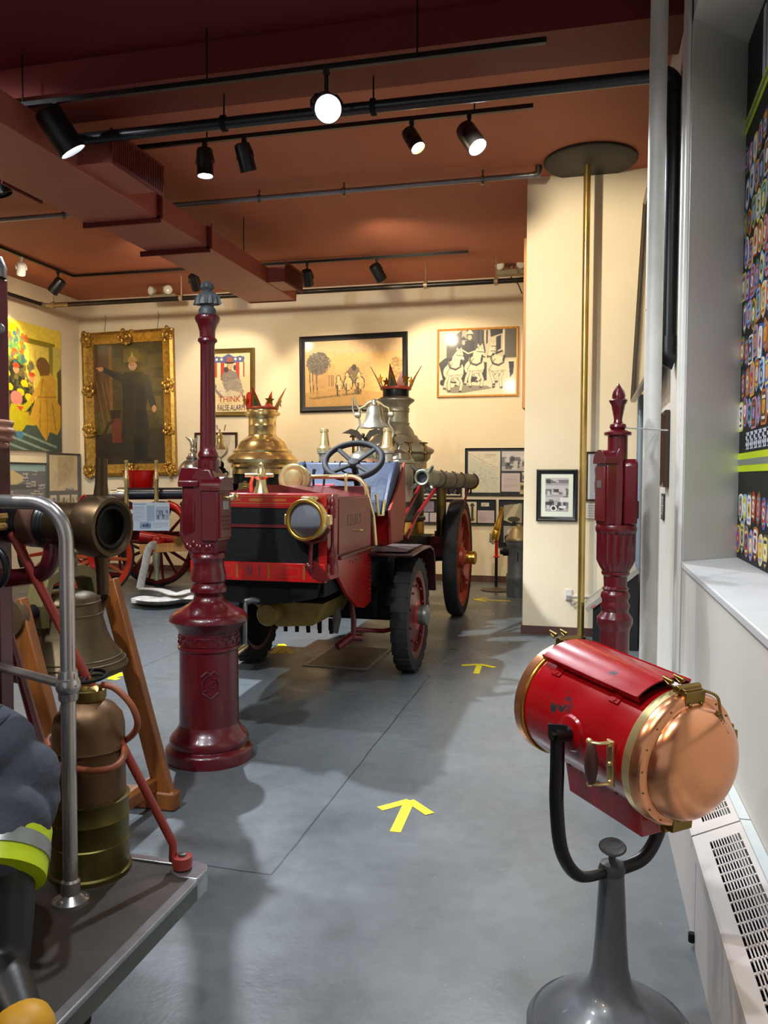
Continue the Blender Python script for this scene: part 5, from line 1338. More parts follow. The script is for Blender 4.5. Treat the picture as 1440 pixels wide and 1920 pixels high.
# under-body: engine pan, crank, axle, pipes
mb = em(); mb.prism([(-HU + .02, .92), (HU - .05, .92), (HU - .08, .8), (.2, .76), (-.05, .74), (-.3, .76), (-HU + .06, .84)], YF + .05, 6.9, M=XZm); mb.build('undertray', DARK, fe)
mb = em(); mb.lathe([(0, 0), (.07, 0), (.085, .02), (.085, .3), (.0, .3)], 20, axis_m((-.09, 5.35, .62), (0, 1, 0))); mb.prism([(-.25, .7), (.3, .7), (.22, .54), (-.05, .52)], 5.45, 6.2, M=XZm)
pan = mb.build('engine_sump', mat('olive_brass', '#8a7438', .5, .3, var=.3), fe)
mb = em()
for i in range(9): mb.cyl((-.08 + .045 * i, 5.7 + (i % 2) * .12, .53), (-.08 + .045 * i, 5.7 + (i % 2) * .12, .44), .016, 8)
mb.build('sump_bolt', DARK, pan, kind='stuff')
mb = em(); mb.cyl((-.1, 5.4, .765), (-.1, 5.02, .765), .024, 12); mb.tube([(-.02, 5.1, .76), (-.06, 5.02, .78), (-.1, 5.0, .77)], .028, 10); mb.tube([(-.1, 5.02, .765), (-.1, 5.0, .74), (-.1, 5.0, .47)], .015, 10); cr = mb.build('starting_crank', STEEL, fe)
mb = MB(E0 @ axis_m((-.1, 5.0, .465), (-.2, -1, -.25))); mb.lathe([(.014, -.02), (.021, 0), (.021, .12), (.012, .125), (0, .12)], 14); mb.build('crank_handle', BRASS, cr)
mb = em(); mb.cyl((-.7, 6.55, .465), (.7, 6.55, .465), .06, 14); mb.build('axle', DARK, fe)
mb = em(); mb.cyl((-.7, 9.36, .672), (.7, 9.36, .672), .05, 14); mb.build('axle', DARK, fe)
mb = em(); mb.bx(-.45, .45, 6.4, 7.2, .45, .8); mb.build('gear_case', DARK, fe)
mb = em(); mb.tube([(.22, 6.0, .62), (.23, 6.0, .5), (.21, 5.98, .39)], .035, 12); mb.build('drain_pipe', mat('grey_pipe', '#6b675c', .5), fe)
mb = em(); mb.tube([(.36, 5.95, .68), (.38, 5.95, .5), (.38, 5.95, .36)], .022, 10); mb.tube([(.28, 5.85, .31), (.36, 5.95, .37), (.44, 5.98, .36)], [.03, .03, .028], 10); mb.tube([(.36, 6.0, .42), (.55, 6.2, .38), (.7, 6.35, .4)], .018, 8); mb.build('steering_arm', RED3, fe)
mb = em(); mb.bx(-.36, .36, 7.2, 9.5, .7, .82); mb.bx(.3, .38, 7.2, 10, .6, .75); mb.bx(-.38, -.3, 7.2, 10, .6, .75); mb.build('frame_rail', RED3, fe)

# boiler
BU, BY = -.035, 9.1; TB = E0 @ Matrix.Translation((BU, BY, 0))
mb = MB(TB); mb.lathe([(.3, .5), (.3, .86), (.33, .87), (.33, 1.1), (.35, 1.115), (.35, 1.15), (.33, 1.165), (.33, 1.76)], 40); bo = mb.build('boiler_barrel', mat('boiler_dark', '#3d3a30', .4, .6, var=.2), fe)
mb = MB(TB); mb.lathe([(.334, .87), (.336, .88), (.336, 1.09), (.334, 1.1)], 40); mb.build('brass_band', BRASSG, bo)
mb = MB(TB); mb.lathe([(.36, 1.7), (.36, 1.78), (.4, 1.82), (.405, 1.86), (.44, 1.885), (.445, 1.915), (.41, 1.94), (.37, 1.955), (.36, 1.97), (.33, 1.985), (.3, 2.02), (.265, 2.04), (.25, 2.075), (.22, 2.09), (.2, 2.14), (.17, 2.18), (.155, 2.2), (.165, 2.215), (.15, 2.23), (.15, 2.34), (.16, 2.35), (.155, 2.36), (.16, 2.39), (.145, 2.4), (.16, 2.43), (.2, 2.46), (.215, 2.475), (.215, 2.49), (.17, 2.515), (.15, 2.52)], 48); mb.build('boiler_dome', NICKELD, bo)
mb = MB(TB); mb.lathe([(.146, 2.5), (.15, 2.51), (.15, 2.6), (.0, 2.6)], 32); mb.build('chimney_collar', BLACK, bo)


def crown(T, z, R, par, red, gold, paddle=False, tall=.24):
    mb = MB(T); mb.lathe([(R * .9, z), (R * 1.06, z), (R * 1.1, z + .012), (R * 1.08, z + .03), (R, z + .036), (R * .9, z + .03)], 40); mb.build('crown_ring', mat('crown_orange', '#c04a34', .35), par)
    for i in range(8):
        a = 2 * PI * i / 8 - PI / 2; Q = T @ Matrix.Rotation(a + PI / 2, 4, 'Z')
        if i % 2 == 0 or True:
            big = i % 2 == 0
            tl = tall * (1 if big else .8); lean = .42
            hw = R * (.36 if big else .2)
            def leaf(mb, sc, t0, t1, zz):
                P = [(-hw * sc, 0), (hw * sc, 0), (hw * sc * .55, tl * .45 * sc), (0, tl * sc), (-hw * sc * .55, tl * .45 * sc)]
                vs = []
                for t in (t0, t1): vs += [(x, -R * 1.0 - y * lean - (y / tl) ** 2 * .03 - t, z + .03 + zz + y) for x, y in P]
                n = len(P); mb.add(vs, [tuple(range(n)), tuple(reversed(range(n, 2 * n)))] + [(k, k + n, (k + 1) % n + n, (k + 1) % n) for k in range(n)], None)
            if big:
                mb = MB(Q); leaf(mb, 1, 0, .008, 0); lf = mb.build('crown_leaf', red, par)
                mb = MB(Q); leaf(mb, .78, .008, .012, 0); mb.build('gold_inlay', gold, lf)
                mb = MB(Q); leaf(mb, .46, .012, .015, 0); mb.build('green_inlay', mat('crown_green', '#3f5a3c', .4), lf)
            else:
                mb = MB(Q); cx_, cz = 0, z + .11
                P = []
                for k in range(10): rr_ = (.055 if k % 2 == 0 else .024) * (R / .15); aa = PI / 2 + 2 * PI * k / 10; P.append((rr_ * math.cos(aa), cz + rr_ * math.sin(aa)))
                mb.prism(P, -R * 1.28, -R * 1.24, M=XZm); mb.tube([(0, -R, z + .03), (0, -R * 1.24, cz - .03)], .006, 6); sr = mb.build('crown_star', gold, par)
    if paddle:
        mb = MB(T @ Matrix.Rotation(-.55, 4, 'Z')); P = [(-.05, z + .02), (.05, z + .02)] + [(.06 * math.cos(PI * i / 12), z + .17 + .06 * math.sin(PI * i / 12)) for i in range(13)]
        mb.prism(P, -R * 1.12, -R * 1.05, M=XZm); mb.build('crown_paddle', REDB, par)


crown(TB, 2.6, .165, fe, mat('crown_red', '#8f1d16', .3, coat=.4), BRASSG)
# pump: air chambers, cylinders, gauges
for u, y, r_, z0_, z1_ in ((-.14, 7.95, .13, 1.5, 1.86), (.2, 8.25, .15, 1.35, 1.88)):
    mb = MB(E0 @ Matrix.Translation((u, y, 0))); mb.lathe([(r_, z0_), (r_, z1_ - .14), (r_ + .015, z1_ - .13), (r_ + .012, z1_ - .1), (r_ * .95, z1_ - .09), (r_ * .8, z1_ - .03), (r_ * .4, z1_), (.03, z1_ + .01), (.025, z1_ + .06), (.04, z1_ + .065), (.04, z1_ + .08), (.0, z1_ + .085)], 28); mb.build('pump_chamber', NICKEL, fe)
    mb = em(); zt_ = z1_ + .12
    mb.cyl((u - .05, y - .06, z1_ - .02), (u - .05, y - .06, zt_ + .02), .014, 8); mb.lathe([(.035, 0), (.04, .012), (.03, .024)], 10, Matrix.Translation((u - .05, y - .06, zt_ + .02))); mb.ball((u - .05, y - .06, zt_ - .03), .025, 8); mb.build('valve', BRASSD, fe)
mb = MB(E0 @ axis_m((.0, 7.85, 1.66), (0, -.35, 1))); mb.lathe([(.2, -.05), (.2, .0), (.17, .05), (.1, .1), (.03, .13), (0, .135)], 28); mb.build('copper_dome', mat('pale_copper', '#b88a6a', .3, .8), fe)
mb = em(); mb.cyl((.22, 8.4, 1.4), (.22, 8.4, 1.78), .09, 20); mb.cyl((.22, 8.4, 1.78), (.22, 8.4, 1.8), .105, 20); mb.cyl((.22, 8.4, 1.38), (.22, 8.4, 1.42), .1, 20); mb.build('steam_cylinder', NICKEL, fe)
for u, y in ((.3, 8.35), (.42, 8.55)):
    mb = em(); mb.tube([(u, y, 1.78), (u, y, 1.92), (u - .02, y, 1.96)], .014, 8); mb.lathe([(.045, 0), (.05, .012), (.02, .02)], 10, Matrix.Translation((u - .02, y, 1.96))); mb.ball((u, y, 1.86), .028, 8); mb.build('valve', BRASSD, fe)
mb = em()
rg = random.Random(3)
for i in range(16):
    u = rg.uniform(-.1, .24); y = rg.uniform(7.55, 8.5); z = rg.uniform(.95, 1.5); mb.cyl((u, y, z), (u + rg.uniform(-.05, .05), y, z + rg.uniform(.15, .4)), rg.uniform(.012, .03), 8)
mb.bx(-.3, .16, 7.6, 8.6, .85, 1.3); mb.build('pump_works', DARK, fe)
for i in range(6):
    mb = em(); z = 1.0 + .08 * i; mb.torus((.22 + .02 * (i % 2), 7.9 + .12 * (i % 3), z), .035, .008, 14, 6, Matrix.Rotation(0, 4, 'X')); mb.cyl((.2, 7.85 + .12 * (i % 3), z - .05), (.27, 7.85 + .12 * (i % 3), z - .04), .012, 8); mb.build('pump_fitting', NICKEL if i % 2 else BRASS, fe)
mb = em(); mb.cyl((.52, 9.0, .98), (.52, 9.0, 1.5), .055, 20); mb.cyl((.52, 9.0, 1.5), (.52, 9.0, 1.53), .065, 20); mb.cyl((.52, 9.0, .95), (.52, 9.0, 1.0), .075, 20); mb.build('side_cylinder', mat('dark_brass', '#5d4a22', .35, .9, var=.3), fe)
mb = em(); mb.bx(.4, .6, 8.85, 9.15, .72, .95); mb.cyl((.5, 8.85, .9), (.5, 8.8, .9), .04, 12); mb.build('cylinder_bracket', RED3, fe)
# bell
BL = Vector((.0, 8.0, 0)); TBL = E0 @ Matrix.Translation(BL)
mb = MB(TBL); mb.lathe([(.15, 2.1), (.145, 2.115), (.12, 2.15), (.095, 2.19), (.085, 2.25), (.075, 2.3), (.055, 2.325), (.02, 2.33), (.03, 2.335), (.03, 2.37), (.02, 2.39), (0, 2.4)], 36); be = mb.build('bell', NICKEL, fe)
mb = MB(TBL); mb.tube([Vector((-.165, 0, 2.24)), Vector((-.15, 0, 2.3))] + arc((0, 0, 2.25), .12, PI * .8, PI * .2, 10) + [Vector((.15, 0, 2.3)), Vector((.165, 0, 2.24))], .018, 10)
mb.build('bell_yoke', mat('ivory_brass', '#b0a070', .3, .8), be)
mb = MB(TBL)
for s in (-1, 1): mb.lathe([(.02, -.03), (.03, -.02), (.03, .02), (.02, .03)], 12, axis_m((s * .175, 0, 2.235), (1, 0, 0))); mb.tube(spline([(s * .17, 0, 2.22), (s * .155, 0, 2.14), (s * .2, 0, 2.06), (s * .16, 0, 1.97), (0, .02, 1.92)], 6), .012, 8)
mb.cyl((0, .02, 1.93), (0, .02, 1.75), .022, 10); mb.tube([(-.21, 0, 2.24), (-.23, 0, 2.3), (-.225, 0, 2.36), (-.215, 0, 2.42), (-.19, 0, 2.34), (-.13, 0, 2.26)], .009, 8); mb.build('bell_stand', NICKELD, be)
mb = MB(TBL)
for s in (-1, 1):
    vs = [(0, 0, 0), (.06 * s, -.02, .08), (.13 * s, -.03, .1), (.22 * s, -.04, .055), (.15 * s, -.02, .05), (.08 * s, -.01, .02), (.03 * s, 0, -.05)]
    vs = [(x - .07, y - .14, z + 1.985) for x, y, z in vs]; k = len(vs); mb.add(vs + [(x, y + .012, z) for x, y, z in vs], [tuple(range(k)), tuple(reversed(range(k, 2 * k)))] + [(i, i + k, (i + 1) % k + k, (i + 1) % k) for i in range(k)])
mb.ball((-.07, -.15, 1.95), (.03, .035, .06), 10); mb.ball((-.07, -.18, 2.02), .022, 8); mb.build('eagle', mat('dark_bronze', '#5c5344', .4, .8), be)
# brass nozzles behind the seat
for u in (-.37, .26):
    mb = MB(E0 @ Matrix.Translation((u, 7.5, 0))); mb.lathe([(.052, 1.3), (.052, 1.82), (.068, 1.83), (.068, 1.88)], 20); n_ = mb.build('nozzle_holder', NICKEL, fe)
    mb = MB(E0 @ Matrix.Translation((u, 7.5, 0))); mb.lathe([(.069, 1.85), (.071, 1.88), (.056, 1.9), (.052, 1.91), (.036, 2.03), (.042, 2.035), (.042, 2.06), (.032, 2.07), (.03, 2.04), (0, 2.04)], 20); mb.build('nozzle', BRASS, fe)
# suction hose on its rack at the side
s0, s1 = Vector((.57, 7.62, 1.6)), Vector((.8, 9.45, 1.56)); sd = (s1 - s0).normalized()
mb = em(); mb.tube([s0 + sd * .2, s0.lerp(s1, .5) + Vector((0, 0, -.01)), s1], [.085, .085, .08], 20); ho = mb.build('suction_hose', mat('canvas_grey', '#6e6753', .75, var=.3, vscale=3, stretch=(8, .6, 8), bump=.4, bscale=12), fe)
mb = MB(E0 @ axis_m(s0, -sd)); mb.lathe([(.085, -.3), (.095, -.22), (.09, -.1), (.085, -.06), (.078, 0), (.07, .005), (.055, 0), (.05, -.05), (0, -.06)], 28)
for i in range(4): a = PI / 4 + PI / 2 * i; mb.tube([(.08 * math.cos(a), .08 * math.sin(a), -.06), (.13 * math.cos(a), .13 * math.sin(a), -.03), (.155 * math.cos(a), .155 * math.sin(a), .0)], [.022, .018, .012], 8)
hcp = mb.build('hose_coupling', mat('pewter', '#8a8a78', .45, .7, var=.2), ho)
mb = MB(E0 @ axis_m(s0, -sd)); mb.lathe([(.053, -.03), (.052, -.04), (0, -.042)], 24); mb.build('hose_bore', BLACKM, hcp)
for t in (.28, .5, .68, .98):
    p = s0.lerp(s1, t); mb = MB(E0 @ axis_m(p, sd)); mb.torus((0, 0, 0), .09, .009, 24, 6, a0=PI * .6, a1=PI * 2.4); mb.cyl((0, -.09, 0), (0, -.16, 0), .012, 8); mb.build('hose_rack_hook', mat('rack_iron', '#3c1f1a', .5), fe)
for P_, r_ in (([(.46, 7.45, 1.02), (.5, 7.7, 1.22), (.58, 8.3, 1.48)], .02), ([(.4, 7.3, 1.1), (.44, 7.5, 1.25), (.5, 7.9, 1.52)], .018), ([(.77, 9.4, 1.48), (.73, 9.3, 1.3), (.7, 9.2, 1.1)], .014)): mb = em(); mb.tube(P_, r_, 10); mb.build('rack_stay', mat('rack_red', '#8a1420', .3, coat=.4), fe)
# ------------------------------------------------------------------ red lamp-post style alarm pedestal
LX, LY = -2.07, 4.2
zl = lambda y: on_y(391, y, LY).z
LK = (on_y(401, 1000, LY) - on_y(391, 1000, LY)).length / 10
lp = thing('alarm_pedestal', 'tall red cast-iron fire alarm pedestal topped by a small grey bust', 'alarm post', (LX, LY, 0))
TL = Matrix.Translation((LX, LY, 0))
def pl_(lst): return [(q[1] * LK, max(0, zl(q[0]))) + tuple(q[2:]) for q in reversed(lst)]
mb = MB(TL); mb.lathe(pl_([(1352, 51), (1358, 53), (1366, 58), (1373, 64), (1379, 67.5), (1386, 68), (1391, 66), (1394, 70), (1397, 74), (1400, 75), (1419, 75)]), 56); mb.build('base', RED, lp)
mb = MB(TL); mb.lathe(pl_([(1181, 52), (1185, 50), (1206, 50), (1208, 53), (1213, 53), (1216, 50), (1353, 51)]), 56); dr = mb.build('drum', RED, lp)
mb = MB(TL); rg = random.Random(2)
for i in range(40):
    a = 2 * PI * i / 40; mb.torus(((50 * LK) * math.cos(a), (50 * LK) * math.sin(a), zl(1196)), .016, .004, 10, 5, Matrix.Identity(4)) if False else mb.ball((50 * LK * math.cos(a), 50 * LK * math.sin(a), zl(1190 + 10 * (i % 2))), (.01, .01, .014), 8)
for zz in (1189, 1203): mb.torus((0, 0, zl(zz)), 50.5 * LK, .004, 56, 6)
mb.build('frieze', RED, dr)
def crest(mbx, M):
    for k in range(26):
        a = 2 * PI * k / 26; mbx.ball((.045 * math.cos(a), .055 * math.sin(a), 0), (.009, .009, .005), 6, M=M)
    for k in range(8): mbx.ball((rg.uniform(-.03, .03), rg.uniform(-.035, .04), 0), (.012, .01, .006), 6, M=M)
    mbx.tube([(-.05, .05, 0), (-.02, .075, 0), (0, .06, 0), (.02, .078, 0), (.05, .05, 0)], .006, 6, M=M); mbx.tube([(-.045, -.04, 0), (0, -.075, 0), (.045, -.04, 0)], .006, 6, M=M)
mb = MB(TL); ca = -PI / 2 + .5; crest(mb, Matrix.Translation((50.5 * LK * math.cos(ca), 50.5 * LK * math.sin(ca), zl(1272))) @ Matrix.Rotation(ca + PI / 2, 4, 'Z') @ Matrix.Rotation(PI / 2, 4, 'X')); mb.build('crest', RED, dr)
mb = MB(TL); mb.lathe(pl_([(1036, 26), (1040, 29), (1045, 30), (1050, 27), (1060, 26), (1070, 29, .05), (1082, 31, .05), (1088, 30), (1092, 27), (1097, 28), (1101, 31), (1108, 31), (1112, 27), (1117, 25), (1124, 27), (1131, 35), (1137, 44), (1142, 52), (1145, 58), (1149, 62), (1154, 66), (1161, 67), (1167, 62), (1173, 56), (1179, 53), (1183, 50)]), 56, flute=20); mb.build('neck_moulding', RED, lp)
mb = MB(TL); f = lambda x, y: (x * LK, zl(y))
mb.prism([f(-30, 905), f(-14, 878), f(14, 878), f(26, 905), f(26, 1000), f(25, 1022), f(22, 1038), f(-22, 1038), f(-34, 1026), f(-44, 1004), f(-43, 970), f(-38, 930)], -.075, .075, M=Matrix(((1, 0, 0, 0), (0, 0, 1, 0), (0, 1, 0, 0), (0, 0, 0, 1)))); body = mb.build('body', RED, lp, bevel=.014, seg=3)
mb = MB(TL)
for s in (-1, 1):
    mb = MB(TL)
    for i in range(9): mb.ball(((-29 + 6 * i) * LK, s * .074, zl(1022 + 5 * math.sin(i * 2.2))), (.015, .009, .022), 8)
    mb.build('leaf_ornament', RED, body)
ML = TL @ Matrix.Translation((.0, -.015, zl(1013))) @ Matrix.Rotation(PI / 2 - .02, 4, 'Z')
hb_ = zl(918) - zl(1013)
b1 = alarm_box(ML, .155, hb_, .105, 'alarm_box', RED, lp); d_ = box_door(ML, .155, hb_, .105, b1, RED3)
mb = MB(ML); mb.bx(-.035, .025, -.121, -.116, hb_ * .62, hb_ * .78); mb.build('door_sticker', mat('sticker_grey', '#8b8b84', .5), b1)
mb = MB(ML)
for r_, y in enumerate((.48, .4, .32, .24)):
    for k in range(6): mb.box((-.045 + .018 * k, -.1175, hb_ * y), (.012, .003, .012))
mb.build('raised_lettering', RED3, b1)
mb = MB(ML); mb.cyl((0, -.11, hb_ * .86), (0, -.15, hb_ * .84), .008, 8); mb.lathe([(.012, 0), (.022, .01), (.012, .03), (.016, .045), (.0, .055)], 12, axis_m((0, -.14, hb_ * .845), (0, -1, .35))); mb.build('pull_handle', BRASS, b1)
ML2 = TL @ Matrix.Translation((-.06, -.005, zl(1008))) @ Matrix.Rotation(-PI / 2 + .25, 4, 'Z')
mb = MB(ML2); h2 = zl(912) - zl(1008); XZp = Matrix(((1, 0, 0, 0), (0, 0, 1, 0), (0, 1, 0, 0), (0, 0, 0, 1)))
mb.prism([(-.05, 0), (.05, 0), (.075, .04), (.08, h2 * .5), (.07, h2), (0, h2 + .06), (-.07, h2), (-.08, h2 * .5), (-.075, .04)], -.075, 0, M=XZp); mb.build('gabled_box', RED, lp, bevel=.012)
mb = MB(ML2); mb.prism([(-.085, h2 - .005), (-.085, h2 + .03), (-.01, h2 + .105), (.01, h2 + .105), (.085, h2 + .03), (.085, h2 - .005), (0, h2 + .07)], -.095, .02, M=XZp); mb.build('gable_roof', RED, lp, bevel=.006)
mb = MB(TL); mb.lathe(pl_([(592, 18), (594, 20.5), (598, 21.5), (603, 20), (610, 16.5, .06), (622, 13.5, .05), (633, 13), (636, 16), (640, 16.5), (643, 13.5), (648, 12.2, .1), (700, 12.3, .1), (835, 13.6, .1), (845, 14), (850, 17), (856, 17.5), (860, 15), (863, 18), (885, 18.5), (890, 17)]), 60, flute=10); mb.build('shaft', RED, lp)
mb = MB(TL); mb.lathe(pl_([(575, 10), (578, 13), (582, 15), (586, 14.5), (590, 16), (593, 15)]), 28); fin = mb.build('finial_base', GREYD, lp)
mb = MB(TL @ Matrix.Diagonal((1, .62, 1, 1))); mb.lathe(pl_([(546, 7), (550, 15, .1), (556, 22, .14), (565, 25, .2), (571, 27, .25), (570, 14), (576, 11)]), 48, flute=14); mb.build('bust_shoulders', GREYD, fin)
mb = MB(TL); mb.lathe(pl_([(526, 0), (528, 6), (532, 10), (538, 13.5, .2), (541, 13, .2), (543, 9), (547, 7), (550, 7)]), 40, flute=12); mb.build('bust_head', GREYD, fin)

# ------------------------------------------------------------------ rear end of the fire truck
PZ_ = .45; PXE, PYE = -1.055, 2.16
tr = thing('fire_truck', 'rear step of a red fire truck with chrome grab rail and silver-edged deck', 'fire truck', (-1.9, 1.5, 0))
deckm = mat('dark_deck', '#3f342c', .55, var=.3, vscale=3, bump=.2, bscale=60, stretch=(1, 4, 1))
mb = MB(); mb.bx(-3.2, PXE - .012, -.6, PYE - .012, PZ_ - .045, PZ_); mb.build('deck', deckm, tr)
alum = mat('worn_aluminium', '#b9bcc0', .28, .9, var=.12, vscale=20)
mb = MB(); mb.bx(PXE - .03, PXE, -.6, PYE - .05, PZ_ - .01, PZ_ + .006); mb.bx(-3.2, PXE - .07, PYE - .03, PYE, PZ_ - .01, PZ_ + .006); mb.build('edge_trim', alum, tr, bevel=.003)
mb = MB(); mb.bx(PXE - .012, PXE - .002, -.6, PYE - .04, PZ_ - .055, PZ_ - .01); mb.bx(-3.2, PXE - .03, PYE - .012, PYE - .002, PZ_ - .055, PZ_ - .01); mb.build('step_skirt', mat('grey_skirt', '#6b6f68', .45, .3, var=.1), tr)
mb = MB(); mb.prism([(PXE - .12, PYE + .0), (PXE - .04, PYE), (PXE - .012, PYE - .012), (PXE + .0, PYE - .04), (PXE, PYE - .1), (PXE - .06, PYE - .1), (PXE - .1, PYE - .075)], PZ_ - .055, PZ_ + .009); mb.build('corner_plate', alum, tr, bevel=.003)
mb = MB(); mb.bx(-3.1, -1.5, -.6, 2.0, .2, PZ_ - .05); mb.cyl((-2.4, 1.3, .3), (-2.4, -.4, .3), .05); mb.build('undercarriage', BLACKM, tr)
for y in (1.2, -.2):
    mb = MB(); mb.cyl((-2.0, y, .0), (-2.0, y, .25), .05, 12); mb.lathe([(.09, 0), (.09, .01), (.05, .03)], 16, Matrix.Translation((-2.0, y, 0))); mb.build('stand', BLACKM, tr)
mb = MB(); mb.box((PXE - .1, 1.62, PZ_ - .1), (.06, .08, .11)); mb.build('step_bracket', BLACKM, tr, bevel=.008)
# red body side: post, strut, body panel further left
PO = on_y(3, 1000, 2.02)
mb = MB(); mb.bx(PO.x - .05, PO.x + .012, 1.99, 2.05, PZ_, 2.17); mb.build('corner_post', RED, tr, bevel=.006)
mb = MB(); mb.lathe([(.04, 2.17), (.042, 2.2), (.03, 2.23), (0, 2.235)], 16, Matrix.Translation((PO.x - .02, 2.02, 0))); mb.build('post_cap', STEEL, tr)
mb = MB(); mb.ball((PO.x + .016, 2.0, 2.02), .018, 10); mb.build('post_stud', STEEL, tr)
mb = MB(); mb.bx(-3.2, -1.75, -.6, 1.2, PZ_, 1.6); mb.bx(-3.2, PO.x - .04, 2.0, 2.04, 1.9, 1.96); mb.build('body_panel', RED2, tr, bevel=.01)
r0, r1 = on_y(22, 1000, 2.0), Vector((PXE - .07, PYE - .055, PZ_ + .03))
mb = MB(); mb.tube([r0, r0 + Vector((.02, 0, -.03)), r0.lerp(r1, .5), r1 + (r0 - r1).normalized() * .06, r1 + Vector((-.03, 0, .005)), r1], [.013, .014, .0125, .0125, .014, .016], 12); mb.lathe([(.028, -.016), (.03, 0), (.028, .016), (.012, .018), (0, .018)], 20, Matrix.Translation(r1)); rod = mb.build('stay_rod', mat('brick_red_paint', '#9a3428', .35, coat=.3), tr)
mb = MB(); mb.lathe([(.013, .016), (.012, .024), (0, .026)], 12, Matrix.Translation(r1)); mb.build('stay_bolt', STEEL, rod)
a_, b_ = on_y(18, 1190, 2.12), on_y(80, 1412, 2.12)
mb = MB(); mb.tube([a_, b_], [.016, .022], 8, flat=(.6, 1)); mb.ball(b_ + Vector((0, 0, -.005)), (.035, .03, .025), 12); mb.build('red_strut', RED, tr)
# grab rail
RB = on_z(133, 1692, PZ_); tx = on_y(124, 1010, RB.y).z
mb = MB(); R_ = .105; zt_ = on_y(75, 942, RB.y).z
mb.tube([RB, (RB.x, RB.y, zt_ - R_)] + arc((RB.x - R_, RB.y, zt_ - R_), R_, 0, PI / 2, 12)[1:] + [Vector((RB.x - R_ - .35, RB.y + .02, zt_ + .004))], .0195, 18); gr = mb.build('grab_rail', CHROME, tr)
mb = MB(Matrix.Translation(RB)); mb.lathe([(.048, 0), (.048, .01), (.036, .018), (.026, .026), (.025, .06), (.0195, .066)], 28)
for i in range(3): a = i * 2.1 + .4; mb.ball((.038 * math.cos(a), .038 * math.sin(a), .018), .006, 8)
mb.build('rail_flange', CHROME, gr)
zj = on_y(128, 1285, RB.y).z
mb = MB(); mb.ball((RB.x, RB.y, zj), .033, 20); mb.lathe([(.024, -.04), (.026, -.03), (.026, .03), (.024, .04)], 18, Matrix.Translation((RB.x, RB.y, zj))); mb.cyl((RB.x, RB.y, zj), (PO.x - .02, 2.0, zj + .005), .0125, 14); mb.build('rail_joint', CHROME, gr)
# rope and black hose on the post
mb = MB(); pts = [Vector((PO.x - .02 + .06 * math.cos(t), 2.02 + .06 * math.sin(t), on_y(8, 1000, 2.0).z + .012 * t / PI)) for t in [i * PI / 10 for i in range(0, 45)]]; mb.tube(pts, .013, 8)
mb.build('rope_coil', mat('manila_rope', '#a8803e', .8, var=.3, vscale=60, bump=.6, bscale=90), label='tan rope wound round the red corner post of the truck', cat='rope')
mb = MB(); c_ = on_y(-22, 1065, 1.86); mb.tube(arc(c_, .058, -PI * .7, PI * .7, 20), .01, 10); mb.build('rubber_hose', BLACK, label='loop of thin black rubber hose hanging beside the red corner post', cat='hose')
# hard suction hose held in a red cradle
HC = on_y(207, 988, 2.0); hdir = Vector((.985, -.16, -.02)).normalized(); HMx = axis_m(HC, hdir)
ha_ = thing('suction_hose', 'brass-ended hard suction hose with long lug handles across the truck step', 'hose', HC)
mb = MB(HMx); mb.lathe([(.061, -.2), (.063, -.19), (.064, -.082), (.079, -.076), (.085, -.07), (.087, -.055), (.087, -.008), (.082, .01), (.072, .012), (.062, .002), (.062, -.03), (.05, -.032), (.05, -.08), (0, -.08)], 48)
cp = mb.build('coupling', mat('brown_brass', '#574530', .38, .85, var=.25, vscale=5, rvar=.08), ha_, ang=22)
mb = MB(HMx); mb.torus((0, 0, .002), .056, .006, 40, 8); mb.lathe([(0, -.06), (.046, -.058), (.048, -.03)], 32); mb.build('coupling_bore', mat('bore_dark', '#1d1912', .6, .5), cp)
for s in (1, -1):
    mb = MB(); d0 = Vector((.03, 0, s)).normalized(); mb.tube([HC + hdir * -.035 + d0 * .078, HC + hdir * -.035 + d0 * .12, HC + hdir * -.035 + d0 * .19], [.022, .017, .0165], 14); mb.build('lug_handle', MATS['brown_brass'], cp)
mb = MB(HMx); pr = []
for i in range(60): z = -.19 - i * .014; pr += [(.061, z), (.064, z - .007)]
mb.lathe(list(reversed(pr)), 32); mb.build('hose', mat('black_hose', '#15161a', .35, var=.2), ha_)
mb = MB(HMx); mb.lathe([(.066, -.29), (.072, -.285), (.072, -.235), (.066, -.23)], 32); mb.build('clamp_band', mat('brown_band', '#6a4a3c', .4, .3, var=.2), ha_)
q = lambda x, y, Y=2.02: on_y(x, y, Y)
mb = MB(); mb.tube(spline([q(5, 1085), q(50, 1080), q(82, 1072), q(95, 1048), q(97, 1018), q(86, 996), q(62, 985)], 5), .026, 12, flat=(1, .8)); mb.build('hose_cradle', RED, tr)

# ------------------------------------------------------------------ firefighter figure on the step
skin = mat('brown_skin', '#a06f58', .5, var=.08, bump=.05)
navy = mat('navy_bunker_cloth', '#474c58', .8, var=.15, vscale=10, bump=.3, bscale=70)
bootm = mat('black_rubber_boot', '#141516', .42, var=.2, bump=.05)
pp = thing('person', 'firefighter figure in navy trousers and black boots, one knee bent on the truck step', 'person', (-1.75, 1.6, PZ_))
HP = Vector((PO.x - .0, 1.985, on_y(10, 790, 1.98).z))      # where the hand grips the post
knee = on_y(22, 1465, 1.66); ank = on_y(-12, 1880, 1.45); toe = on_z(66, 1975, PZ_ + .045)
hip = Vector((-1.86, 1.5, 1.22)); hip2 = Vector((-1.98, 1.36, 1.22)); pel = (hip + hip2) / 2 + Vector((0, 0, .06)); neck = Vector((-2.0, 1.5, 1.83)); head = Vector((-1.98, 1.53, 2.03))
sh, sh2 = Vector((-1.86, 1.66, 1.78)), Vector((-2.12, 1.32, 1.78)); elb = Vector((-1.62, 1.86, 1.62)); wr = HP + Vector((-.085, -.035, -.02)); elb2 = Vector((-2.15, 1.2, 1.5)); wr2 = Vector((-2.05, 1.25, 1.26))
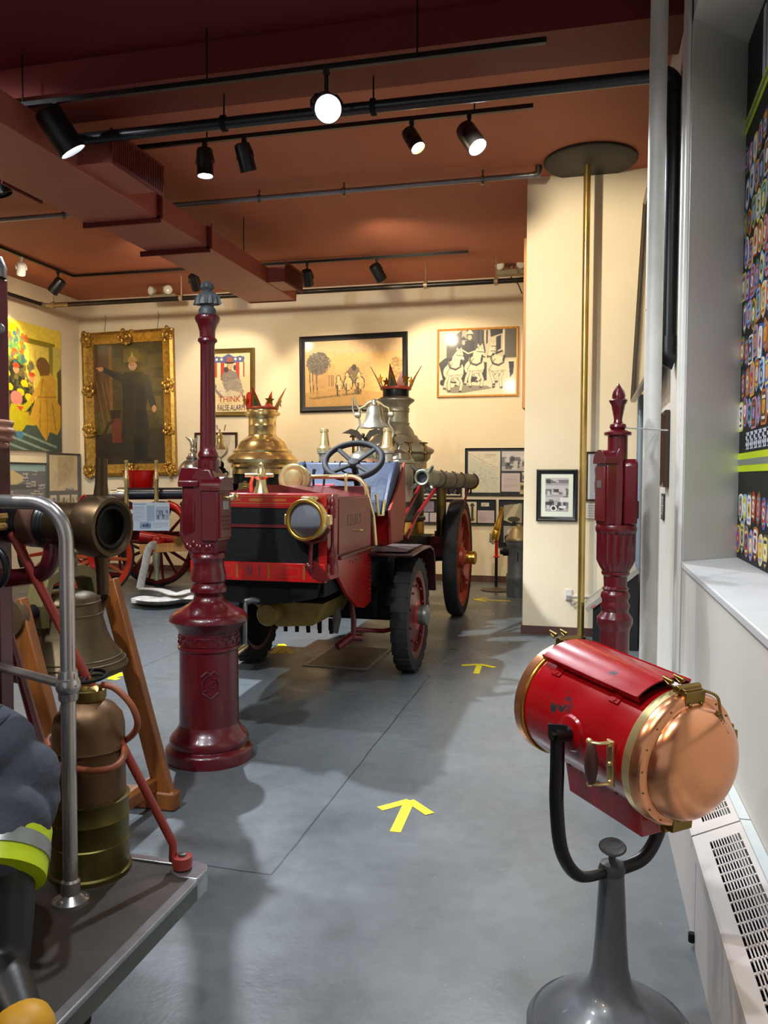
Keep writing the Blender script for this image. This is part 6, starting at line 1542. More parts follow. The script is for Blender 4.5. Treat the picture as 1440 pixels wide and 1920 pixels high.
kn2 = Vector((-1.95, 1.36, .86)); an2 = Vector((-1.98, 1.3, .53))
mb = MB()
mb.tube([pel, (pel + neck) / 2, neck + Vector((0, 0, -.08)), neck], [.14, .15, .15, .06], 16); mb.tube([sh, neck + Vector((0, 0, -.05)), sh2], [.07, .08, .07], 12); mb.tube([neck, head], [.055, .06], 12); mb.ball(head + Vector((0, 0, .02)), (.08, .095, .12), 16); mb.ball(head + Vector((.05, .07, -.0)), (.02, .02, .025), 8)
for a, b, c in ((sh, elb, wr), (sh2, elb2, wr2)): mb.tube([a, b, c], [.055, .045, .03], 12); mb.ball(b, .045, 10)
for a, b, c in ((hip, knee + Vector((-.04, 0, .0)), ank), (hip2, kn2, an2)): mb.tube([pel, a], [.11, .1], 12); mb.tube([a, b, c], [.085, .06, .042], 12); mb.ball(b, .06, 10)
def hand(mb, w, ax, out, dn, sc=1):
    """palm and five curled fingers: ax = along the palm, out = back of the hand, dn = across the knuckles"""
    p = w + ax * .05; mb.ball(p, .01, 6)
    for k in range(5): mb.tube([w - dn * .012 + dn * (.006 * k), w + ax * .045 + dn * (-.034 + .017 * k), w + ax * .085 + dn * (-.036 + .0185 * k)], [.016, .014, .0125], 8)
    for k, L_ in enumerate((.078, .088, .082, .064)):
        b = w + ax * .082 + dn * (-.034 + .022 * k)
        mb.tube(spline([b, b + ax * L_ * .42 + out * .006, b + ax * L_ * .72 - out * .022, b + ax * L_ * .68 - out * .055, b + ax * L_ * .4 - out * .07], 4), [.0105] * 5 + [.0098] * 5 + [.0088] * 4 + [.0078] * 2 + [.006], 8)
    b = w + ax * .025 - dn * .03; mb.tube(spline([b, b + ax * .03 - dn * .022 - out * .012, b + ax * .055 - dn * .02 - out * .04, b + ax * .062 - dn * .012 - out * .062], 4), [.013] * 5 + [.011] * 5 + [.009] * 3, 8)
ax_ = Vector((.9, .0, -.12)).normalized(); out_ = Vector((.05, -1, 0)).normalized(); dn_ = ax_.cross(out_); dn_ = dn_ if dn_.z < 0 else -dn_
hand(mb, wr, ax_, out_, dn_); hand(mb, wr2, Vector((0, .3, -.9)).normalized(), Vector((-1, 0, 0)), Vector((0, .9, .3)).normalized())
bd = mb.build('body', skin, pp); md = bd.modifiers.new('skin', 'REMESH'); md.mode = 'VOXEL'; md.voxel_size = .004; md.use_smooth_shade = True; sm = bd.modifiers.new('relax', 'SMOOTH'); sm.factor = .5; sm.iterations = 3
# trousers with folds at the bent knee
mb = MB()
hemz = on_y(-2, 1590, 1.55)
mb.tube(spline([pel + Vector((0, 0, .0)), hip + Vector((.02, 0, -.02)), hip.lerp(knee, .55) + Vector((0, 0, .03)), knee + Vector((-.02, 0, .02)), knee + Vector((-.0, -.0, -.045)), hemz + Vector((.0, .0, .03)), hemz + Vector((-.01, -.005, -.02))], 8), [.15] * 8 + [.13] * 8 + [.112 + .011 * abs(math.sin(i * PI / 4)) for i in range(8)] + [.1 + .013 * abs(math.sin(i * PI / 4)) for i in range(8)] + [.096 + .012 * abs(math.sin(i * PI / 4)) for i in range(8)] + [.088 + .001 * i for i in range(9)], 24)
mb.tube([pel, hip2, kn2, an2 + Vector((0, 0, .18))], [.155, .14, .11, .1], 20); mb.tube([pel + Vector((0, 0, -.03)), pel + Vector((0, 0, .12))], [.17, .165], 20)
tz = mb.build('trousers', navy, pp); md = tz.modifiers.new('cloth', 'REMESH'); md.mode = 'VOXEL'; md.voxel_size = .008; md.use_smooth_shade = True
mb = MB()
for t in range(5):
    u = t / 4; c0 = knee.lerp(hip, .12 + .2 * u) + Vector((.005, -.01, .03)); d0 = (hip - knee).normalized()
    mb.torus((0, 0, 0), .106 + .008 * u, .006, 36, 6, axis_m(c0, d0))
mb.build('knee_seam', mat('navy_seam', '#343a48', .8), tz)
dl = (hemz - knee).normalized(); HB = axis_m(hemz + Vector((-.005, 0, -.012)), -dl)
for z0_, z1_, m_, o_ in ((-.06, .05, LIME, .112), (-.022, .014, SILV, .1145)):
    mb = MB(HB); mb.lathe([(o_ - .012, z0_), (o_ + .002, z0_), (o_, z1_), (o_ - .012, z1_)], 36); mb.build('reflective_band' if m_ is LIME else 'silver_band', m_, tz)
for kk, an_, toe_ in ((hemz, ank, toe), (kn2 + Vector((0, 0, -.12)), an2, an2 + Vector((.2, -.1, -.04)))):
    fd = Vector(((toe_ - an_).x, (toe_ - an_).y, 0)).normalized(); heel = Vector((an_.x, an_.y, PZ_ + .05)) - fd * .05
    toe_ = Vector((toe_.x, toe_.y, PZ_ + .05)) - fd * .05
    mb = MB(); mb.tube([kk + Vector((0, 0, -.01)), kk.lerp(an_, .5), an_ + Vector((0, 0, .04)), Vector((an_.x, an_.y, PZ_ + .07))], [.08, .078, .07, .066], 20); mb.ball(heel, (.06, .06, .05), 14); mb.tube([heel + Vector((0, 0, .03)), heel.lerp(toe_, .5) + Vector((0, 0, .025)), toe_ - fd * .01 + Vector((0, 0, -.005))], [.065, .06, .044], 16)
    bo_ = mb.build('boot', bootm, pp); md = bo_.modifiers.new('r', 'REMESH'); md.mode = 'VOXEL'; md.voxel_size = .008; md.use_smooth_shade = True; sm = bo_.modifiers.new('relax', 'SMOOTH'); sm.iterations = 4
    mb = MB(); c0 = toe_ + fd * .012; mb.lathe([(.058, -.03), (.062, -.02), (.062, .0), (.057, .024), (.035, .052), (0, .062)], 24, axis_m(c0 - fd * .03, fd) @ Matrix.Diagonal((1, .86, 1, 1))); mb.build('toe_cap', mat('yellow_toe_rubber', '#d19a1c', .5, var=.1), bo_)
    mb = MB(); P_ = [heel - fd * .06, toe_ + fd * .05]; n_ = Vector((-fd.y, fd.x, 0)); 
    mb.prism([((p + n_ * s * w_).x, (p + n_ * s * w_).y) for p, s, w_ in ((P_[0], 1, .05), (heel.lerp(toe_, .5), 1, .055), (P_[1], 1, .035), (P_[1], -1, .035), (heel.lerp(toe_, .5), -1, .055), (P_[0], -1, .05))], PZ_ + .0005, PZ_ + .022); mb.build('boot_sole', BLACKM, bo_, bevel=.004)
mb = MB()
mb.tube([pel + Vector((0, 0, -.12)), (pel + neck) / 2, neck + Vector((0, 0, -.09)), neck + Vector((0, 0, .03))], [.21, .2, .19, .075], 20); mb.tube([sh, neck + Vector((0, 0, -.07)), sh2], [.095, .11, .095], 14)
for a, b, c in ((sh, elb, wr), (sh2, elb2, wr2)): mb.tube([a, b, b.lerp(c, .8)], [.09, .075, .06], 14)
ct = mb.build('coat', navy, pp); md = ct.modifiers.new('cloth', 'REMESH'); md.mode = 'VOXEL'; md.voxel_size = .01; md.use_smooth_shade = True
mb = MB(); mb.lathe([(.15, 2.06), (.155, 2.065), (.11, 2.08), (.105, 2.12), (.08, 2.18), (0, 2.21)], 28, Matrix.Translation((head.x, head.y, 0))); mb.build('helmet', BLACK, pp)

# ------------------------------------------------------------------ bronze bell in its oak stand
BX, BYY = on_y(122, 1180, 3.16).x, 3.16
zb2 = lambda y: on_y(122, y, BYY).z
BK = (on_y(132, 1180, BYY) - on_y(122, 1180, BYY)).length / 10
bl = thing('bell_stand', 'large bronze bell hung in an oak A-frame stand on the floor behind the truck step', 'bell', (BX, BYY, 0))
TBB = Matrix.Translation((BX, BYY, 0))
mb = MB(TBB); mb.lathe([(q_[1] * BK, zb2(q_[0])) for q_ in ((1262, 84), (1256, 96), (1246, 99), (1238, 95), (1222, 84), (1205, 74), (1185, 66), (1160, 60), (1135, 56), (1122, 53), (1114, 46), (1108, 30), (1106, 0))], 56)
for y in (1236, 1228, 1150, 1128): mb.torus((0, 0, zb2(y)), {1236: 94, 1228: 88, 1150: 58.5, 1128: 55}[y] * BK, .004, 56, 6)
bell = mb.build('bell', BRONZE, bl)
mb = MB(TBB); mb.lathe([(.0, zb2(1262)), (.05, zb2(1258)), (.06, zb2(1248)), (.03, zb2(1236)), (.015, zb2(1200)), (.012, zb2(1120))], 20); mb.build('clapper', DARK, bell)
YZp = Matrix(((0, 0, 1, 0), (1, 0, 0, 0), (0, 1, 0, 0), (0, 0, 0, 1)))
ym = mat('olive_iron', '#6d6238', .5, .4, var=.3)
mb = MB(TBB); za_ = zb2(1140); zc_ = zb2(1060); rx = 68 * BK
outer = [(-rx - .01, za_ - .06), (-rx - .03, za_ + .04), (-rx * .9, za_ + .16), (-rx * .4, zc_ + .0), (rx * .4, zc_), (rx * .9, za_ + .16), (rx + .03, za_ + .04), (rx + .01, za_ - .06)]
inner = [(rx - .025, za_ - .06), (rx - .02, za_ + .04), (rx * .72, za_ + .12), (rx * .35, zc_ - .055), (-rx * .35, zc_ - .055), (-rx * .72, za_ + .12), (-rx + .02, za_ + .04), (-rx + .025, za_ - .06)]
o_, i_ = outer, inner[::-1]
for k in range(7): mb.prism([o_[k], o_[k + 1], i_[k + 1], i_[k]], -.045, .045, M=YZp)
mb.lathe([(.05, zc_ - .01), (.06, zc_ + .02), (.05, zc_ + .05), (.07, zc_ + .055), (.07, zc_ + .07), (0, zc_ + .075)], 24); mb.build('yoke', ym, bl, bevel=.006)
pz = zb2(1132)
for s in (-1, 1): mb = MB(TBB); mb.cyl((0, s * rx, pz), (0, s * (rx + .17), pz), .03, 16); mb.build('trunnion', DARK, bl)
mb = MB(TBB); mb.lathe([(.03, -.03), (.08, -.028), (.09, 0), (.08, .02), (.04, .03), (.03, .06)], 28, axis_m((0, -rx - .17, pz), (0, 1, 0))); mb.build('rocking_hub', mat('brown_iron', '#5a4530', .45, .4, var=.3), bl)
fr_ = on_z(322, 1508, 0)
def beam(mbx, a, b, w, t):
    a, b = Vector(a), Vector(b); M = axis_m(a, b - a, (0, 1, 0)); mbx.box((0, 0, (b - a).length / 2), (t, w, (b - a).length), M); return mbx
hw_ = fr_.x - BX
for yy in (BYY + rx + .13, BYY - rx - .16):
    for sg in (1, -1):
        mb = MB(); beam(mb, (BX + sg * hw_, yy, .05), (BX + sg * .02, yy, pz + .07), .05, .085); mb.build('leg', WOOD, bl, bevel=.006)
    mb = MB(); mb.bx(BX - hw_ - .06, BX + hw_ + .06, yy - .035, yy + .035, .0, .09); mb.build('foot', WOOD, bl, bevel=.012)
for sg in (1, -1):
    mb = MB(); mb.bx(BX + sg * hw_ * .8 - .03, BX + sg * hw_ * .8 + .03, BYY - rx - .12, BYY + rx + .13, .09, .15); mb.build('cross_bar', WOOD, bl, bevel=.006)

# ------------------------------------------------------------------ copper extinguisher on the step
EXX, EY = on_y(168, 1500, 2.05).x, 2.05
EK = (on_y(178, 1500, EY) - on_y(168, 1500, EY)).length / 10
ze = lambda y: on_y(168, y, EY).z
ex = thing('extinguisher', 'old copper extinguisher tank with a hand wheel and red rubber hose, on the truck step', 'fire extinguisher', (EXX, EY, PZ_))
TE = Matrix.Translation((EXX, EY, 0))
mb = MB(TE); mb.lathe([(58 * EK, ze(1500)), (57 * EK, ze(1400)), (59 * EK, ze(1398)), (57 * EK, ze(1394)), (57 * EK, ze(1360)), (53 * EK, ze(1340)), (40 * EK, ze(1322)), (24 * EK, ze(1312)), (22 * EK, ze(1306)), (0, ze(1306))], 48); tank = mb.build('tank', COPPERD, ex)
mb = MB(TE); mb.lathe([(66 * EK, PZ_ + .001), (66 * EK, PZ_ + .012), (62 * EK, PZ_ + .016), (63 * EK, ze(1570)), (61 * EK, ze(1568)), (62 * EK, ze(1530)), (64 * EK, ze(1526)), (62 * EK, ze(1522)), (62 * EK, ze(1494)), (64 * EK, ze(1490)), (58 * EK, ze(1489))], 48); mb.build('holder', mat('green_brass', '#6b6234', .4, .9, var=.3, vscale=5, rvar=.1), ex)
mb = MB(TE); mb.lathe([(26 * EK, ze(1312)), (28 * EK, ze(1306)), (28 * EK, ze(1292)), (22 * EK, ze(1288)), (12 * EK, ze(1284)), (8 * EK, ze(1268)), (0, ze(1266))], 12); cap_ = mb.build('cap', BRASSD, ex)
mb = MB(TE); WM = Matrix.Translation((0, 0, ze(1268))) @ Matrix.Rotation(.12, 4, 'X'); mb.torus((0, 0, 0), 29 * EK, .0052, 32, 8, WM)
for i in range(4): a = PI / 2 * i + .3; mb.tube([(0, 0, 0), (15 * EK * math.cos(a), 15 * EK * math.sin(a), .004), (29 * EK * math.cos(a), 29 * EK * math.sin(a), 0)], .004, 6, M=WM)
mb.build('hand_wheel', DARK, cap_)
eh = lambda x, y, dy=0.: on_y(x, y, EY + dy)
mb = MB(); mb.tube(spline([eh(190, 1284), eh(215, 1290), eh(245, 1320), eh(258, 1355), eh(248, 1378, .02), eh(226, 1392, .09), Vector((EXX, EY + .13, ze(1405))), Vector((EXX - 74 * EK, EY + .02, ze(1390))), eh(92, 1405, -.05), eh(112, 1432, -.09), eh(165, 1445, -.115), eh(210, 1440, -.1), eh(231, 1420, -.04), eh(233, 1400, .02)], 7), .0095, 12); mb.build('rubber_hose', mat('red_rubber', '#8f4a2c', .5, var=.15), ex)
# ------------------------------------------------------------------ brass chimneyed engine behind
be2 = thing('steam_fire_engine', 'steam fire engine with a tall polished brass dome and crown, standing at the back', 'fire engine', (-4.48, 10.8, 0))
T2 = Matrix.Translation((-4.48, 10.8, 0)); z2_ = lambda y: on_y(492, y, 10.8).z; k2 = (on_y(502, 850, 10.8) - on_y(492, 850, 10.8)).length / 10
mb = MB(T2); mb.lathe([(w_ * k2, z2_(y)) for y, w_ in ((890, 53), (880, 52), (876, 55), (872, 54), (868, 60), (862, 62), (857, 59), (852, 54), (849, 51), (846, 52), (842, 46), (836, 43), (832, 40), (829, 39), (825, 34), (822, 31), (819, 26), (816, 25), (815, 24), (800, 24), (799, 24.6), (798, 24), (788, 24), (786, 24), (784, 25), (781, 26), (778, 31), (774, 31), (772, 27), (769, 27), (767, 22))], 56); mb.build('boiler_dome', BRASS, be2)
mb = MB(T2); mb.lathe([(.42, .55), (.42, z2_(891)), (.44, z2_(889))], 40); mb.build('boiler', mat('blue_black', '#14171f', .3), be2)
crown(T2, z2_(768), 26 * k2, be2, mat('crown_bright_red', '#c92a18', .35, coat=.3), BRASSG, paddle=True, tall=.27)
P = on_y(460, 920, 10.36)
mb = MB(Matrix.Translation(P) @ Matrix.Rotation(PI / 2, 4, 'X')); sh_ = [((.115 + .012 * math.cos(8 * t)) * math.cos(t), (.13 + .012 * math.cos(8 * t)) * math.sin(t)) for t in [2 * PI * i / 64 for i in range(64)]]; mb.prism(sh_, 0, .012); pl = mb.build('name_plate', mat('pale_brass', '#a8935a', .4, .9, var=.15), be2)
mb = MB(Matrix.Translation(P + Vector((0, -.013, 0))) @ Matrix.Rotation(PI / 2, 4, 'X')); mb.torus((0, 0, 0), .06, .008, 28, 6); mb.torus((0, 0, 0), .09, .004, 28, 6); mb.ball((0, 0, 0), (.03, .035, .01), 10); mb.build('plate_relief', MATS['pale_brass'], pl)
P = on_y(412, 845, 10.3)
mb = MB(Matrix.Translation((P.x, P.y, 0))); zz = lambda y: on_y(412, y, 10.3).z
mb.lathe([(.085, zz(843)), (.08, zz(841)), (.06, zz(834)), (.05, zz(826)), (.045, zz(817)), (.03, zz(813)), (.012, zz(811)), (.015, zz(806)), (0, zz(804))], 28); b_ = mb.build('bell', BRASS, be2)
mb = MB(); mb.tube([on_y(408, 806, 10.3), on_y(406, 797, 10.3)], .012, 8); mb.tube([on_y(420, 808, 10.3), on_y(423, 796, 10.3)], .008, 8); mb.tube(spline([on_y(402, 836, 10.3), on_y(400, 850, 10.3), on_y(412, 860, 10.3), on_y(412, 875, 10.3)], 5), .02, 8); mb.tube(spline([on_y(424, 836, 10.3), on_y(425, 848, 10.3), on_y(413, 860, 10.3)], 5), .014, 8); mb.build('bell_bracket', NICKELD, b_)
mb = MB(); rg = random.Random(8)
for i in range(9): p = on_y(rg.uniform(402, 426), rg.uniform(868, 900), 10.35 + rg.uniform(0, .3)); mb.ball(p, rg.uniform(.03, .07), 10)
p = on_y(415, 905, 10.5); mb.bx(p.x - .2, p.x + .25, 10.3, 10.9, .55, 1.5); mb.build('pump_works', DARK, be2)
for i in range(6): p = on_y(424, 890 + 8 * i, 10.25); mb = MB(); mb.ball(p, .03, 10); mb.cyl(p, p + Vector((-.12, 0, -.01)), .018, 8); mb.build('pump_fitting', NICKEL, be2)
mb = MB(); mb.bx(-5.1, -4.0, 10.2, 11.5, .42, .6); mb.cyl((-5.3, 10.9, .55), (-3.7, 10.9, .55), .05); mb.build('frame_rail', RED3, be2)
for s in (1, -1): wheel(Matrix.Translation((-4.48 + s * .75, 10.9, .55)) @ (Matrix.Identity(4) if s > 0 else Matrix.Rotation(PI, 4, 'Z')), .55, .05, .08, spokes=12, hubr=.09, hubl=.12, rim_m=REDB, cap_m=BRASS, par=be2)

# ------------------------------------------------------------------ hand-drawn carriage at the far left
ca_ = Vector((.5, .866, 0)); cn = Vector((.866, -.5, 0))
c1 = on_z(183, 1121, 0); c2 = on_z(300, 1099, 0)
hc = thing('hand_pumper', 'horse-drawn hose carriage with spoked wheels, black suction pipe and silver ball', 'fire carriage', (-6.3, 10.5, 0))
Wm = Matrix(((cn.x, ca_.x, 0, 0), (cn.y, ca_.y, 0, 0), (0, 0, 1, 0), (0, 0, 0, 1)))
striped = mat('striped_red_orange', '#b8321a', .35, var=.15, coat=.3); maroon = mat('carriage_maroon', '#5d1416', .35, var=.15, coat=.2)
for c_, R_, rm, sm_, cm, ns in ((c1, .53, striped, mat('gilt_red_spoke', '#b5522a', .35, var=.35, vscale=18, stretch=(1, 8, 8)), BRASSD, 14), (c2, .62, maroon, maroon, None, 14), (c1 - cn * 1.25, .53, striped, striped, None, 12), (c2 - cn * 1.25, .62, maroon, maroon, None, 12)):
    M = Matrix.Translation((c_.x, c_.y, R_)) @ Wm
    wheel(M, R_, .045, .07, spokes=ns, hubr=.1, hubl=.14, rim_m=rm, sp_m=sm_, cap_m=cm, par=hc)
    if cm:
        mb = MB(M @ Matrix.Rotation(PI / 2, 4, 'Y'))
        for i in range(12): a = 2 * PI * i / 12; mb.ball((.115 * math.cos(a), .115 * math.sin(a), .045), .012, 8)
        mb.lathe([(.06, .03), (.14, .03), (.145, .045), (.06, .05)], 28); mb.build('hub_plate', REDB, hc)
for c_, R_ in ((c1, .53), (c2, .62)):
    mb = MB(); mb.cyl(Vector((c_.x, c_.y, R_)), Vector((c_.x, c_.y, R_)) - cn * 1.25, .04, 12); mb.build('axle', maroon, hc)
mid = (c1 + c2) / 2 - cn * .62; FM = Matrix.Translation((mid.x, mid.y, 0)) @ Wm
mb = MB(FM); mb.box((.25, 0, .72), (.06, 2.0, .12)); mb.box((-.25, 0, .72), (.06, 2.0, .12)); mb.box((0, .2, .82), (.6, 1.2, .08)); mb.box((0, -.6, .82), (.5, .3, .06)); mb.build('frame', maroon, hc, bevel=.01)
w_ = lambda x, y, Y: on_y(x, y, Y)
Yc = 10.35
mb = MB(); a, b = w_(229, 926, Yc), w_(352, 925, Yc + .35); mb.tube([a, b], .085, 20); sp_ = mb.build('suction_pipe', mat('black_leather_hose', '#1c2230', .3, var=.3, vscale=20), hc)
mb = MB(); d = (a - b).normalized(); mb.lathe([(.09, -.04), (.095, .0), (.09, .06), (.06, .065), (.055, .16), (.04, .165), (0, .165)], 20, axis_m(a, d)); mb.build('pipe_coupling', NICKEL, sp_)
mb = MB(); c = w_(268, 925, 10.75); mb.lathe([(.2, c.z), (.26, c.z + .05), (.33, c.z + .3), (.36, c.z + .34), (.34, c.z + .34), (.24, c.z + .07), (0, c.z + .05)], 32, Matrix.Translation((c.x - .05, c.y, 0)) @ Matrix.Diagonal((.78, .55, 1, 1))); mb.build('seat_tub', REDB, hc)
for x, x2, y0_, y1_ in ((237, 238, 862, 925), (293, 294, 864, 925)):
    c = w_(x, 900, 10.3); zz = lambda y: w_(x, y, 10.3).z
    mb = MB(Matrix.Translation((c.x, c.y, 0))); mb.lathe([(.03, zz(950)), (.03, zz(905)), (.036, zz(903)), (.036, zz(893)), (.026, zz(890)), (.02, zz(868)), (.024, zz(867)), (.024, zz(863)), (.0, zz(862))], 18); mb.build('nozzle', BRASS, hc)
c = w_(362, 888, 10.9); rs = .22
mb = MB(); mb.ball(c, rs, 32); mb.lathe([(.09, -.0), (.1, .03), (.07, .06), (.06, .1)], 20, Matrix.Translation(c + Vector((0, 0, rs - .02)))); ab = mb.build('air_ball', mat('silver_plate', '#b3b5ba', .25, .9), hc)
mb = MB(); t = c + Vector((0, 0, rs + .08)); mb.ball(t + Vector((0, 0, .05)), .045, 14); mb.tube([t + Vector((0, 0, .08)), t + Vector((0, 0, .14)), t + Vector((-.02, 0, .2))], [.03, .045, .02], 10)
for s in (-1, 1): mb.tube([t + Vector((0, 0, .13)), t + Vector((.05 * s, 0, .2)), t + Vector((.1 * s - .02, 0, .24))], [.03, .028, .006], 8, flat=(1, .35))
mb.build('eagle_finial', mat('pale_silver', '#bdb8ac', .3, .8), ab)
mb = MB(); a, b = w_(262, 1029, 10.0), w_(352, 1025, 10.25); beam(mb, a, b, .08, .12); mb.build('footboard', WOODL, hc, bevel=.006)
mb = MB(); a, b = w_(293, 1036, 10.0), w_(294, 1088, 10.0); mb.tube([a, a.lerp(b, .45), a.lerp(b, .5), b], [.05, .05, .035, .03], 14); mb.build('play_pipe', NICKELD, hc)
mb = MB()
for i in range(5): p = w_(342 + 3 * (i % 3), 945 + 12 * i, 10.5); mb.cyl(p, p + Vector((.03 * (i % 2), 0, -.14)), .025, 8); mb.ball(p, .04, 8)
mb.tube([w_(150, 940, 10.3), w_(156, 930, 10.3), w_(200, 928, 10.3), w_(222, 932, 10.3)], .015, 8); mb.tube(spline([w_(165, 946, 10.3), w_(180, 937, 10.3), w_(192, 940, 10.3), w_(215, 940, 10.3)], 4), .012, 8); mb.build('iron_work', BLACK, hc)
mb = MB(); mb.tube(spline([w_(147, 948, 10.25), w_(152, 935, 10.25), w_(160, 929, 10.25)], 4), .022, 8); mb.tube([w_(262, 1005, 10.2), w_(350, 1018, 10.45)], .07, 12); mb.ball(w_(297, 1016, 10.15), .09, 14); mb.tube(spline([w_(315, 944, 10.6), w_(335, 955, 10.6), w_(350, 985, 10.6), w_(352, 1005, 10.6)], 5), .05, 10); mb.build('red_gear', REDB, hc)
mb = MB(); p = w_(334, 1014, 10.12); mb.lathe([(.0, -.05), (.05, -.05), (.055, 0), (.06, .03), (.03, .035), (0, .02)], 16, axis_m(p, cn)); mb.build('axle_cap', mat('pale_brass', '#a8935a', .4, .9), hc)
# information sheet clipped to the carriage
g = Img(60, 54, '#cfdce8'); g.rect(.04, .05, .36, .1, '#6f8298', .7); g.text_lines(.04, .14, .34, .66, 12, '#7d90a8', .5); g.rect(.38, .12, .6, .66, '#a9bdd2').text_lines(.4, .14, .58, .64, 12, '#7d90a8', .4); g.photo(.64, .14, .96, .62, dark='#3f4f66', mid='#7d8fa6', light='#b9c8d8'); g.photo(.2, .68, .5, .93, dark='#2f4566', mid='#6f86a8', light='#a9bdd6'); g.text_lines(.54, .7, .96, .9, 5, '#7d90a8', .5)
Pm = on_y(283, 995, 9.6); a, b = on_y(252, 970, 9.6), on_y(314, 970, 9.6)
picture('info_sheet', 'white printed information sheet hung on the carriage wheel', 'sign', (Pm.x, 9.61, Pm.z), .25, (b.x - a.x), on_y(283, 942, 9.6).z - Pm.z, 0, .006, mat('sheet_white', '#d8dde2', .5), g, .4, .2, part='print')
# white canvas hose hanging to a folded heap on the floor
ch_ = thing('canvas_hose', 'white canvas hose hanging from the carriage footboard to a folded heap on the floor', 'hose', (c2.x, c2.y - .4, 0))
mb = MB(); f0 = on_z(268, 1108, .02)
mb.tube(spline([w_(292, 1022, 10.06), w_(283, 1024, 9.95), w_(277, 1034, 9.92), w_(272, 1060, 9.9), w_(266, 1085, 9.9), w_(263, 1102, 9.9)], 6), .062, 10, flat=(1, .3)); mb.build('hanging_length', CANVAS, ch_)
chk = mat('checked_canvas', '#c9c6bd', .8, var=.35, vscale=9)
for i in range(3):
    mb = MB(); z = .024 + .046 * i; p = [on_z(x, y, z) for x, y in ((262, 1127 - 3 * i), (300, 1131 - 3 * i), (335, 1128 - 4 * i), (368, 1126 - 3 * i), (415, 1122 - 3 * i))]
    mb.tube(spline(p, 6), .14, 12, flat=(.16, 1)) ; mb.build('folded_layer', chk, ch_)
mb = MB(); mb.tube(spline([on_z(268, 1104, .1), on_z(300, 1106, .17), on_z(330, 1114, .18), on_z(360, 1107, .17), on_z(395, 1110, .1)], 6), .07, 10, flat=(.25, 1)); mb.build('loose_fold', CANVAS, ch_)

# ------------------------------------------------------------------ nozzle stand and hydrant by the far boards
NS = on_z(930, 1107, 0); zn = lambda y: on_y(930, y, NS.y).z
ns = thing('nozzle_stand', 'brass monitor nozzle on a red and black pole with a round base', 'nozzle stand', (NS.x, NS.y, 0))
TN = Matrix.Translation((NS.x, NS.y, 0))
mb = MB(TN); mb.lathe([(.21, 0), (.215, .012), (.1, .03), (.03, .045), (.025, .06)], 36); mb.build('base', mat('brown_base', '#4a3a34', .5), ns)
mb = MB(TN); mb.cyl((0, 0, .03), (0, 0, zn(1044)), .022, 14); mb.build('pole', BLACK, ns)
mb = MB(TN); mb.lathe([(.045, zn(1045)), (.045, zn(1043)), (.024, zn(1042)), (.024, zn(1012)), (.035, zn(1010)), (.04, zn(1004))], 16); mb.build('upper_pole', REDB, ns)
a, b = on_y(927, 1012, NS.y), on_y(942, 951, NS.y)
mb = MB(axis_m(a, b - a)); L_ = (b - a).length; mb.lathe([(.05, 0), (.06, .02), (.06, .12), (.05, .14), (.055, .16), (.05, .2), (.035, .3), (.025, L_ - .03), (.03, L_ - .02), (.03, L_), (0, L_)], 20); nz = mb.build('nozzle', BRASSG, ns)
mb = MB(); mb.tube([on_y(922, 1000, NS.y), on_y(921, 1015, NS.y), on_y(927, 1018, NS.y)], .03, 10); mb.build('nozzle_elbow', NICKELD, ns)
HY = Vector((-.87, 11.0, 0)); zh = lambda y: on_y(965, y, 11.0).z
hy = thing('hydrant', 'dark cast-iron hydrant with a bronze bonnet in the corner by the pillar', 'hydrant', HY)
TH = Matrix.Translation(HY)
mb = MB(TH); mb.lathe([(.16, 0), (.16, .2), (.165, .22), (.165, .3), (.15, .32), (.15, zh(1030)), (.155, zh(1025)), (.17, zh(1020)), (.16, zh(1014))], 32); mb.build('barrel', GREYD, hy)
mb = MB(TH); mb.lathe([(.175, zh(1014)), (.18, zh(1011)), (.17, zh(1008)), (.15, zh(1004)), (.1, zh(992)), (.07, zh(988)), (.04, zh(987)), (.035, zh(983)), (0, zh(982))], 32); mb.build('bonnet', mat('old_bronze', '#8a7c5c', .45, .7, var=.3), hy)
mb = MB(TH); mb.cyl((-.12, -.03, zh(1035)), (-.2, -.06, zh(1035)), .05, 16); mb.cyl((-.2, -.06, zh(1035)), (-.24, -.075, zh(1035)), .03, 8); mb.tube([(.0, -.155, zh(1034)), (0, -.16, zh(1050))], .006, 6); mb.build('outlet_cap', DARK, hy)
# ------------------------------------------------------------------ light
def lamp(kind, loc, aim, watts, col, size=.1, spot=70, blend=.6):
    ld = bpy.data.lights.new('unseen_lamp', kind); ld.energy = watts; ld.color = col
    if kind == 'SPOT': ld.spot_size = math.radians(spot); ld.spot_blend = blend; ld.shadow_soft_size = size
    elif kind == 'AREA': ld.size = size
    else: ld.shadow_soft_size = size
    o = bpy.data.objects.new('unseen_lamp', ld); o.location = loc
    o.rotation_euler = (Vector(loc) - Vector(aim)).to_track_quat('Z', 'Y').to_euler(); COL.objects.link(o)
    return o


CW, WW = (.88, .94, 1.0), (1.0, .85, .62)
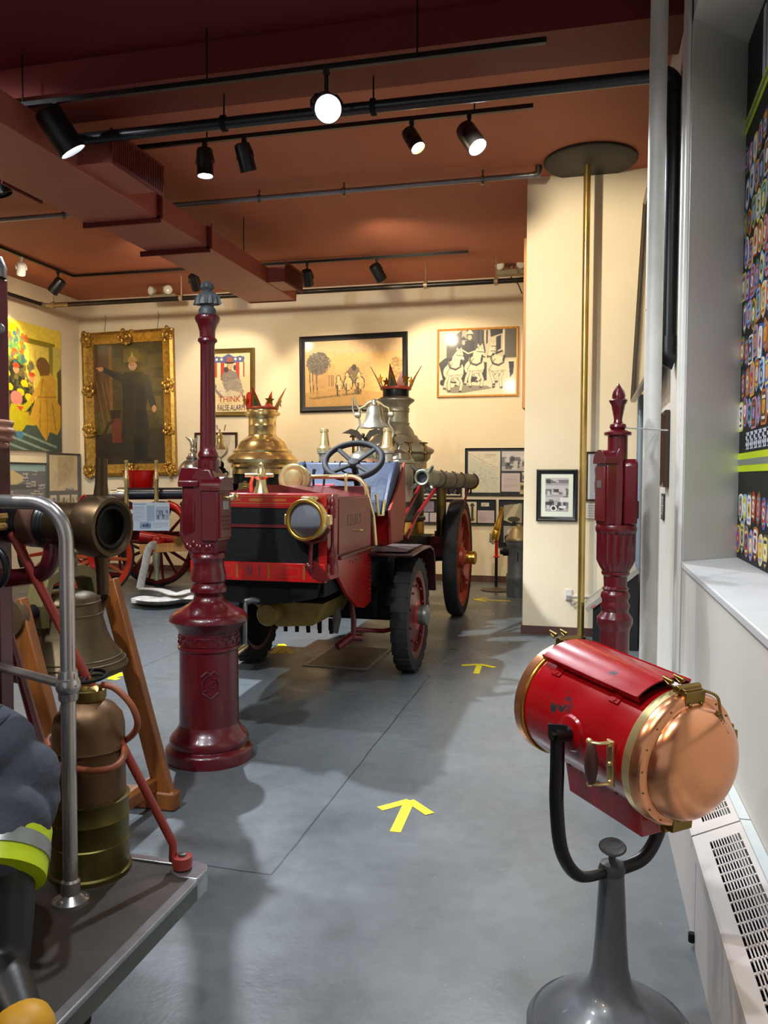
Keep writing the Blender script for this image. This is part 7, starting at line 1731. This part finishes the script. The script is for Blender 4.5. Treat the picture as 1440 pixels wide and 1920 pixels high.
# further track lamps outside the picture, plus fixtureless lamps added within it
lamp('SPOT', (-2.2, .6, 4.3), (-1.8, 5.5, .6), 520, CW, .08, 75)
lamp('SPOT', (-.6, 1.2, 4.3), (-.5, 3.6, 0), 170, CW, .08, 85)
lamp('SPOT', (-1.6, 2.6, 4.3), (.6, 3.6, 1.0), 250, CW, .1, 80)
lamp('SPOT', (-4.6, 3.0, 4.3), (-4.6, 8.0, .5), 950, CW, .08, 90)
lamp('SPOT', (-3.4, 1.0, 4.3), (-1.9, 2.6, .8), 120, (1, .93, .85), .08, 80)
lamp('SPOT', (-2.6, 8.9, 4.3), (-1.6, 12.4, 2.4), 190, WW, .1, 125, 1)  # added lamp without a fixture, brightens the back wall
lamp('SPOT', (-5.6, 8.9, 4.3), (-5.8, 12.4, 2.2), 200, WW, .1, 125, 1)  # another added lamp with no fixture, farther left along that wall
lamp('SPOT', (-6.9, 9.2, 4.3), (-8.5, 10.9, 2.4), 130, WW, .1, 120, 1)  # added too, no fixture here: warms the mural wall
lamp('SPOT', (-.9, 5.95, 4.2), (-.1, 8.4, 2.9), 300, WW, .05, 80)  # pillar lamp, added without a fixture to brighten the column face
lamp('SPOT', (-1.4, .3, 4.3), (.5, 1.8, .3), 160, (1, .72, .45), .08, 45)
lamp('SPOT', (-.2, 3.2, 4.4), (.6, 4.6, 1.4), 60, CW, .08, 100)
wd = bpy.data.worlds.new('room_daylight'); SC.world = wd; wd.use_nodes = True
wd.node_tree.nodes['Background'].inputs[0].default_value = (.95, .97, 1, 1); wd.node_tree.nodes['Background'].inputs[1].default_value = .36

# ------------------------------------------------------------------ camera
cd = bpy.data.cameras.new('camera'); cam = bpy.data.objects.new('camera', cd); COL.objects.link(cam)
cd.sensor_fit = 'VERTICAL'; cd.sensor_height = 36; cd.lens = 36 * FPX / 1920; cd.clip_start = .05
M = Matrix((CR, CU, -CF)).transposed().to_4x4(); M.translation = CAM; cam.matrix_world = M
SC.camera = cam
SC.view_settings.view_transform = 'Standard'; SC.view_settings.look = 'None'; SC.view_settings.gamma = 1; SC.view_settings.use_curve_mapping = False
SC.view_settings.exposure = .2
SC.cycles.max_bounces = 8; SC.cycles.sample_clamp_indirect = 6
